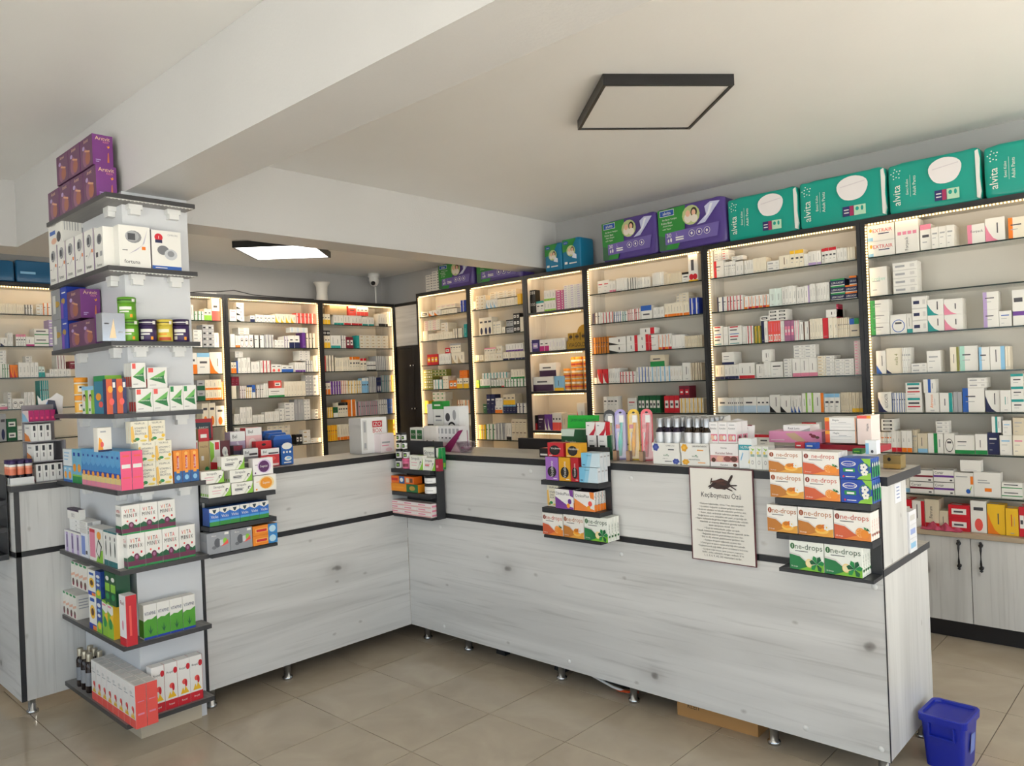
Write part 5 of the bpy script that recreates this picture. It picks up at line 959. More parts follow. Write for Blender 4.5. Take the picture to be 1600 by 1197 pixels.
        W = ub-ua; m = MB(); m.box(-W/2, W/2, -dd/2, dd/2, 0, H*.86, '1d4f9e').prism([(-W/2, H*.86), (W/2, H*.86), (W/2-.01, H), (-W/2+.01, H)], -dd/2, dd/2, '2a66bc'); m.prints([('r', 'F', .05, .5, .25, .54, 'sky'), ('r', 'F', .05, .3, .2, .34, 'w')], W, dd, H)
        o = m.build('brush_pack', None, (val-dd/2, (ua+ub)/2, z0+.0004), R(90)); tag(o, 'blue interdental brush pack, %s of three behind the front pack' % ('rearmost', 'middle', 'nearest')[i], 'pack', 'blue packs on the counter beside column')

# ------------------------------------------------------------------ further goods on the counters
m = MB(); m.box(-.2, .2, 0, .27, 0, .072, 'b9bcc0'); m.prints([('r', 'F', .02, .3, .5, .5, 'shade')], .4, 0, .07)
tag(m.build('card_tray', None, (-1.19, 2.86, 1.1155)), 'low grey tray carrying small boxes on the counter end', 'tray')
m = MB(); m.box(-.13, .13, 0, .12, 0, .022, 'a31f30'); tag(m.build('red_case', None, (-1.06, 2.975, 1.1880)), 'flat dark red case under the white orange-ended boxes', 'case')
# magenta stand
t = thing('display_stand', 'magenta card stand holding slim white boxes near the corner', 'stand', (-3.265, 2.945, 1.1155))
m = MB(); m.prism([(-.085, 0), (.023, 0), (.135, .128), (.098, .122), (-.02, .03), (-.085, .03)], -.004, -.001, '8e1f5c').box(-.10, .10, .0635, .066, 0, .12, '8e1f5c').box(-.1, .1, -.001, .0625, -.0002, .0012, '8e1f5c'); m.build('card', t)
# karadut display back card
t = MB(); t.prism([(-.063, 0), (.063, 0), (.075, .165), (.045, .165), (.03, .185), (0, .193), (-.03, .185), (-.045, .165), (-.075, .165)], 0, .002, 'f3efee'); t.prints([('r', 'F', 0, .84, 1, .86, 'maroon'), T_('hünnap', .93, .05, '2f6a44', .3), T_('Karadut Sakızı', .80, .06, 'maroon', .7), ('e', 'F', .2, .68, .1, .06, 'brown')], .126, 0, .193)
tag(t.build('display_card', None, (-1.505, 3.004, 1.1155)), 'white arched display card behind the small gum boxes', 'card')
# carob poster on the counter front
t = thing('poster', 'white carob poster with dark red edge hung on counter front', 'poster', (-1.505, 2.832, .732))
bx(-.142, .142, 0, .004, 0, .385, M('5a1a26', .4)).build('backing_board', t)
m = MB(); m.face([(-.137, -.0006, .004), (.137, -.0006, .004), (.137, -.0006, .381), (-.137, -.0006, .381)], M('ece8e0', .5))
L_ = ['• Kalsiyum bakımından, sütten 3 kat daha zengindir.', '• Çocukların bağışıklık ve zihinsel gelişimini destekler.', '• Sindirimi rahatlatır ve kabızlık tedavisine yardımcı olur.', '• Astım, alerji, ve bronşit tedavisine yardımcı olur.', '• Doğal kuvvet verici, dinlendirici etki yapar, yorgunluğu alır.', '• Sigara kullananlarda görülen balgam söktürücüdür etkilidir.', '• Hamilelik ve emzirme döneminde güvenle kullanılır', 'besin takviyesine destek olur.', '• Güçlü bir antioksidandır, yağlar için iyidir.', '• Yüksek, kolesterolü önleyici besin liflerinin yapısında vardır.', '• Bağışıklık sistemini güçlendirmeye yardımcı olur.', '• Diş ve diş etlerinin güçlenmesine yardımcı olur.', '• Tansiyon dengesini sağlamada yardımcı olur.', '• Cinsel gücü ve sperm sayısını arttırdığı bilinmektedir.', '• Keçiboynuzunda yağ, kafein, gluten ve kolesterol bulunmaz.', '• İçeriğinde doğal kalsiyum, demir, potasyum, magnezyum,', 'fosfor, çinko, selenyum, mangan, sodyum, lif ve', '1, 2, 3, 6, 9, A2, D2 vitaminleri vardır.']
v = .615
e = [T_('Keçiboynuzu Özü', .715, .085, 'black', .64)]
for i, s in enumerate(L_):
    e.append(('t', 'F', s, .5, v, .0235, '2e2a28', .88)); v -= .033
for pp in ([(.33, .815), (.40, .87), (.52, .905), (.64, .875), (.68, .825), (.58, .79), (.44, .785)],): e.append(('p', 'F', pp, '3f261e'))
for (u, v_, ln, an, wd, c) in ((.40, .835, .22, 25, .030, '3a221c'), (.52, .845, .26, -12, .034, '4a2a22'), (.46, .87, .24, 8, .030, '5a3428'), (.55, .815, .24, 14, .026, '33201a'), (.38, .82, .16, 40, .022, '2b1814'), (.60, .80, .22, -20, .022, '2f1c16'), (.68, .83, .20, 6, .020, '33201a'), (.70, .81, .14, -28, .018, '2b1814'), (.66, .885, .20, 62, .042, '33201a'), (.36, .87, .10, 75, .02, '3a221c'), (.50, .795, .20, -4, .022, '3f261e')):
    ca_, sa_ = math.cos(R(an)), math.sin(R(an)); e.append(('p', 'F', [(u+x*ln/2*ca_-y*wd/2*sa_, v_+(x*ln/2*sa_+y*wd/2*ca_)*.72) for x, y in ((-1, 0), (-.8, .8), (0, 1.2), (.8, .9), (1, 0), (.75, -.8), (0, -.7), (-.8, -.7))], c))
m.prints(e, .274, .0015, .377, (0, 0, .004)); m.build('sheet', t)
# price tag and small boxes at the counter end
m = MB(); m.face([(XR1+.0012, 3.01, .995), (XR1+.0012, 3.085, .995), (XR1+.0012, 3.085, 1.066), (XR1+.0012, 3.01, 1.066)], 'e8eaf0')
for i in range(4): m.face([(XR1+.0016, 3.03, 1.05-i*.013), (XR1+.0016, 3.065, 1.05-i*.013), (XR1+.0016, 3.065, 1.054-i*.013), (XR1+.0016, 3.03, 1.054-i*.013)], '6a7fb0')
tag(m.build('paper_tag'), 'small white paper tag stuck on the counter end', 'tag')
for i in range(3):
    m = MB(); m.box(-.02, .02, -.045, .045, 0, .052, 'e9eaee'); m.prints([('r', 'R', .1, .3, .8, .7, ('sky', '9fb0e0', 'shade')[i])], .04, .09, .052)
    tag(m.build('medicine_box', None, (-.914, 3.20, .7845+i*.053)), 'small white box on counter-end ledge, %s of three' % ('bottom', 'middle', 'top')[i], 'box', 'boxes stacked on the counter-end ledge')
# cut counter at left: tray of bottles and tiered stand
t = thing('display_tray', 'low white tray of purple-capped tubes on the cut counter', 'tray', (-4.30, 1.075, 1.1005))
b = MB(); b.box(-.065, .055, -.05, .05, 0, .003, 'w').box(.052, .055, -.05, .05, .003, .035, 'e2e2e0').box(-.065, -.062, -.05, .05, .003, .035, 'w').box(-.062, .052, -.05, -.047, .003, .035, 'e2e2e0').box(-.062, .052, .047, .05, .003, .035, 'w'); b.build('tray', t)
bm, cm, lm = MB(), MB(), MB()
bm.lathe([(0, 0), (.015, 0), (.0155, .004), (.0155, .098), (0, .098)], M('1c1626', .15, name='dark_tube'), 14); cm.lathe([(.0165, .0985), (.0165, .116), (0, .116)], '3d2a5c', 14); lm.lathe([(.0158, .045), (.0158, .075, 'f0a080'), (.0158, .085, 'w'), (.0158, .096)], 'e07a5a', 14)
for i in range(3):
    for j in range(3):
        o = put('tablet_tube', bm.mesh('tablet_tube') if i+j == 0 else _tt, None, (-4.338+i*.036, 1.04+j*.034, 1.1040)); _tt = o.data
        if i+j == 0: _c, _l = cm.mesh('cap'), lm.mesh('label')
        put('cap', _c, o); put('label', _l, o)
        tag(o, 'purple-capped dark tube, %s row, %s, in white tray at left' % (('rear', 'middle', 'front')[i], ('left', 'middle', 'right')[j]), 'tube', 'purple-capped tubes')
t = thing('tiered_stand', 'grey three-tier stand of white cartons beside the column', 'stand', (-4.32, 1.15, 1.1005))
m = MB()
for k in range(4): m.box(-.13+.0, .07-k*.028, -.015, .13, k*.098, k*.098+.004, M('9a979c', .3))
m.box(-.134, -.13, -.015, .13, 0, .38, M('9a979c', .3)).box(-.13, .07, .126, .13, .004, .10, M('9a979c', .3)).box(-.13, .04, .126, .13, .10, .20, M('9a979c', .3)); m.build('frame', t)
for k in range(3):
    for c in range(4 if k == 0 else 3):
        kk = 'stand_carton%d' % k
        if kk not in _BOX:
            mm = MB(); mm.box(-.055, .055, -.014, .014, 0, .084, 'f0eeea', cs=dict(L='f0e6da')); ac = ('b8242c', 'e0863a', 'e8862e')[k]
            mm.prints([('p', 'F', [(0, 0), (.9, 0), (.6, .3), (0, .5)], ac), ('r', 'F', .2, .75, .7, .82, 'grey'), ('r', 'R', .3, .62, .7, .92, '3a3a40'), ('r', 'R', .42, .25, .58, .5, 'txt'), ('p', 'L', [(0, 0), (1, 0), (1, .4), (0, .5)], ac)], .11, .028, .084); _BOX[kk] = mm.mesh('medicine_box')
        o = put('medicine_box', _BOX[kk], None, (-4.325-k*.028, 1.155+c*.0295, 1.1047+k*.098), 0)
        tag(o, 'white carton on tiered stand, %s tier, %s' % (('lowest', 'middle', 'upper')[k], ('leftmost', 'second', 'third', 'rightmost')[c]), 'box', 'cartons on the tiered stand')
for c in range(5):
    kk = 'mag'
    if kk not in _BOX:
        mm = MB(); mm.box(-.05, .05, -.0115, .0115, 0, .055, 'b8246c', cs=dict(F='f0dada', L='f0dada')); mm.prints([('r', 'R', .3, .2, .7, .4, 'hot'), ('p', 'F', [(0, 0), (1, 0), (.4, .6), (0, .8)], 'sky')], .1, .023, .055); _BOX[kk] = mm.mesh('medicine_box')
    o = put('medicine_box', _BOX[kk], None, (-4.40, 1.15+c*.024, 1.3990)); tag(o, 'small magenta carton atop the tiered stand, %s' % ('leftmost', 'second from left', 'middle', 'fourth from left', 'rightmost')[c], 'box', 'magenta cartons on the tiered stand')
m = MB(); m.prism([(-.05, 0), (.05, 0), (.055, .08), (.06, .12), (.03, .14), (0, .115), (-.04, .10), (-.06, .13)], 0, .003, 'e6e2de'); m.prism([(-.03, 0), (.04, 0), (.02, .10), (-.01, .105)], -.004, -.0005, '1f2440'); m.prism([(-.04, 0), (-.032, 0), (-.012, .10), (-.03, .06)], -.004, -.0005, '3f8fd0')
tag(m.build('display_card', None, (-4.46, 1.27, 1.3990), R(60)), 'white scalloped card with navy panel behind the tiered stand', 'card')

# ------------------------------------------------------------------ soft packs on top of the shelving
def pillow(mb, W, D, H, c, e=.13, nu=36, nv=16, two=None):
    """superellipsoid-like plump pack standing on z=0, centred in x,y"""
    def sp(v): return math.copysign(abs(v)**e, v)
    vs = []; fs = []
    for j in range(nv+1):
        ph = -math.pi/2+math.pi*j/nv
        for i in range(nu):
            th = 2*math.pi*(i+.5)/nu
            x = W/2*sp(math.cos(ph))*sp(math.cos(th)); y = D/2*sp(math.cos(ph))*sp(math.sin(th)); z = H/2*sp(math.sin(ph))
            wr = .004*math.sin(x*70+z*20)+.003*math.sin(z*90+x*31)
            vs.append((x, y+wr*(1 if abs(y) > D*.3 else 0), z+H/2+.003*math.sin(x*40)))
    for j in range(nv):
        for i in range(nu): fs.append((j*nu+i, j*nu+(i+1) % nu, (j+1)*nu+(i+1) % nu, (j+1)*nu+i))
    mb.grid(vs, fs, c, True)
def face_photo(u, v, s, asp):
    return [('e', 'F', u, v, s, s*asp, 'b9c48a'), ('e', 'F', u-s*.35, v-s*.25*asp, s*.42, s*.5*asp, 'e6dcd0'), ('e', 'F', u-s*.35, v+s*.2*asp, s*.26, s*.34*asp, 'flesh'), ('e', 'F', u+s*.35, v+s*.25*asp, s*.36, s*.48*asp, 'hair'), ('e', 'F', u+s*.32, v+s*.2*asp, s*.22, s*.32*asp, 'flesh'), ('e', 'F', u+s*.35, v-s*.4*asp, s*.4, s*.4*asp, 'e6dcd0')]
PACK = {}
def pack(kind, W, H, D=.17):
    k = (kind, round(W, 2), round(H, 2))
    if k in PACK: return PACK[k]
    b, p = MB(), MB(); lift = .010; asp = W/H
    if kind == 'teal':
        pillow(b, W, D, H, M('packteal', .28)); b2 = MB()
        b2.prism([(W/2-.020, .02), (W/2-.006, .012), (W/2-.001, .05), (W/2-.006, H*.45), (W/2-.003, H-.06), (W/2-.010, H-.012), (W/2-.024, H-.02), (W/2-.022, H*.5)], -D/2-.006, D/2-.02, M('e6e4e0', .4))
        e = [('t', 'F', 'alvita', .10, .36, .085, 'w', .55, 1), ('t', 'F', 'Emici Külot', .22, .5, .028, 'w', .42, 1), ('t', 'F', 'Adult Pants', .30, .5, .036, 'w', .46, 1), ('r', 'F', .255, .3, .258, .72, 'w')]
        e += [('e', 'F', .10+.055*math.cos(a)*(1 if i % 2 else .6), .78+.10*math.sin(a)*(1 if i % 2 else .6), .008, .012, 'w') for i, a in enumerate([x*.6 for x in range(10)])]
        e += [('p', 'F', [(.635+.175*(1+.06*math.sin(3*a))*math.cos(a), .68+.26*(1+.05*math.cos(2*a))*math.sin(a)) for a in [i*math.pi/12 for i in range(24)]], 'e8e3e4'), ('p', 'F', [(.50, .74), (.78, .80), (.78, .78), (.50, .72)], 'd6cfd4'), ('r', 'F', .52, .12, .645, .32, '2a2a6a'), ('r', 'F', .60, .12, .645, .32, 'a32a5a'), ('r', 'F', .65, .12, .78, .32, 'b9dcc0'), ('r', 'F', .535, .18, .59, .2, 'w'), ('r', 'F', .535, .24, .59, .26, 'w'), ('e', 'F', .685, .25, .02, .04, 'packteal'), ('e', 'F', .74, .25, .015, .05, 'packteal')]
    elif kind == 'purple':
        pillow(b, W, D, H, M('packpurple', .28)); b2 = None
        e = [('p', 'F', [(.02, .05), (.30, .04), (.42, .45), (.44, .97), (.02, .96)], 'packgreen'), ('p', 'F', [(.02, .05), (.12, .04), (.2, .3), (.02, .4)], '3a6a4a'), ('r', 'F', .05, .80, .27, .94, 'w'), ('r', 'F', .055, .81, .265, .93, '1d52a8'), ('t', 'F', 'alvita', .16, .87, .07, 'w', .18), T_('Bel Bantlı Yetişkin', .72, .045, 'w', .26, .20), T_('Külot Bezi', .65, .045, 'w', .16, .15), T_('Adult Diaper', .58, .045, 'w', .2, .17), T_('with Tapes', .51, .045, 'w', .17, .15)]
        e += face_photo(.52, .72, .13, asp) + [('p', 'F', [(.60, .48), (.72, .50), (.82, .68), (.94, .90), (.80, .92), (.72, .84), (.74, .66)], 'c4c6e6'), ('p', 'F', [(.70, .56), (.78, .66), (.84, .88), (.80, .88), (.76, .70)], 'e6e8f4'), ('p', 'F', [(.12, .16), (.88, .16), (.92, .46), (.12, .42)], '6f60a8'), T_('30', .36, .09, 'w', .1, .18), T_('L', .36, .07, 'lilac', .1, .30)] + [('e', 'F', u, .32, .045, .045*asp, 'w') for u in (.52, .63, .74)] + [('e', 'F', u, .32, .039, .039*asp, '5a4c98') for u in (.52, .63, .74)] + [('e', 'F', u, .32, .015, .02*asp, 'w') for u in (.52, .63, .74)] + [('e', 'F', .17, .24, .012, .04, 'w'), ('e', 'F', .21, .25, .014, .05, 'w'), ('r', 'F', .28, .22, .40, .25, 'w'), ('r', 'F', .28, .27, .40, .3, 'w')]
    elif kind == 'small':
        pillow(b, W, D, H, M('packblue', .28)); b2 = None
        e = [('p', 'F', [(.04, .55), (.5, .62), (.8, .97), (.04, .97)], 'packgreen'), ('e', 'F', .22, .86, .14, .06, '1d52a8'), ('t', 'F', 'alvita', .22, .86, .04, 'w', .24)] + face_photo(.5, .58, .24, asp) + [('p', 'F', [(.55, .36), (.8, .3), (.8, .44), (.65, .5)], 'e6e8f4'), ('r', 'F', .15, .16, .3, .24, 'w'), ('r', 'F', .4, .16, .8, .2, 'w')]
    else:
        pillow(b, W, D, H, M('1f5f8a', .3)); b2 = None; e = [('r', 'F', .1, .4, .5, .5, 'sky')]
    p.prints(e, W, D, H, (0, -.0035, 0), lift=.0042 if kind != 'small' else .004)
    PACK[k] = (b.mesh('diaper_pack'), p.mesh('print'), b2.mesh('side_gusset') if b2 else None); return PACK[k]
def place_pack(kind, label, x0, x1, H, z, y=None, x=None, rz=0, tilt=0, D=.17):
    W = x1-x0-.004; a, p, g = pack(kind, W, H, D)
    loc = ((x0+x1)/2, y+D/2, z) if y is not None else (x-D/2, (x0+x1)/2, z)
    o = put('diaper_pack', a, None, loc, rz); o.rotation_euler = (0, R(tilt), rz)
    put('print', p, o)
    if g: put('side_gusset', g, o)
    tag(o, label, 'diaper pack', 'diaper packs on top of the shelving')
ZT = 2.3605
place_pack('small', 'small blue-green diaper pack, left one of the upright pair', -3.945, -3.768, .222, ZT, 4.68)
place_pack('small', 'small blue-green diaper pack, right one of the upright pair', -3.764, -3.58, .238, ZT, 4.68)
place_pack('purple', 'purple and green diaper pack, left of the two big ones', -3.374, -2.893, .300, ZT+.005, 4.675, tilt=-1.0)
place_pack('purple', 'purple and green diaper pack, touching the first teal pack', -2.889, -2.365, .310, ZT+.005, 4.675, tilt=-1.0)
for i, (a, b, h) in enumerate(((-2.357, -1.885, .280), (-1.879, -1.376, .288), (-1.368, -.905, .285), (-.895, -.45, .278))):
    place_pack('teal', 'teal adult diaper pack with white oval, %s of four' % ('leftmost', 'second', 'third', 'rightmost')[i], a, b, h, ZT, 4.67)
place_pack('purple', 'purple diaper pack under the cross beam beside white boxes', -5.235, -4.77, .235, ZT, 4.69)
place_pack('purple', 'purple diaper pack under the cross beam, cut by it', -4.74, -4.20, .235, ZT, 4.69)
place_pack('dark', 'blue pack on back shelving left of column, left one', 1.33, 1.54, .15, 2.3205, x=-6.06, rz=R(90))
place_pack('dark', 'blue pack on back shelving left of column, right one', 1.545, 1.78, .16, 2.3205, x=-6.06, rz=R(90))
mm = MB(); mm.box(-.045, .045, -.05, .05, 0, .0235, 'e6e2da'); mm.prints([('r', 'F', .1, .3, .6, .6, 'grey'), ('r', 'F', .8, .3, .95, .7, 'txt')], .09, .1, .0235); wbm = mm.mesh('medicine_box')
for c in range(2):
    for r in range(7 if c == 0 else 8):
        o = put('medicine_box', wbm, None, (-5.39+c*.092, 4.76, ZT+r*.024)); tag(o, 'flat white box on shelving top beside purple pack, %s stack, %s up' % (('left', 'right')[c], ordn(r+1)), 'box', 'flat white boxes on the shelving top')

# ------------------------------------------------------------------ medicine boxes on the wall shelving
WALL=[
('R1',0,[(-1.489,-1.343,0,0.185,1,2,"w","red","extra"),(-1.339,-1.219,0,0.185,1,1,"w","pink","dash"),(-1.214,-1.158,0,0.145,1,1,"w","pink","top"),(-1.157,-1.044,0,0.12,3,1,"w","grey","txt"),(-0.983,-0.901,0,0.104,1,1,"w","pink","left|Forpack"),(-0.9,-0.811,0,0.124,1,1,"w","pink","swoosh"),(-0.796,-0.719,0,0.11,1,1,"cream","orange","left")]),
('R1',1,[(-1.489,-1.394,0,0.167,1,1,"w","mint","txt|tirokev"),(-1.36,-1.235,0,0.177,1,4,"w","grey","edge")]),
('R1',2,[(-1.489,-1.389,0,0.201,1,3,"w","green","left"),(-1.386,-1.3,0,0.109,1,1,"w","blue","ring"),(-1.299,-1.27,0,0.11,1,1,"w","teal","bot"),(-1.268,-1.191,0,0.201,1,3,"w","navy","edge"),(-1.19,-1.109,0,0.175,1,2,"w","teal","swoosh"),(-1.108,-1.018,0,0.169,1,2,"w","pink","swoosh"),(-0.922,-0.853,0,0.188,1,2,"w","lilac","left"),(-0.852,-0.796,0,0.082,1,1,"w","blue","txt"),(-0.791,-0.734,0,0.185,1,1,"w","purple","band")]),
('R1',3,[(-1.47,-1.417,0,0.134,1,1,"w","blue","corner"),(-1.415,-1.329,0,0.145,1,1,"cream","lime","nolla"),(-1.328,-1.286,0,0.143,5,1,"w","grey","txt"),(-1.283,-1.203,0,0.053,1,2,"w","grey","edge"),(-1.202,-1.133,0,0.118,1,1,"w","grey","txt"),(-1.088,-1.044,0,0.133,1,1,"cream","olive","right"),(-1.042,-0.955,0,0.135,1,1,"w","mint","left"),(-0.95,-0.9,0,0.124,1,1,"w","sky","left"),(-0.899,-0.832,0,0.124,1,1,"w","sky","right"),(-0.831,-0.81,0,0.121,2,1,"cream","grey","none")]),
('R1',4,[(-1.467,-1.394,0,0.116,1,1,"w","navy","swoosh|ALUCASTR"),(-1.393,-1.318,0,0.111,6,1,"w","blue","left"),(-1.317,-1.236,0,0.167,1,2,"w","teal","topred"),(-1.219,-1.149,0,0.108,1,1,"w","orange","vtxt|Atrovon"),(-1.146,-1.083,0,0.106,1,1,"w","teal","right"),(-1.08,-1.039,0,0.111,2,1,"grey","grey","none"),(-1.036,-0.933,0,0.13,1,1,"w","blue","left"),(-0.93,-0.861,0,0.116,1,1,"w","navy","swoosh"),(-0.86,-0.812,0,0.115,1,1,"w","teal","vtxt"),(-0.811,-0.756,0,0.198,1,3,"w","teal","top"),(-1.225,-1.165,0.1084,0.075,1,1,"w","blue","vmid"),(-1.008,-0.92,0.13040000000000002,0.054,1,2,"w","grey","edge")]),
('R1',5,[(-1.468,-1.403,0,0.112,7,1,"w","orange","txt"),(-1.402,-1.351,0,0.12,2,1,"w","red","bot|BiVIT"),(-1.348,-1.294,0,0.123,2,1,"w","orange","bot|BiVIT"),(-1.291,-1.269,0,0.127,2,1,"beige","grey","txt"),(-1.267,-1.217,0,0.108,1,1,"beige","sky","bot"),(-1.215,-1.138,0,0.109,1,1,"w","green","vmid"),(-1.135,-1.083,0,0.11,1,1,"w","black","ring"),(-1.082,-0.987,0,0.101,1,1,"w","green","bot"),(-0.984,-0.928,0,0.109,1,1,"w","green","bot"),(-0.927,-0.875,0,0.117,1,1,"navy","w","txt"),(-0.872,-0.815,0,0.104,1,1,"w","sky","txt"),(-0.812,-0.759,0,0.106,1,1,"cream","pink","txt"),(-1.454,-1.385,0.1204,0.067,1,3,"w","black","label"),(-1.17,-1.107,0.1104,0.067,1,3,"w","grey","edge"),(-0.904,-0.861,0.1174,0.085,1,1,"w","teal","vmid"),(-0.855,-0.815,0.10439999999999999,0.078,1,1,"w","sky","txt"),(-0.809,-0.759,0.1064,0.09,1,1,"beige","grey","txt")]),
('R1',6,[(-1.349,-1.317,0,0.111,1,1,"w","sky","bot"),(-1.314,-1.194,0,0.133,1,2,"w","maroon","cort"),(-1.192,-1.091,0,0.139,1,2,"w","purple","cort"),(-1.089,-0.999,0,0.126,1,1,"w","orange","tag"),(-0.998,-0.873,0,0.132,1,1,"w","orange","tag2"),(-0.871,-0.778,0,0.084,1,2,"w","green","band"),(-1.059,-0.962,0.13240000000000002,0.062,1,1,"w","grey","none")]),
('R1',7,[(-1.346,-1.311,0,0.154,1,1,"red","w","txt"),(-1.309,-1.245,0,0.15,1,1,"w","red","right"),(-1.243,-1.172,0,0.163,1,1,"beige","red","bot|Ferrum"),(-1.171,-1.126,0,0.104,1,1,"beige","red","bot"),(-1.125,-1.023,0,0.142,1,2,"red","w","label"),(-1.02,-0.945,0,0.171,1,1,"w","coral","ball"),(-0.942,-0.861,0,0.159,1,1,"yellow","orange","swoosh"),(-0.858,-0.801,0,0.144,1,1,"yellow","red","vtxt"),(-0.799,-0.773,0,0.155,1,1,"red","w","label")]),
('R2',0,[(-2.492,-2.474,0,0.185,1,8,"w","orange","edge"),(-2.47,-2.4,0,0.114,1,1,"w","red","left"),(-2.397,-2.318,0,0.1,6,1,"w","grey","txt"),(-2.314,-2.26,0,0.09,2,1,"w","grey","vtxt"),(-2.255,-2.195,0,0.089,4,1,"w","black","vtxt"),(-2.194,-2.105,0,0.094,4,1,"cream","grey","none"),(-2.101,-2.022,0,0.063,1,2,"w","grey","edge"),(-2.021,-1.95,0,0.086,1,1,"cream","brown","vtxt"),(-1.949,-1.866,0,0.108,3,1,"cream","yellow","top"),(-1.865,-1.84,0,0.078,2,1,"w","grey","none"),(-1.839,-1.763,0,0.086,3,1,"w","lilac","bot"),(-1.759,-1.668,0,0.094,4,1,"w","red","top"),(-1.666,-1.609,0,0.08,3,1,"w","grey","vtxt"),(-1.607,-1.563,0,0.079,3,1,"cream","grey","none"),(-2.465,-2.411,0.1144,0.071,1,4,"w","grey","edge"),(-2.408,-2.361,0.1144,0.065,1,4,"w","red","edge"),(-2.34,-2.26,0.1004,0.027,1,2,"w","grey","edge")]),
('R2',1,[(-2.453,-2.388,0,0.097,2,1,"w","navy","left"),(-2.386,-2.269,0,0.095,5,1,"w","red","left"),(-2.265,-2.094,0,0.083,7,1,"w","orange","botred"),(-2.092,-2.017,0,0.112,2,1,"mintw","grey","vtxt"),(-2.015,-1.923,0,0.117,4,1,"w","grey","vtxt"),(-1.92,-1.872,0,0.105,2,1,"w","black","vtxt"),(-1.871,-1.839,0,0.108,1,1,"w","lilac","right"),(-1.837,-1.721,0,0.114,7,1,"w","grey","vtxt"),(-1.711,-1.628,0,0.126,1,3,"navy","green","lerc"),(-1.626,-1.558,0,0.081,1,2,"navy","orange","lerc"),(-1.601,-1.558,0.0814,0.052,1,1,"navy","orange","lerc")]),
('R2',2,[(-2.492,-2.422,0,0.13,1,2,"w","red","dash2"),(-2.419,-2.386,0,0.121,1,2,"w","grey","none"),(-2.383,-2.291,0,0.124,1,2,"w","red","dash2"),(-2.289,-2.264,0,0.115,2,1,"w","grey","none"),(-2.262,-2.212,0,0.116,2,1,"w","red","vmid"),(-2.204,-2.161,0,0.111,2,1,"olive","yellow","vmid"),(-2.159,-2.137,0,0.139,1,1,"navy","purple","none"),(-2.135,-2.113,0,0.137,1,1,"w","black","vtxt"),(-2.111,-2.032,0,0.133,5,1,"coral","w","botlab"),(-2.031,-2.007,0,0.129,2,1,"w","pink","vtxt"),(-2.005,-1.944,0,0.129,3,1,"mauve","pink","label"),(-1.942,-1.908,0,0.125,2,1,"w","pink","vmid"),(-1.906,-1.846,0,0.113,2,1,"w","brown","right"),(-1.845,-1.767,0,0.125,5,1,"cream","grey","vtxt"),(-1.766,-1.734,0,0.124,1,1,"red","w","none"),(-1.732,-1.678,0,0.124,2,1,"cream","grey","vtxt|Tarka"),(-1.677,-1.612,0,0.117,6,1,"cream","tan","left"),(-1.611,-1.556,0,0.108,1,1,"beige","blue","topgreen"),(-2.159,-2.103,0.13940000000000002,0.03,1,1,"w","black","label"),(-2.102,-1.986,0.13340000000000002,0.068,2,3,"w","black","label"),(-1.744,-1.67,0.1244,0.047,1,1,"w","black","vtxt"),(-1.682,-1.67,0.1174,0.084,1,1,"crimson","pink","txt")]),
('R2',3,[(-2.492,-2.426,0,0.095,2,1,"cream","navy","bot"),(-2.424,-2.323,0,0.095,4,1,"w","navy","bot"),(-2.322,-2.214,0,0.102,2,1,"w","red","bot"),(-2.205,-2.15,0,0.09,1,1,"w","grey","vtxt"),(-2.147,-2.107,0,0.103,2,1,"w","grey","none"),(-2.105,-2.026,0,0.1,1,1,"w","black","txt"),(-2.018,-1.967,0,0.116,1,6,"w","grey","edge"),(-1.964,-1.809,0,0.114,3,1,"w","pink","bot"),(-1.806,-1.758,0,0.123,1,6,"cream","tan","edge"),(-1.757,-1.705,0,0.121,1,6,"w","grey","edge"),(-1.703,-1.592,0,0.098,2,5,"w","grey","edge"),(-1.588,-1.551,0,0.201,1,12,"pinkw","pink","edge"),(-2.437,-2.351,0.0954,0.084,1,1,"w","navy","bot"),(-2.157,-2.097,0.10339999999999999,0.077,1,1,"w","black","vtxt"),(-1.951,-1.815,0.1144,0.081,2,4,"w","grey","edge")]),
('R2',4,[(-2.482,-2.41,0,0.1,1,1,"w","pale","half"),(-2.408,-2.299,0,0.098,8,1,"w","pale","half"),(-2.297,-2.208,0,0.101,1,1,"w","pale","half"),(-2.206,-2.122,0,0.099,3,1,"w","pale","half"),(-2.12,-2.051,0,0.113,1,1,"w","black","corner"),(-2.049,-1.985,0,0.108,1,1,"w","black","corner"),(-1.983,-1.914,0,0.107,3,1,"w","blue","corner"),(-1.912,-1.843,0,0.121,2,1,"w","lime","right"),(-1.842,-1.78,0,0.119,1,1,"w","orange","right"),(-1.776,-1.684,0,0.114,3,1,"w","sky","top"),(-1.68,-1.614,0,0.12,5,1,"tanw","brown","vtxt"),(-1.613,-1.553,0,0.118,3,1,"tanw","yellow","bot")]),
('R2',5,[(-2.426,-2.282,0,0.082,3,1,"w","red","top"),(-2.278,-2.131,0,0.085,2,1,"w","red","top"),(-1.922,-1.829,0,0.165,2,1,"w","red","top")]),
('R3',0,[(-3.437,-3.328,0,0.097,2,1,"w","red","txt"),(-3.326,-3.272,0,0.084,2,1,"w","pink","bot"),(-3.261,-3.171,0,0.094,3,1,"w","grey","none"),(-3.169,-3.085,0,0.086,4,1,"w","black","vmid"),(-3.081,-2.977,0,0.078,4,1,"w","grey","vtxt"),(-2.957,-2.86,0,0.097,4,1,"w","grey","none"),(-2.858,-2.72,0,0.078,6,1,"tanw","grey","none"),(-2.717,-2.662,0,0.071,1,1,"w","black","top"),(-2.66,-2.588,0,0.185,1,1,"w","red","balls")]),
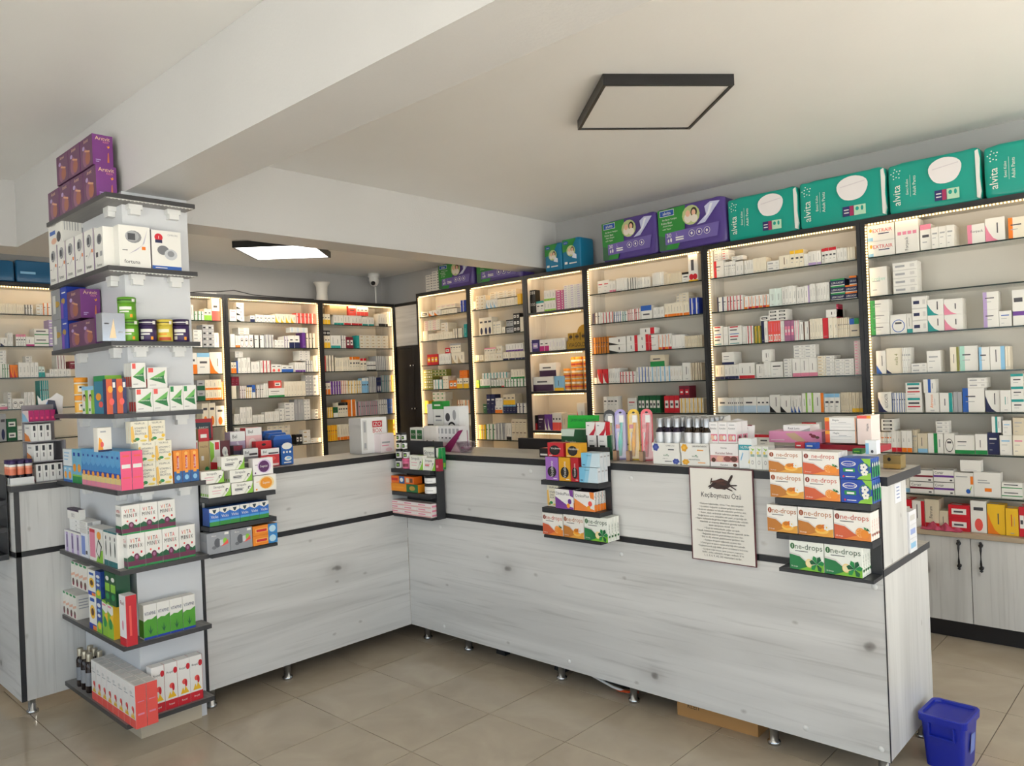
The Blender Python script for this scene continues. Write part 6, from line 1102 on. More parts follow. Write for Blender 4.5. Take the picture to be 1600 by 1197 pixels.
('R3',1,[(-3.493,-3.472,0,0.081,1,1,"navy","w","none"),(-3.471,-3.414,0,0.087,2,1,"w","brown","left"),(-3.411,-3.308,0,0.082,4,1,"w","red","right"),(-3.296,-3.225,0,0.079,4,1,"w","blue","left"),(-3.222,-3.175,0,0.073,2,1,"w","teal","left"),(-3.172,-3.062,0,0.083,6,1,"w","red","left"),(-3.057,-2.967,0,0.098,1,1,"w","blue","topbig"),(-2.958,-2.865,0,0.077,3,1,"w","grey","vtxt"),(-2.862,-2.668,0,0.094,8,1,"cream","orange","bot"),(-2.663,-2.592,0,0.113,2,1,"royal","w","vmid"),(-2.765,-2.665,0.0944,0.061,2,3,"tanw","grey","edge")]),
('R3',2,[(-3.494,-3.351,0,0.125,6,1,"orangeb","brown","left"),(-3.348,-3.197,0,0.115,1,2,"w","black","corner"),(-3.19,-3.0,0,0.117,2,2,"w","red","right"),(-2.998,-2.924,0,0.11,1,2,"w","red","left"),(-2.922,-2.814,0,0.109,4,1,"w","orange","botred"),(-2.811,-2.712,0,0.096,4,1,"w","grey","none"),(-2.71,-2.583,0,0.082,8,1,"tanw","grey","vtxt"),(-3.072,-2.951,0.1174,0.045,1,1,"w","red","right")]),
('R3',3,[(-3.497,-3.473,0,0.044,1,2,"w","grey","edge"),(-3.47,-3.374,0,0.108,2,1,"red","w","swoosh"),(-3.371,-3.268,0,0.11,5,1,"w","grey","vtxt"),(-3.265,-3.124,0,0.081,5,1,"w","red","left"),(-3.12,-3.011,0,0.109,4,1,"w","blue","right"),(-3.008,-2.839,0,0.107,5,1,"w","sky","right"),(-2.837,-2.744,0,0.105,4,1,"w","tan","vtxt"),(-2.741,-2.675,0,0.123,1,1,"w","grey","vtxt"),(-2.673,-2.587,0,0.12,6,1,"tanw","brown","right"),(-2.995,-2.876,0.1074,0.082,1,1,"beige","green","half")]),
('R3',4,[(-3.422,-3.29,0,0.123,4,1,"w","black","txt"),(-3.204,-3.128,0,0.109,1,1,"w","red","txt"),(-3.114,-2.925,0,0.124,6,1,"dgreen","w","label"),(-2.892,-2.773,0,0.12,3,1,"red","w","label"),(-2.77,-2.585,0,0.101,6,1,"cream","yellow","vmid"),(-2.77,-2.689,0.1014,0.085,2,1,"maroon","red","label")]),
('R4',0,[(-4.113,-4.057,0,0.188,3,2,"black","w","oval"),(-4.053,-3.968,0,0.092,2,1,"w","teal","top"),(-3.965,-3.848,0,0.168,4,2,"w","lime","bot"),(-3.837,-3.764,0,0.156,1,8,"magenta","w","edge"),(-3.761,-3.572,0,0.186,3,11,"w","lilac","edge")]),
('R4',1,[(-4.113,-4.124,0,0.109,1,1,"w","lilac","txt"),(-4.113,-4.038,0,0.098,1,1,"indigo","lilac","label"),(-4.035,-3.939,0,0.094,2,1,"w","magenta","half"),(-3.936,-3.771,0,0.094,5,1,"w","lilac","vtxt")]),
('R4',2,[(-4.113,-3.9,0,0.116,1,1,"w","plum","half"),(-3.893,-3.797,0,0.116,1,1,"sky","yellow","bot"),(-4.044,-3.87,0.1164,0.108,1,1,"w","plum","half")]),
('R4',3,[(-4.113,-4.09,0,0.12,1,1,"black","red","half"),(-4.086,-4.021,0,0.124,1,1,"plum","w","txt"),(-4.018,-3.937,0,0.127,2,1,"purple","w","swoosh"),(-3.933,-3.837,0,0.14,3,1,"w","coral","half"),(-3.829,-3.677,0,0.133,4,1,"tanw","brown","vtxt"),(-3.674,-3.599,0,0.216,1,1,"w","coral","swoosh")]),
('R5',0,[(-4.776,-4.746,0,0.079,2,1,"cream","navy","bot"),(-4.743,-4.625,0,0.12,2,4,"cream","tan","edge"),(-4.622,-4.484,0,0.075,3,1,"w","sky","swoosh"),(-4.48,-4.259,0,0.068,7,1,"cream","tan","vtxt"),(-4.251,-4.211,0,0.09,1,1,"yellow","brown","none"),(-4.569,-4.267,0.0754,0.059,3,3,"cream","tan","edge")]),
('R5',1,[(-4.723,-4.556,0,0.153,3,1,"cream","navy","ball"),(-4.548,-4.454,0,0.11,3,1,"cream","grey","txt"),(-4.449,-4.395,0,0.055,1,1,"cream","black","right"),(-4.392,-4.312,0,0.11,2,2,"grey","black","top"),(-4.309,-4.239,0,0.157,2,3,"black","w","label"),(-4.236,-4.199,0,0.122,1,1,"cream","grey","none")]),
('R5',2,[(-4.776,-4.683,0,0.059,2,1,"cream","tan","bot"),(-4.674,-4.521,0,0.065,4,1,"cream","tan","vtxt"),(-4.517,-4.453,0,0.126,2,2,"cream","tan","edge"),(-4.449,-4.203,0,0.068,7,1,"cream","navy","bot"),(-4.665,-4.526,0.0654,0.049,4,1,"cream","pink","top"),(-4.407,-4.211,0.0684,0.065,6,1,"w","purple","bot")]),
('R5',3,[(-4.776,-4.742,0,0.065,1,1,"lime","yellow","half"),(-4.738,-4.616,0,0.075,3,1,"w","green","bot"),(-4.611,-4.445,0,0.064,5,1,"w","dgreen","botred"),(-4.436,-4.199,0,0.064,7,1,"w","green","left"),(-4.704,-4.403,0.0754,0.049,8,1,"w","teal","right"),(-4.361,-4.207,0.0644,0.08,5,1,"cream","green","bot")]),
('R5',4,[(-4.71,-4.663,0,0.08,1,1,"dgreen","w","txt"),(-4.659,-4.564,0,0.162,2,1,"navy","w","txt"),(-4.56,-4.473,0,0.064,2,1,"w","orange","half"),(-4.469,-4.325,0,0.07,4,1,"navy","sky","top"),(-4.32,-4.205,0,0.082,3,1,"w","navy","left"),(-4.554,-4.469,0.0644,0.064,2,1,"w","grey","txt"),(-4.46,-4.325,0.0704,0.088,3,1,"tanw","yellow","half")]),
('R5',5,[(-4.776,-4.687,0,0.124,3,1,"yellow","cream","left"),(-4.683,-4.567,0,0.132,3,1,"w","green","left"),(-4.563,-4.45,0,0.14,3,1,"grey","w","right"),(-4.444,-4.38,0,0.141,2,1,"w","black","bot"),(-4.376,-4.208,0,0.175,4,2,"tanw","brown","txt")]),
('R6',0,[(-5.477,-5.382,0,0.051,1,1,"cream","black","label"),(-5.378,-5.208,0,0.052,2,1,"w","orange","swoosh"),(-5.204,-4.986,0,0.046,4,1,"cream","tan","vtxt"),(-4.948,-4.883,0,0.106,2,1,"royal","w","left"),(-5.257,-5.005,0.052399999999999995,0.037,4,1,"cream","pink","txt")]),
('R6',1,[(-5.464,-5.396,0,0.094,1,1,"cream","tan","none"),(-5.392,-5.056,0,0.065,8,1,"cream","tan","vtxt"),(-5.052,-4.918,0,0.087,4,1,"cream","black","right"),(-4.915,-4.877,0,0.118,1,1,"teal","w","vtxt"),(-5.443,-5.221,0.0944,0.093,2,5,"cream","pink","edge"),(-5.211,-5.114,0.0654,0.087,1,3,"cream","tan","edge")]),
('R6',2,[(-5.416,-5.268,0,0.099,3,1,"red","yellow","label"),(-5.26,-5.098,0,0.096,5,1,"w","black","vtxt"),(-5.088,-4.918,0,0.1,2,1,"cream","tan","swoosh"),(-5.166,-5.102,0.0964,0.05,1,1,"red","w","label"),(-5.096,-4.956,0.1004,0.079,4,1,"cream","grey","top")]),
('R6',3,[(-5.477,-5.354,0,0.186,2,4,"olive","cream","edge"),(-5.348,-5.222,0,0.088,3,1,"w","teal","right"),(-5.215,-5.135,0,0.117,2,1,"cream","tan","txt"),(-5.131,-5.029,0,0.075,2,1,"orange","w","label"),(-5.025,-4.876,0,0.09,4,1,"cream","yellow","half"),(-5.348,-5.16,0.1174,0.063,4,2,"olive","dgreen","edge"),(-4.988,-4.885,0.0904,0.07,2,2,"orange","red","txt")]),
('R6',4,[(-5.477,-5.426,0,0.117,1,1,"yellow","w","vtxt"),(-5.351,-5.186,0,0.122,2,3,"cream","tan","edge"),(-5.026,-4.952,0,0.118,3,1,"cream","orange","left"),(-4.948,-4.88,0,0.117,2,1,"cream","orange","right"),(-5.362,-5.186,0.1224,0.074,3,2,"cream","green","edge")]),
('R6',5,[(-5.007,-4.894,0,0.115,3,1,"cream","tan","vtxt")]),
('B2',0,[(3.079,3.138,0,0.099,1,2,"w","red","txt"),(3.141,3.208,0,0.159,1,3,"w","black","corner"),(3.263,3.305,0,0.054,1,1,"w","navy","half"),(3.312,3.497,0,0.065,5,1,"w","black","ring"),(3.5,3.707,0,0.079,4,1,"cream","yellow","swoosh"),(3.71,3.906,0,0.094,5,1,"coral","w","left")]),
('B2',1,[(3.076,3.117,0,0.114,1,1,"w","grey","none"),(3.121,3.161,0,0.102,2,1,"w","orange","bot"),(3.164,3.282,0,0.11,3,1,"w","maroon","ring"),(3.284,3.381,0,0.108,2,1,"w","black","left"),(3.388,3.475,0,0.114,3,1,"grey","w","right"),(3.482,3.576,0,0.069,3,2,"w","grey","edge"),(3.579,3.624,0,0.103,2,1,"w","purple","left"),(3.627,3.731,0,0.111,2,1,"w","navy","half"),(3.759,3.79,0,0.138,1,1,"purple","w","none"),(3.793,3.888,0,0.135,3,1,"cream","black","left"),(3.15,3.247,0.1104,0.058,1,3,"w","tan","edge"),(3.639,3.817,0.13840000000000002,0.045,3,4,"w","sky","edge")]),
('B2',2,[(3.074,3.118,0,0.093,2,1,"cream","orange","half"),(3.121,3.136,0,0.102,1,1,"blue","w","none"),(3.138,3.244,0,0.131,4,1,"w","grey","vtxt"),(3.251,3.333,0,0.095,2,1,"w","navy","vtxt"),(3.336,3.436,0,0.104,3,1,"w","red","right"),(3.439,3.536,0,0.07,2,1,"w","coral","ball"),(3.539,3.66,0,0.062,2,1,"w","blue","half"),(3.675,3.78,0,0.088,4,1,"w","purple","bot"),(3.783,3.859,0,0.101,3,1,"w","navy","left"),(3.862,3.909,0,0.146,1,1,"cream","black","vtxt"),(3.114,3.182,0.13140000000000002,0.051,1,4,"w","grey","edge"),(3.721,3.831,0.1014,0.089,2,4,"w","grey","edge")]),
('B2',3,[(3.071,3.11,0,0.11,1,1,"cream","tan","none"),(3.139,3.198,0,0.108,3,1,"w","maroon","left"),(3.2,3.253,0,0.093,3,1,"w","yellow","left"),(3.256,3.284,0,0.111,1,1,"blue","w","half"),(3.287,3.362,0,0.11,4,1,"w","brown","left"),(3.366,3.402,0,0.121,2,1,"w","grey","none"),(3.405,3.559,0,0.078,1,1,"w","green","bot"),(3.562,3.77,0,0.133,7,1,"cream","tan","vtxt"),(3.773,3.849,0,0.185,2,6,"grey","w","edge"),(3.852,3.904,0,0.183,1,3,"w","grey","edge"),(3.071,3.139,0.1104,0.076,2,1,"maroon","red","txt"),(3.456,3.533,0.0784,0.066,1,1,"coral","w","label")]),
('B2',4,[(3.082,3.136,0,0.088,2,1,"w","grey","vtxt"),(3.139,3.244,0,0.141,4,1,"w","black","vtxt"),(3.247,3.357,0,0.07,5,1,"w","grey","vtxt"),(3.36,3.498,0,0.09,5,1,"w","tan","vtxt"),(3.501,3.55,0,0.111,1,3,"w","grey","edge"),(3.553,3.648,0,0.161,1,5,"w","grey","edge"),(3.655,3.745,0,0.186,3,1,"grey","w","vtxt"),(3.748,3.811,0,0.183,2,6,"w","grey","edge"),(3.858,3.89,0,0.086,1,3,"w","black","label")]),
('B2',5,[(3.08,3.182,0,0.191,2,4,"w","grey","edge"),(3.379,3.6,0,0.181,4,5,"tanw","grey","edge"),(3.658,3.719,0,0.086,2,1,"black","w","label"),(3.726,3.801,0,0.121,1,3,"w","tan","edge"),(3.804,3.909,0,0.041,2,2,"w","tan","edge")]),
('B3',0,[(3.971,4.058,0,0.095,3,1,"cream","yellow","half"),(4.103,4.209,0,0.093,3,1,"w","teal","bot"),(4.213,4.418,0,0.092,5,1,"w","red","bot"),(4.422,4.563,0,0.083,4,1,"w","teal","bot"),(4.613,4.73,0,0.12,4,1,"w","black","bot"),(4.734,4.762,0,0.146,2,1,"w","grey","vtxt"),(4.061,4.247,0.0934,0.087,2,1,"tan","cream","none"),(4.268,4.351,0.0924,0.088,1,1,"coral","w","top"),(4.36,4.494,0.0924,0.085,3,1,"w","coral","half")]),
('B3',1,[(3.969,4.051,0,0.117,3,1,"cream","yellow","half"),(4.059,4.165,0,0.119,2,1,"w","teal","bot"),(4.168,4.226,0,0.12,2,1,"w","navy","left"),(4.229,4.306,0,0.107,2,1,"maroon","w","label"),(4.349,4.381,0,0.123,1,1,"teal","w","none"),(4.385,4.723,0,0.127,5,4,"cream","tan","edge"),(3.977,4.051,0.1174,0.045,2,1,"black","w","label")]),
('B3',2,[(3.967,3.998,0,0.142,1,1,"coral","w","vtxt"),(4.001,4.091,0,0.149,3,1,"cream","black","right"),(4.099,4.257,0,0.127,6,1,"cream","grey","vtxt"),(4.261,4.379,0,0.134,4,1,"cream","orange","top"),(4.383,4.451,0,0.119,2,1,"cream","red","top"),(4.454,4.56,0,0.089,3,2,"w","black","bot"),(4.563,4.762,0,0.14,9,1,"grey","w","right")]),
('B3',3,[(3.973,4.031,0,0.11,2,1,"cream","orange","half"),(4.034,4.148,0,0.122,4,1,"purple","w","left"),(4.151,4.233,0,0.127,4,1,"cream","red","left"),(4.236,4.387,0,0.123,5,1,"cream","yellow","left"),(4.39,4.462,0,0.143,3,1,"sky","w","top"),(4.465,4.56,0,0.155,4,1,"grey","w","right"),(4.564,4.615,0,0.146,2,1,"navy","w","ball"),(4.619,4.745,0,0.167,6,1,"grey","teal","left"),(4.749,4.762,0,0.165,2,1,"yellow","cream","left")]),
('B3',4,[(3.988,4.05,0,0.099,3,1,"yellow","cream","left"),(4.054,4.104,0,0.096,1,1,"dgreen","w","half"),(4.107,4.219,0,0.135,4,1,"cream","black","top"),(4.223,4.318,0,0.159,2,1,"orange","w","right"),(4.344,4.575,0,0.135,9,1,"grey","pink","left"),(4.579,4.687,0,0.143,4,1,"w","grey","left"),(4.691,4.748,0,0.146,2,1,"blue","navy","left"),(4.751,4.762,0,0.148,2,1,"tan","yellow","left")]),
('B3',5,[(3.978,4.087,0,0.144,5,1,"yellow","orange","left"),(4.093,4.352,0,0.145,9,1,"cream","orange","bot"),(4.746,4.762,0,0.153,2,1,"yellow","black","label")]),
('B1',0,[(2.724,2.776,0,0.122,2,1,"w","grey","vtxt"),(2.781,2.858,0,0.073,3,1,"w","green","left"),(2.861,2.925,0,0.096,2,1,"cream","lime","half"),(2.928,2.994,0,0.18,1,1,"w","coral","half")]),
('B1',1,[(2.763,2.836,0,0.143,1,5,"w","grey","edge"),(2.842,2.937,0,0.185,2,4,"grey","black","edge"),(2.939,2.978,0,0.121,1,1,"w","grey","vtxt")]),
('B1',2,[(2.728,2.786,0,0.17,1,1,"w","orange","half"),(2.788,2.891,0,0.17,1,1,"w","sky","top"),(2.894,2.998,0,0.177,1,1,"w","orange","swoosh")]),
('B1',3,[(2.778,2.842,0,0.164,1,2,"grey","dgreen","half"),(2.844,2.98,0,0.166,4,2,"cream","orange","bot"),(2.983,2.998,0,0.146,1,2,"orange","w","left")]),
('B1',4,[(2.812,2.923,0,0.191,2,1,"cream","orange","ball"),(2.926,2.998,0,0.164,1,1,"w","orange","ball")]),
('B0',0,[(1.442,1.587,0,0.07,9,1,"cream","tan","vtxt"),(1.589,1.638,0,0.069,3,1,"w","black","left"),(1.658,1.7,0,0.072,1,3,"w","tan","edge"),(1.702,1.753,0,0.086,2,1,"w","orange","left")]),
('B0',1,[(1.435,1.477,0,0.058,1,1,"w","navy","corner"),(1.478,1.51,0,0.091,2,1,"w","grey","vtxt"),(1.529,1.586,0,0.082,4,1,"w","pink","top"),(1.588,1.638,0,0.066,1,1,"w","magenta","bot"),(1.64,1.729,0,0.123,1,2,"w","green","band"),(1.731,1.775,0,0.188,1,5,"lilac","w","edge")]),
('B0',2,[(1.427,1.44,0,0.093,1,1,"w","grey","none"),(1.441,1.483,0,0.093,3,1,"w","green","left"),(1.485,1.531,0,0.087,2,1,"orange","red","swoosh"),(1.535,1.657,0,0.103,5,1,"w","grey","vtxt"),(1.659,1.697,0,0.074,2,1,"mintw","teal","half"),(1.699,1.725,0,0.028,1,2,"w","grey","edge"),(1.727,1.86,0,0.055,5,1,"w","black","vtxt"),(1.427,1.466,0.0934,0.093,1,4,"w","grey","edge"),(1.581,1.62,0.10339999999999999,0.044,1,2,"w","grey","edge"),(1.772,1.829,0.0554,0.095,3,1,"w","maroon","vmid"),(1.852,1.9,0.0554,0.054,1,1,"maroon","w","txt")]),
('B0',3,[(1.42,1.464,0,0.041,1,1,"w","pink","half"),(1.466,1.488,0,0.116,1,4,"w","grey","edge"),(1.49,1.564,0,0.07,2,1,"w","brown","ring"),(1.566,1.625,0,0.112,3,1,"w","grey","vtxt"),(1.664,1.714,0,0.191,4,1,"teal","w","left")]),
('B0',4,[(1.412,1.451,0,0.186,1,1,"grey","navy","ball"),(1.454,1.513,0,0.15,1,2,"dgreen","w","label"),(1.515,1.554,0,0.097,1,1,"w","grey","txt")]),
]

CN = dict(w='white', cream='cream', beige='beige', tanw='off-white', tan='tan', grey='grey', black='black', navy='navy', blue='blue', royal='royal-blue', sky='sky-blue', pale='pale-blue', mint='mint', mintw='pale-mint', teal='teal', dgreen='dark-green', green='green', lime='lime', olive='olive', yellow='yellow', orange='orange', orangeb='amber', red='red', coral='coral', crimson='crimson', maroon='maroon', pink='pink', pinkw='pale-pink', magenta='magenta', mauve='mauve', lilac='lilac', purple='purple', plum='plum', indigo='indigo', brown='brown')
def wall_prints(st, a, w, h, var):
    F = 'F'; e = []; extra = None
    if '|' in st: st, extra = st.split('|')
    up = h > w*1.15
    def vtext(u=.5, c='txt'): return [('r', F, u-.03, .34, u+.035, .34+.36+.08*(var % 3), c)] if not extra else [('t', F, extra, u, .56, .22, c, .72, 1)]
    def htext(v=.62, c='txt'): return [('r', F, .14, v, .14+.45+.08*(var % 3), v+.055, c), ('r', F, .14, v-.2, .55, v-.17, 'grey')] if not extra else [('t', F, extra, .55, v, .16, c, .7)]
    if st == 'none': e = [('r', F, .2, .1, .8, .12, 'grey')]
    elif st == 'txt': e = ([('r', F, .15, .68, .8, .75, a)] if not extra else [('t', F, extra, .5, .6, .14, a, .8)])+[('r', F, .15, .5, .6, .53, 'grey'), ('r', F, .15, .2, .4, .23, 'grey')]
    elif st == 'vtxt': e = vtext(.46, a if a != 'grey' else 'txt')+[('r', F, .68, .36, .71, .7, 'grey'), ('r', F, .35, .08, .65, .11, 'grey')]
    elif st == 'edge': e = [('r', F, .1, .35, .5, .62, 'grey' if a == 'grey' else a), ('r', F, .72, .3, .9, .7, 'shade'), ('r', F, 0, .93, 1, 1, 'shade')]
    elif st == 'left': e = [('r', F, 0, 0, .26, 1, a)] + htext()
    elif st == 'right': e = [('r', F, .72, 0, 1, 1, a)] + vtext(.4)
    elif st == 'top': e = [('r', F, 0, .80, 1, 1, a), ('r', F, .2, .5, .8, .6, 'txt'), ('r', F, .2, .3, .6, .34, 'grey')]
    elif st == 'topbig': e = [('r', F, 0, .62, 1, 1, a), ('r', F, .2, .3, .8, .4, 'txt')]
    elif st == 'topred': e = [('r', F, .1, .82, .9, .97, a), ('r', F, .15, .55, .85, .68, 'txt'), ('r', F, .1, .34, .9, .42, 'red'), ('r', F, .1, .2, .6, .23, 'grey')]
    elif st == 'topgreen': e = [('r', F, 0, .68, .5, 1, 'blue'), ('r', F, .5, .68, 1, 1, 'green'), ('r', F, .2, .3, .8, .36, 'txt')]
    elif st == 'bot': e = [('r', F, 0, 0, 1, .20, a)] + (vtext(.42) if up else htext())
    elif st == 'botred': e = [('r', F, 0, 0, 1, .16, 'red' if var % 2 else a), ('r', F, .1, .16, .25, .95, a)] + vtext(.6)
    elif st == 'botlab': e = [('r', F, .12, .05, .88, .36, a), ('r', F, .3, .1, .7, .3, 'coral'), ('r', F, .4, .5, .6, .9, 'pink')]
    elif st == 'half': e = [('r', F, 0, 0, 1, .45, a), ('r', F, .2, .6, .7, .7, 'txt')]
    elif st == 'band': e = [('r', F, 0, .28, 1, .40, a), ('r', F, .12, .66, .8, .78, 'txt')]
    elif st == 'vmid': e = [('r', F, .38, 0, .62, 1, a), ('r', F, .72, .3, .8, .7, 'grey')]
    elif st == 'dash': e = [('r', F, .1+i*.22, .56, .26+i*.22, .66, a) for i in range(4)] + [('t', F, 'Forpack', .5, .28, .18, 'txt', .42, 1)]
    elif st == 'dash2': e = [('r', F, .12, .82, .75, .94, a), ('r', F, .12, .5, .65, .62, 'txt'), ('r', F, .1, .1, .8, .18, 'teal' if var % 2 else 'blue')]
    elif st == 'swoosh': e = [('p', F, [(0, 0), (.7, 0), (.4, .15), (.18, .42), (0, .75)], a)] + vtext(.62)
    elif st == 'corner': e = [('p', F, [(0, 0), (.6, 0), (0, .38)], a)] + vtext(.6)
    elif st == 'ring': e = [('e', F, .5, .4, .4, .34, a), ('e', F, .5, .4, .35, .30, 'w'), ('r', F, .3, .5, .7, .6, 'txt')]
    elif st == 'ball': e = [('e', F, .5, .25, .26, .2, a), ('r', F, .2, .7, .8, .8, 'txt')]
    elif st == 'balls': e = [('r', F, 0, 0, 1, .06, 'yellow'), ('e', F, .3, .17, .24, .11, a), ('e', F, .7, .17, .24, .11, a), ('r', F, .3, .4, .6, .8, 'txt')]
    elif st == 'label': e = [('r', F, .15, .28, .85, .72, a), ('r', F, .25, .42, .7, .56, 'txt' if a == 'w' else 'w')]
    elif st == 'oval': e = [('e', F, .5, .75, .35, .13, a), ('e', F, .5, .75, .22, .08, 'black')]
    elif st == 'tag': e = [('r', F, .85, .5, 1, .85, a), ('e', F, .72, .2, .12, .1, 'blue'), ('p', F, [(.78, .25), (.95, .5), (.85, .25)], 'lime'), ('r', F, .08, .8, .7, .84, 'grey')]
    elif st == 'tag2': e = [('r', F, .4, .22, .66, .36, a), ('r', F, .15, .55, .6, .6, 'grey'), ('r', F, .15, .65, .5, .69, 'grey')]
    elif st == 'cort': e = [('t', F, 'Cortair', .28, .72, .22, 'black', .42), ('r', F, 0, .36, 1, .52, a), ('r', F, 0, .95, 1, 1, 'black'), ('r', F, .8, .08, .92, .2, 'txt')]
    elif st == 'lerc': e = [('r', F, 0, .78, 1, 1, a), ('t', F, 'LERCADIP', .5, .42, .26, 'w', .84), ('r', F, 0, 0, 1, .1, 'w')]
    elif st == 'extra': e = [('t', F, 'EXTRAIR', .56, .62, .22, 'red', .72), ('e', F, .12, .66, .05, .12, 'tang'), ('r', F, 0, 0, .2, .22, 'sky'), ('r', F, .4, .38, .8, .44, 'navy'), ('r', F, 0, .94, 1, 1, 'shade')]
    elif st == 'nolla': e = [('t', F, 'nolla 4', .62, .55, .2, 'olive', .66, 1), ('p', F, [(0, 0), (.34, 0), (0, .16)], 'navy')]
    e = e + [('r', 'T', .1, .2, .6, .5, 'shade')]
    return e
SHN = ['top', 'second', 'third', 'fourth', 'fifth', 'sixth', 'seventh', 'lowest']
UN = {'R1': 'rightmost wall unit', 'R2': 'wall unit under teal packs', 'R3': 'wall unit under purple packs', 'R4': 'dark-shelf wall unit', 'R5': 'second wall unit from corner', 'R6': 'wall unit at corner', 'B0': 'back unit left of column', 'B1': 'back unit behind column', 'B2': 'middle back unit', 'B3': 'back unit near corner'}
allb = []
for bay, k, segs in WALL:
    zb = (Z4S if bay == 'R4' else ZRS+[.592])[k] if bay[0] == 'R' else ZBS[k]
    row = []
    for (ua, ub, dz, H, nc, nr, base, acc, st) in segs:
        w, h = (ub-ua)/nc, H/nr
        d0 = min(.15, max(.05, random.choice((.06, .075, .09, .11))))
        for c in range(nc):
            for r in range(nr):
                row.append(dict(u=ua+(c+.5)*w, z=zb+dz+r*h+.0005, w=w-.001, h=h-.0008, d=d0, base=base, acc=acc, st=st, bay=bay, k=k, up=dz > 0, f=random.uniform(0, .012) if nr == 1 and dz == 0 else .003))
    row.sort(key=lambda b: (round(b['u'], 3), b['z']))
    for i, b in enumerate(row): b['n'] = i+1
    allb += row
for b in allb:
    if b['bay'][0] == 'R': b['p'] = (b['u'], 4.672+b['f']+b['d']/2, b['z']); b['rz'] = 0
    else: b['p'] = (-6.05-b['f']-b['d']/2, b['u'], b['z']); b['rz'] = R(90)
    x, y, z = b['p']; dist = (x*x+y*y); face = abs(y if b['bay'][0] == 'R' else x)/math.sqrt(dist)
    b['area'] = b['w']*b['h']*face/dist
big = sorted(allb, key=lambda b: -b['area'])
NBIG = 320
thr = big[NBIG-1]['area']
rest = MB(); _WM = {}
def wall_key(b): return (b['base'], b['acc'], b['st'], round(b['w'], 3), round(b['h'], 3), b['d'], b['n'] % 4)
for b in allb:
    w, h, d = b['w'], b['h'], b['d']
    if b['area'] >= thr:
        key = wall_key(b)
        if key not in _WM:
            m = MB(); m.box(-w/2, w/2, -d/2, d/2, 0, h, b['base']); m.prints(wall_prints(b['st'], b['acc'], w, h, b['n'] % 4), w, d, h); _WM[key] = m.mesh('medicine_box')
        o = put('medicine_box', _WM[key], None, b['p'], b['rz'])
        det = {'left': 'edged', 'right': 'edged', 'top': 'topped', 'topbig': 'topped', 'bot': 'based', 'half': 'based', 'band': 'banded', 'vmid': 'striped', 'swoosh': 'swooshed', 'corner': 'cornered', 'label': 'labelled', 'ring': 'ringed', 'cort': 'banded', 'lerc': 'topped'}.get(b['st'].split('|')[0])
        acc = (CN.get(b['acc'], b['acc'])+'-'+det+' ') if det and b['acc'] not in ('grey',) else ''
        col_ = CN.get(b['base'], b['base'])
        tag(o, '%s %smedicine box, %s from left on %s shelf, %s' % (col_, acc, ordn(b['n']), SHN[b['k']], UN[b['bay']]), 'box', 'medicine boxes on the wall shelving')
    else:
        m = MB(); m.box(-w/2, w/2, -d/2, d/2, 0, h, b['base']); m.prints(wall_prints(b['st'], b['acc'], w, h, b['n'] % 4), w, d, h, lift=.0006)
        ca, sa = (1, 0) if not b['rz'] else (0, 1); px, py, pz = b['p']; o0 = len(rest.v)
        rest.v += [(px+x*ca-y*sa, py+x*sa+y*ca, pz+z) for x, y, z in m.v]
        mp_ = [rest.mi(q) for q in m.mats]
        rest.f += [tuple(i+o0 for i in f) for f in m.f]; rest.m += [mp_[i] for i in m.m]; rest.sm += m.sm
o = rest.build('medicine_boxes'); o['kind'] = 'stuff'
tag(o, 'rows of small medicine boxes filling the farther wall shelves', 'boxes')

# dark-shelf unit extras
mm, ml = MB(), MB()
mm.lathe([(0, 0), (.027, 0), (.028, .004), (.028, .062), (.022, .068), (0, .068)], 'f2ead8', 16); mm.lathe([(.0284, .008), (.0284, .05)], 'f0a63a', 16); mm.lathe([(.0287, .022), (.0287, .036)], 'c94a3a', 16)
ml.lathe([(.0285, .066), (.0285, .085), (0, .085)], 'f09a22', 16)
jm, lm = mm.mesh('vitamin_jar'), ml.mesh('lid')
for c in range(4):
    for r in range(3):
        if r == 2 and c == 0: continue
        o = put('vitamin_jar', jm, None, (-3.795+c*.062, 4.72+.02*(c % 2), Z4S[2]+.0005+r*.0865)); put('lid', lm, o)
        tag(o, 'orange-lidded vitamin jar on dark shelf, %s column, %s' % (ORD[c], ('bottom', 'middle', 'top')[r]), 'jar', 'orange-lidded jars on the dark shelf')
t = thing('display_carton', 'gold display carton with round back card on dark shelf', 'carton', (-3.66, 4.72, Z4S[1]+.0005))
GOLD = M('b8933a', .3, .5, name='gold_card')
m = MB(); m.box(-.10, .10, -.035, .035, 0, .065, GOLD); m.prints([T_('VIAGOLD', .5, .5, 'black', .8)], .2, .07, .065); m.build('tray', t)
m = MB(); m.prism([(-.04, .065), (.10, .065)]+[(.03+.07*math.cos(a), .13+.06*math.sin(a)) for a in [math.pi*i/8 for i in range(9)]], .028, .032, GOLD); m.build('back_card', t)
for i in range(3):
    m = MB(); m.box(-.028, .028, -.02, .02, 0, .06, GOLD); m.prints([('e', 'F', .5, .5, .3, .3, '7a5a1e'), ('r', 'F', .2, .42, .8, .58, 'black')], .056, .04, .06)
    tag(m.build('gold_box', None, (-3.725+i*.062, 4.715, Z4S[1]+.0665)), 'small gold box on the gold display carton, %s' % ('left', 'middle', 'right')[i], 'box', 'gold boxes on the dark shelf')
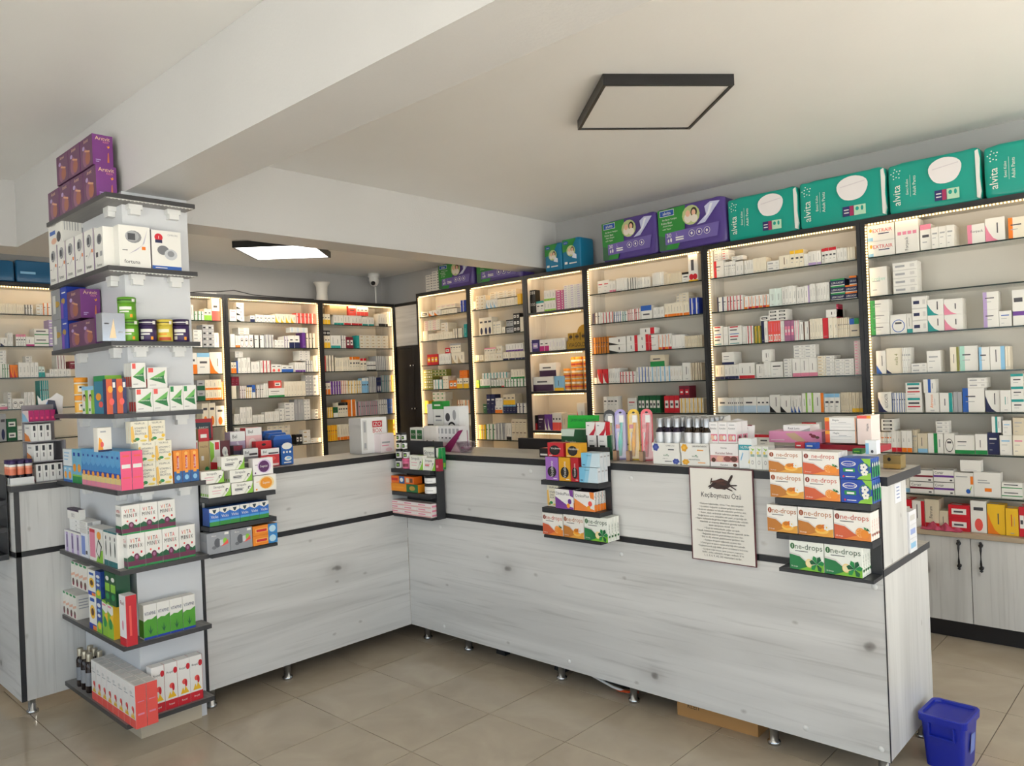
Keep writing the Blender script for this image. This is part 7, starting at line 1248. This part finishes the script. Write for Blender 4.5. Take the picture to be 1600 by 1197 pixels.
# pink cloth bag on the worktop
m = MB(); vs = []; fs = []; nx, ny = 22, 9
for j in range(ny):
    for i in range(nx):
        x = -.10+.2*i/(nx-1); y = -.035+.07*j/(ny-1); ed = math.sin(math.pi*i/(nx-1))*math.sin(math.pi*j/(ny-1))
        vs.append((x+.006*math.sin(j*1.7), y+.006*math.sin(i*1.3), .002+.045*ed**.6*(.6+.4*math.sin(i*.9+j*.7))*(1.2-.5*i/nx)))
for j in range(ny-1):
    for i in range(nx-1): fs.append((j*nx+i, j*nx+i+1, (j+1)*nx+i+1, (j+1)*nx+i))
m.grid(vs, fs, M('c04a68', .7), True); m.grid([(x, y, 0.0005) for x, y, z in vs], [f[::-1] for f in fs], M('c04a68', .7), True)
tag(m.build('cloth_pouch', None, (-1.16, 4.69-.02, .5925)), 'crumpled pink cloth pouch lying on the tan worktop', 'pouch')

# ------------------------------------------------------------------ floor things
t = thing('waste_bin', 'small blue plastic bin with lid beside the counter end', 'bin', (-.795, 3.20, 0), R(-3))
PB = M('1426a0', .32, name='blue_plastic')
def rrect(w, d, r, n=4):
    out = []
    for cx, cy, a0 in ((w/2-r, -d/2+r, -90), (w/2-r, d/2-r, 0), (-w/2+r, d/2-r, 90), (-w/2+r, -d/2+r, 180)):
        for i in range(n+1): a = R(a0+90*i/n); out.append((cx+r*math.cos(a), cy+r*math.sin(a)))
    return out
def loft(mb, rings, c):
    n = len(rings[0][0]); vs = [(x, y, z) for rg, z in rings for x, y in rg]; fs = []
    for j in range(len(rings)-1):
        for i in range(n): fs.append((j*n+i, j*n+(i+1) % n, (j+1)*n+(i+1) % n, (j+1)*n+i))
    fs.append(tuple(range(n))[::-1]); fs.append(tuple((len(rings)-1)*n+i for i in range(n))); mb.grid(vs, fs, c)
m = MB(); loft(m, [(rrect(.128, .150, .018), 0), (rrect(.150, .175, .02), .178)], PB); m.build('body', t)
m = MB(); loft(m, [(rrect(.166, .192, .024), .170), (rrect(.168, .194, .024), .194), (rrect(.162, .188, .022), .197), (rrect(.142, .168, .02), .196), (rrect(.138, .164, .02), .187)], PB); m.build('lid', t)
m = MB(); m.box(-.045, .045, -.098, -.076, .118, .124, PB).box(-.045, -.039, -.098, -.076, .124, .168, PB).box(.039, .045, -.098, -.076, .124, .168, PB); m.build('handle', t)
m = MB(); m.face([(.0735, -.02, .06), (.0735, .03, .06), (.0765, .035, .125), (.0765, -.01, .13)], M('7f92d8', .5)); m.build('sticker', t)
t = thing('cardboard_box', 'brown cardboard box pushed under the long counter', 'box', (-1.63, 3.06, 0), R(2))
m = MB(); CB = M('cardboard', .8); m.box(-.185, .185, -.12, .12, 0, .085, CB); m.prints([('t', 'F', 'KLEIT', .22, .62, .22, '3a2a1a', .16), ('r', 'T', .0, .47, 1, .53, 'a87a45')], .37, .24, .085); m.build('carton', t)
bx(-.186, .186, -.05, .05, .0853, .0862, M('c79a62', .6)).build('tape', t)
m = MB(); m.tube([(-2.62, 3.02, .10), (-2.45, 2.99, .075), (-2.30, 2.97, .045), (-2.18, 2.965, .022), (-2.09, 2.975, .012)], .006, WPLA, 7); tag(m.build('cable'), 'white cable sagging below the long counter', 'cable')
m = MB(); m.tube([(-2.20, 2.985, .012), (-2.14, 2.97, .012), (-2.09, 2.965, .02), (-2.065, 2.965, .03), (-2.04, 2.97, .03)], .006, 'e0521e', 7); tag(m.build('cable'), 'orange cable tied at a chrome foot of the counter', 'cable')
m = MB(); m.tube([(-2.66, 3.04, .10), (-2.46, 3.02, .05), (-2.3, 3.01, .02), (-2.1, 3.03, .008)], .005, BLACK, 7); tag(m.build('cable'), 'black cable under the counter behind the white one', 'cable')
for i, (x, y) in enumerate(((-2.96, 3.02), (-2.55, 3.03))):
    m = MB(); m.prism([(-.035, 0), (.035, 0), (.02, .06), (-.02, .06)], -.02, .02, BLACK); tag(m.build('rubber_wedge', None, (x, y, 0)), 'black wedge under the long counter, %s one' % ('left', 'right')[i], 'wedge', 'black wedges')
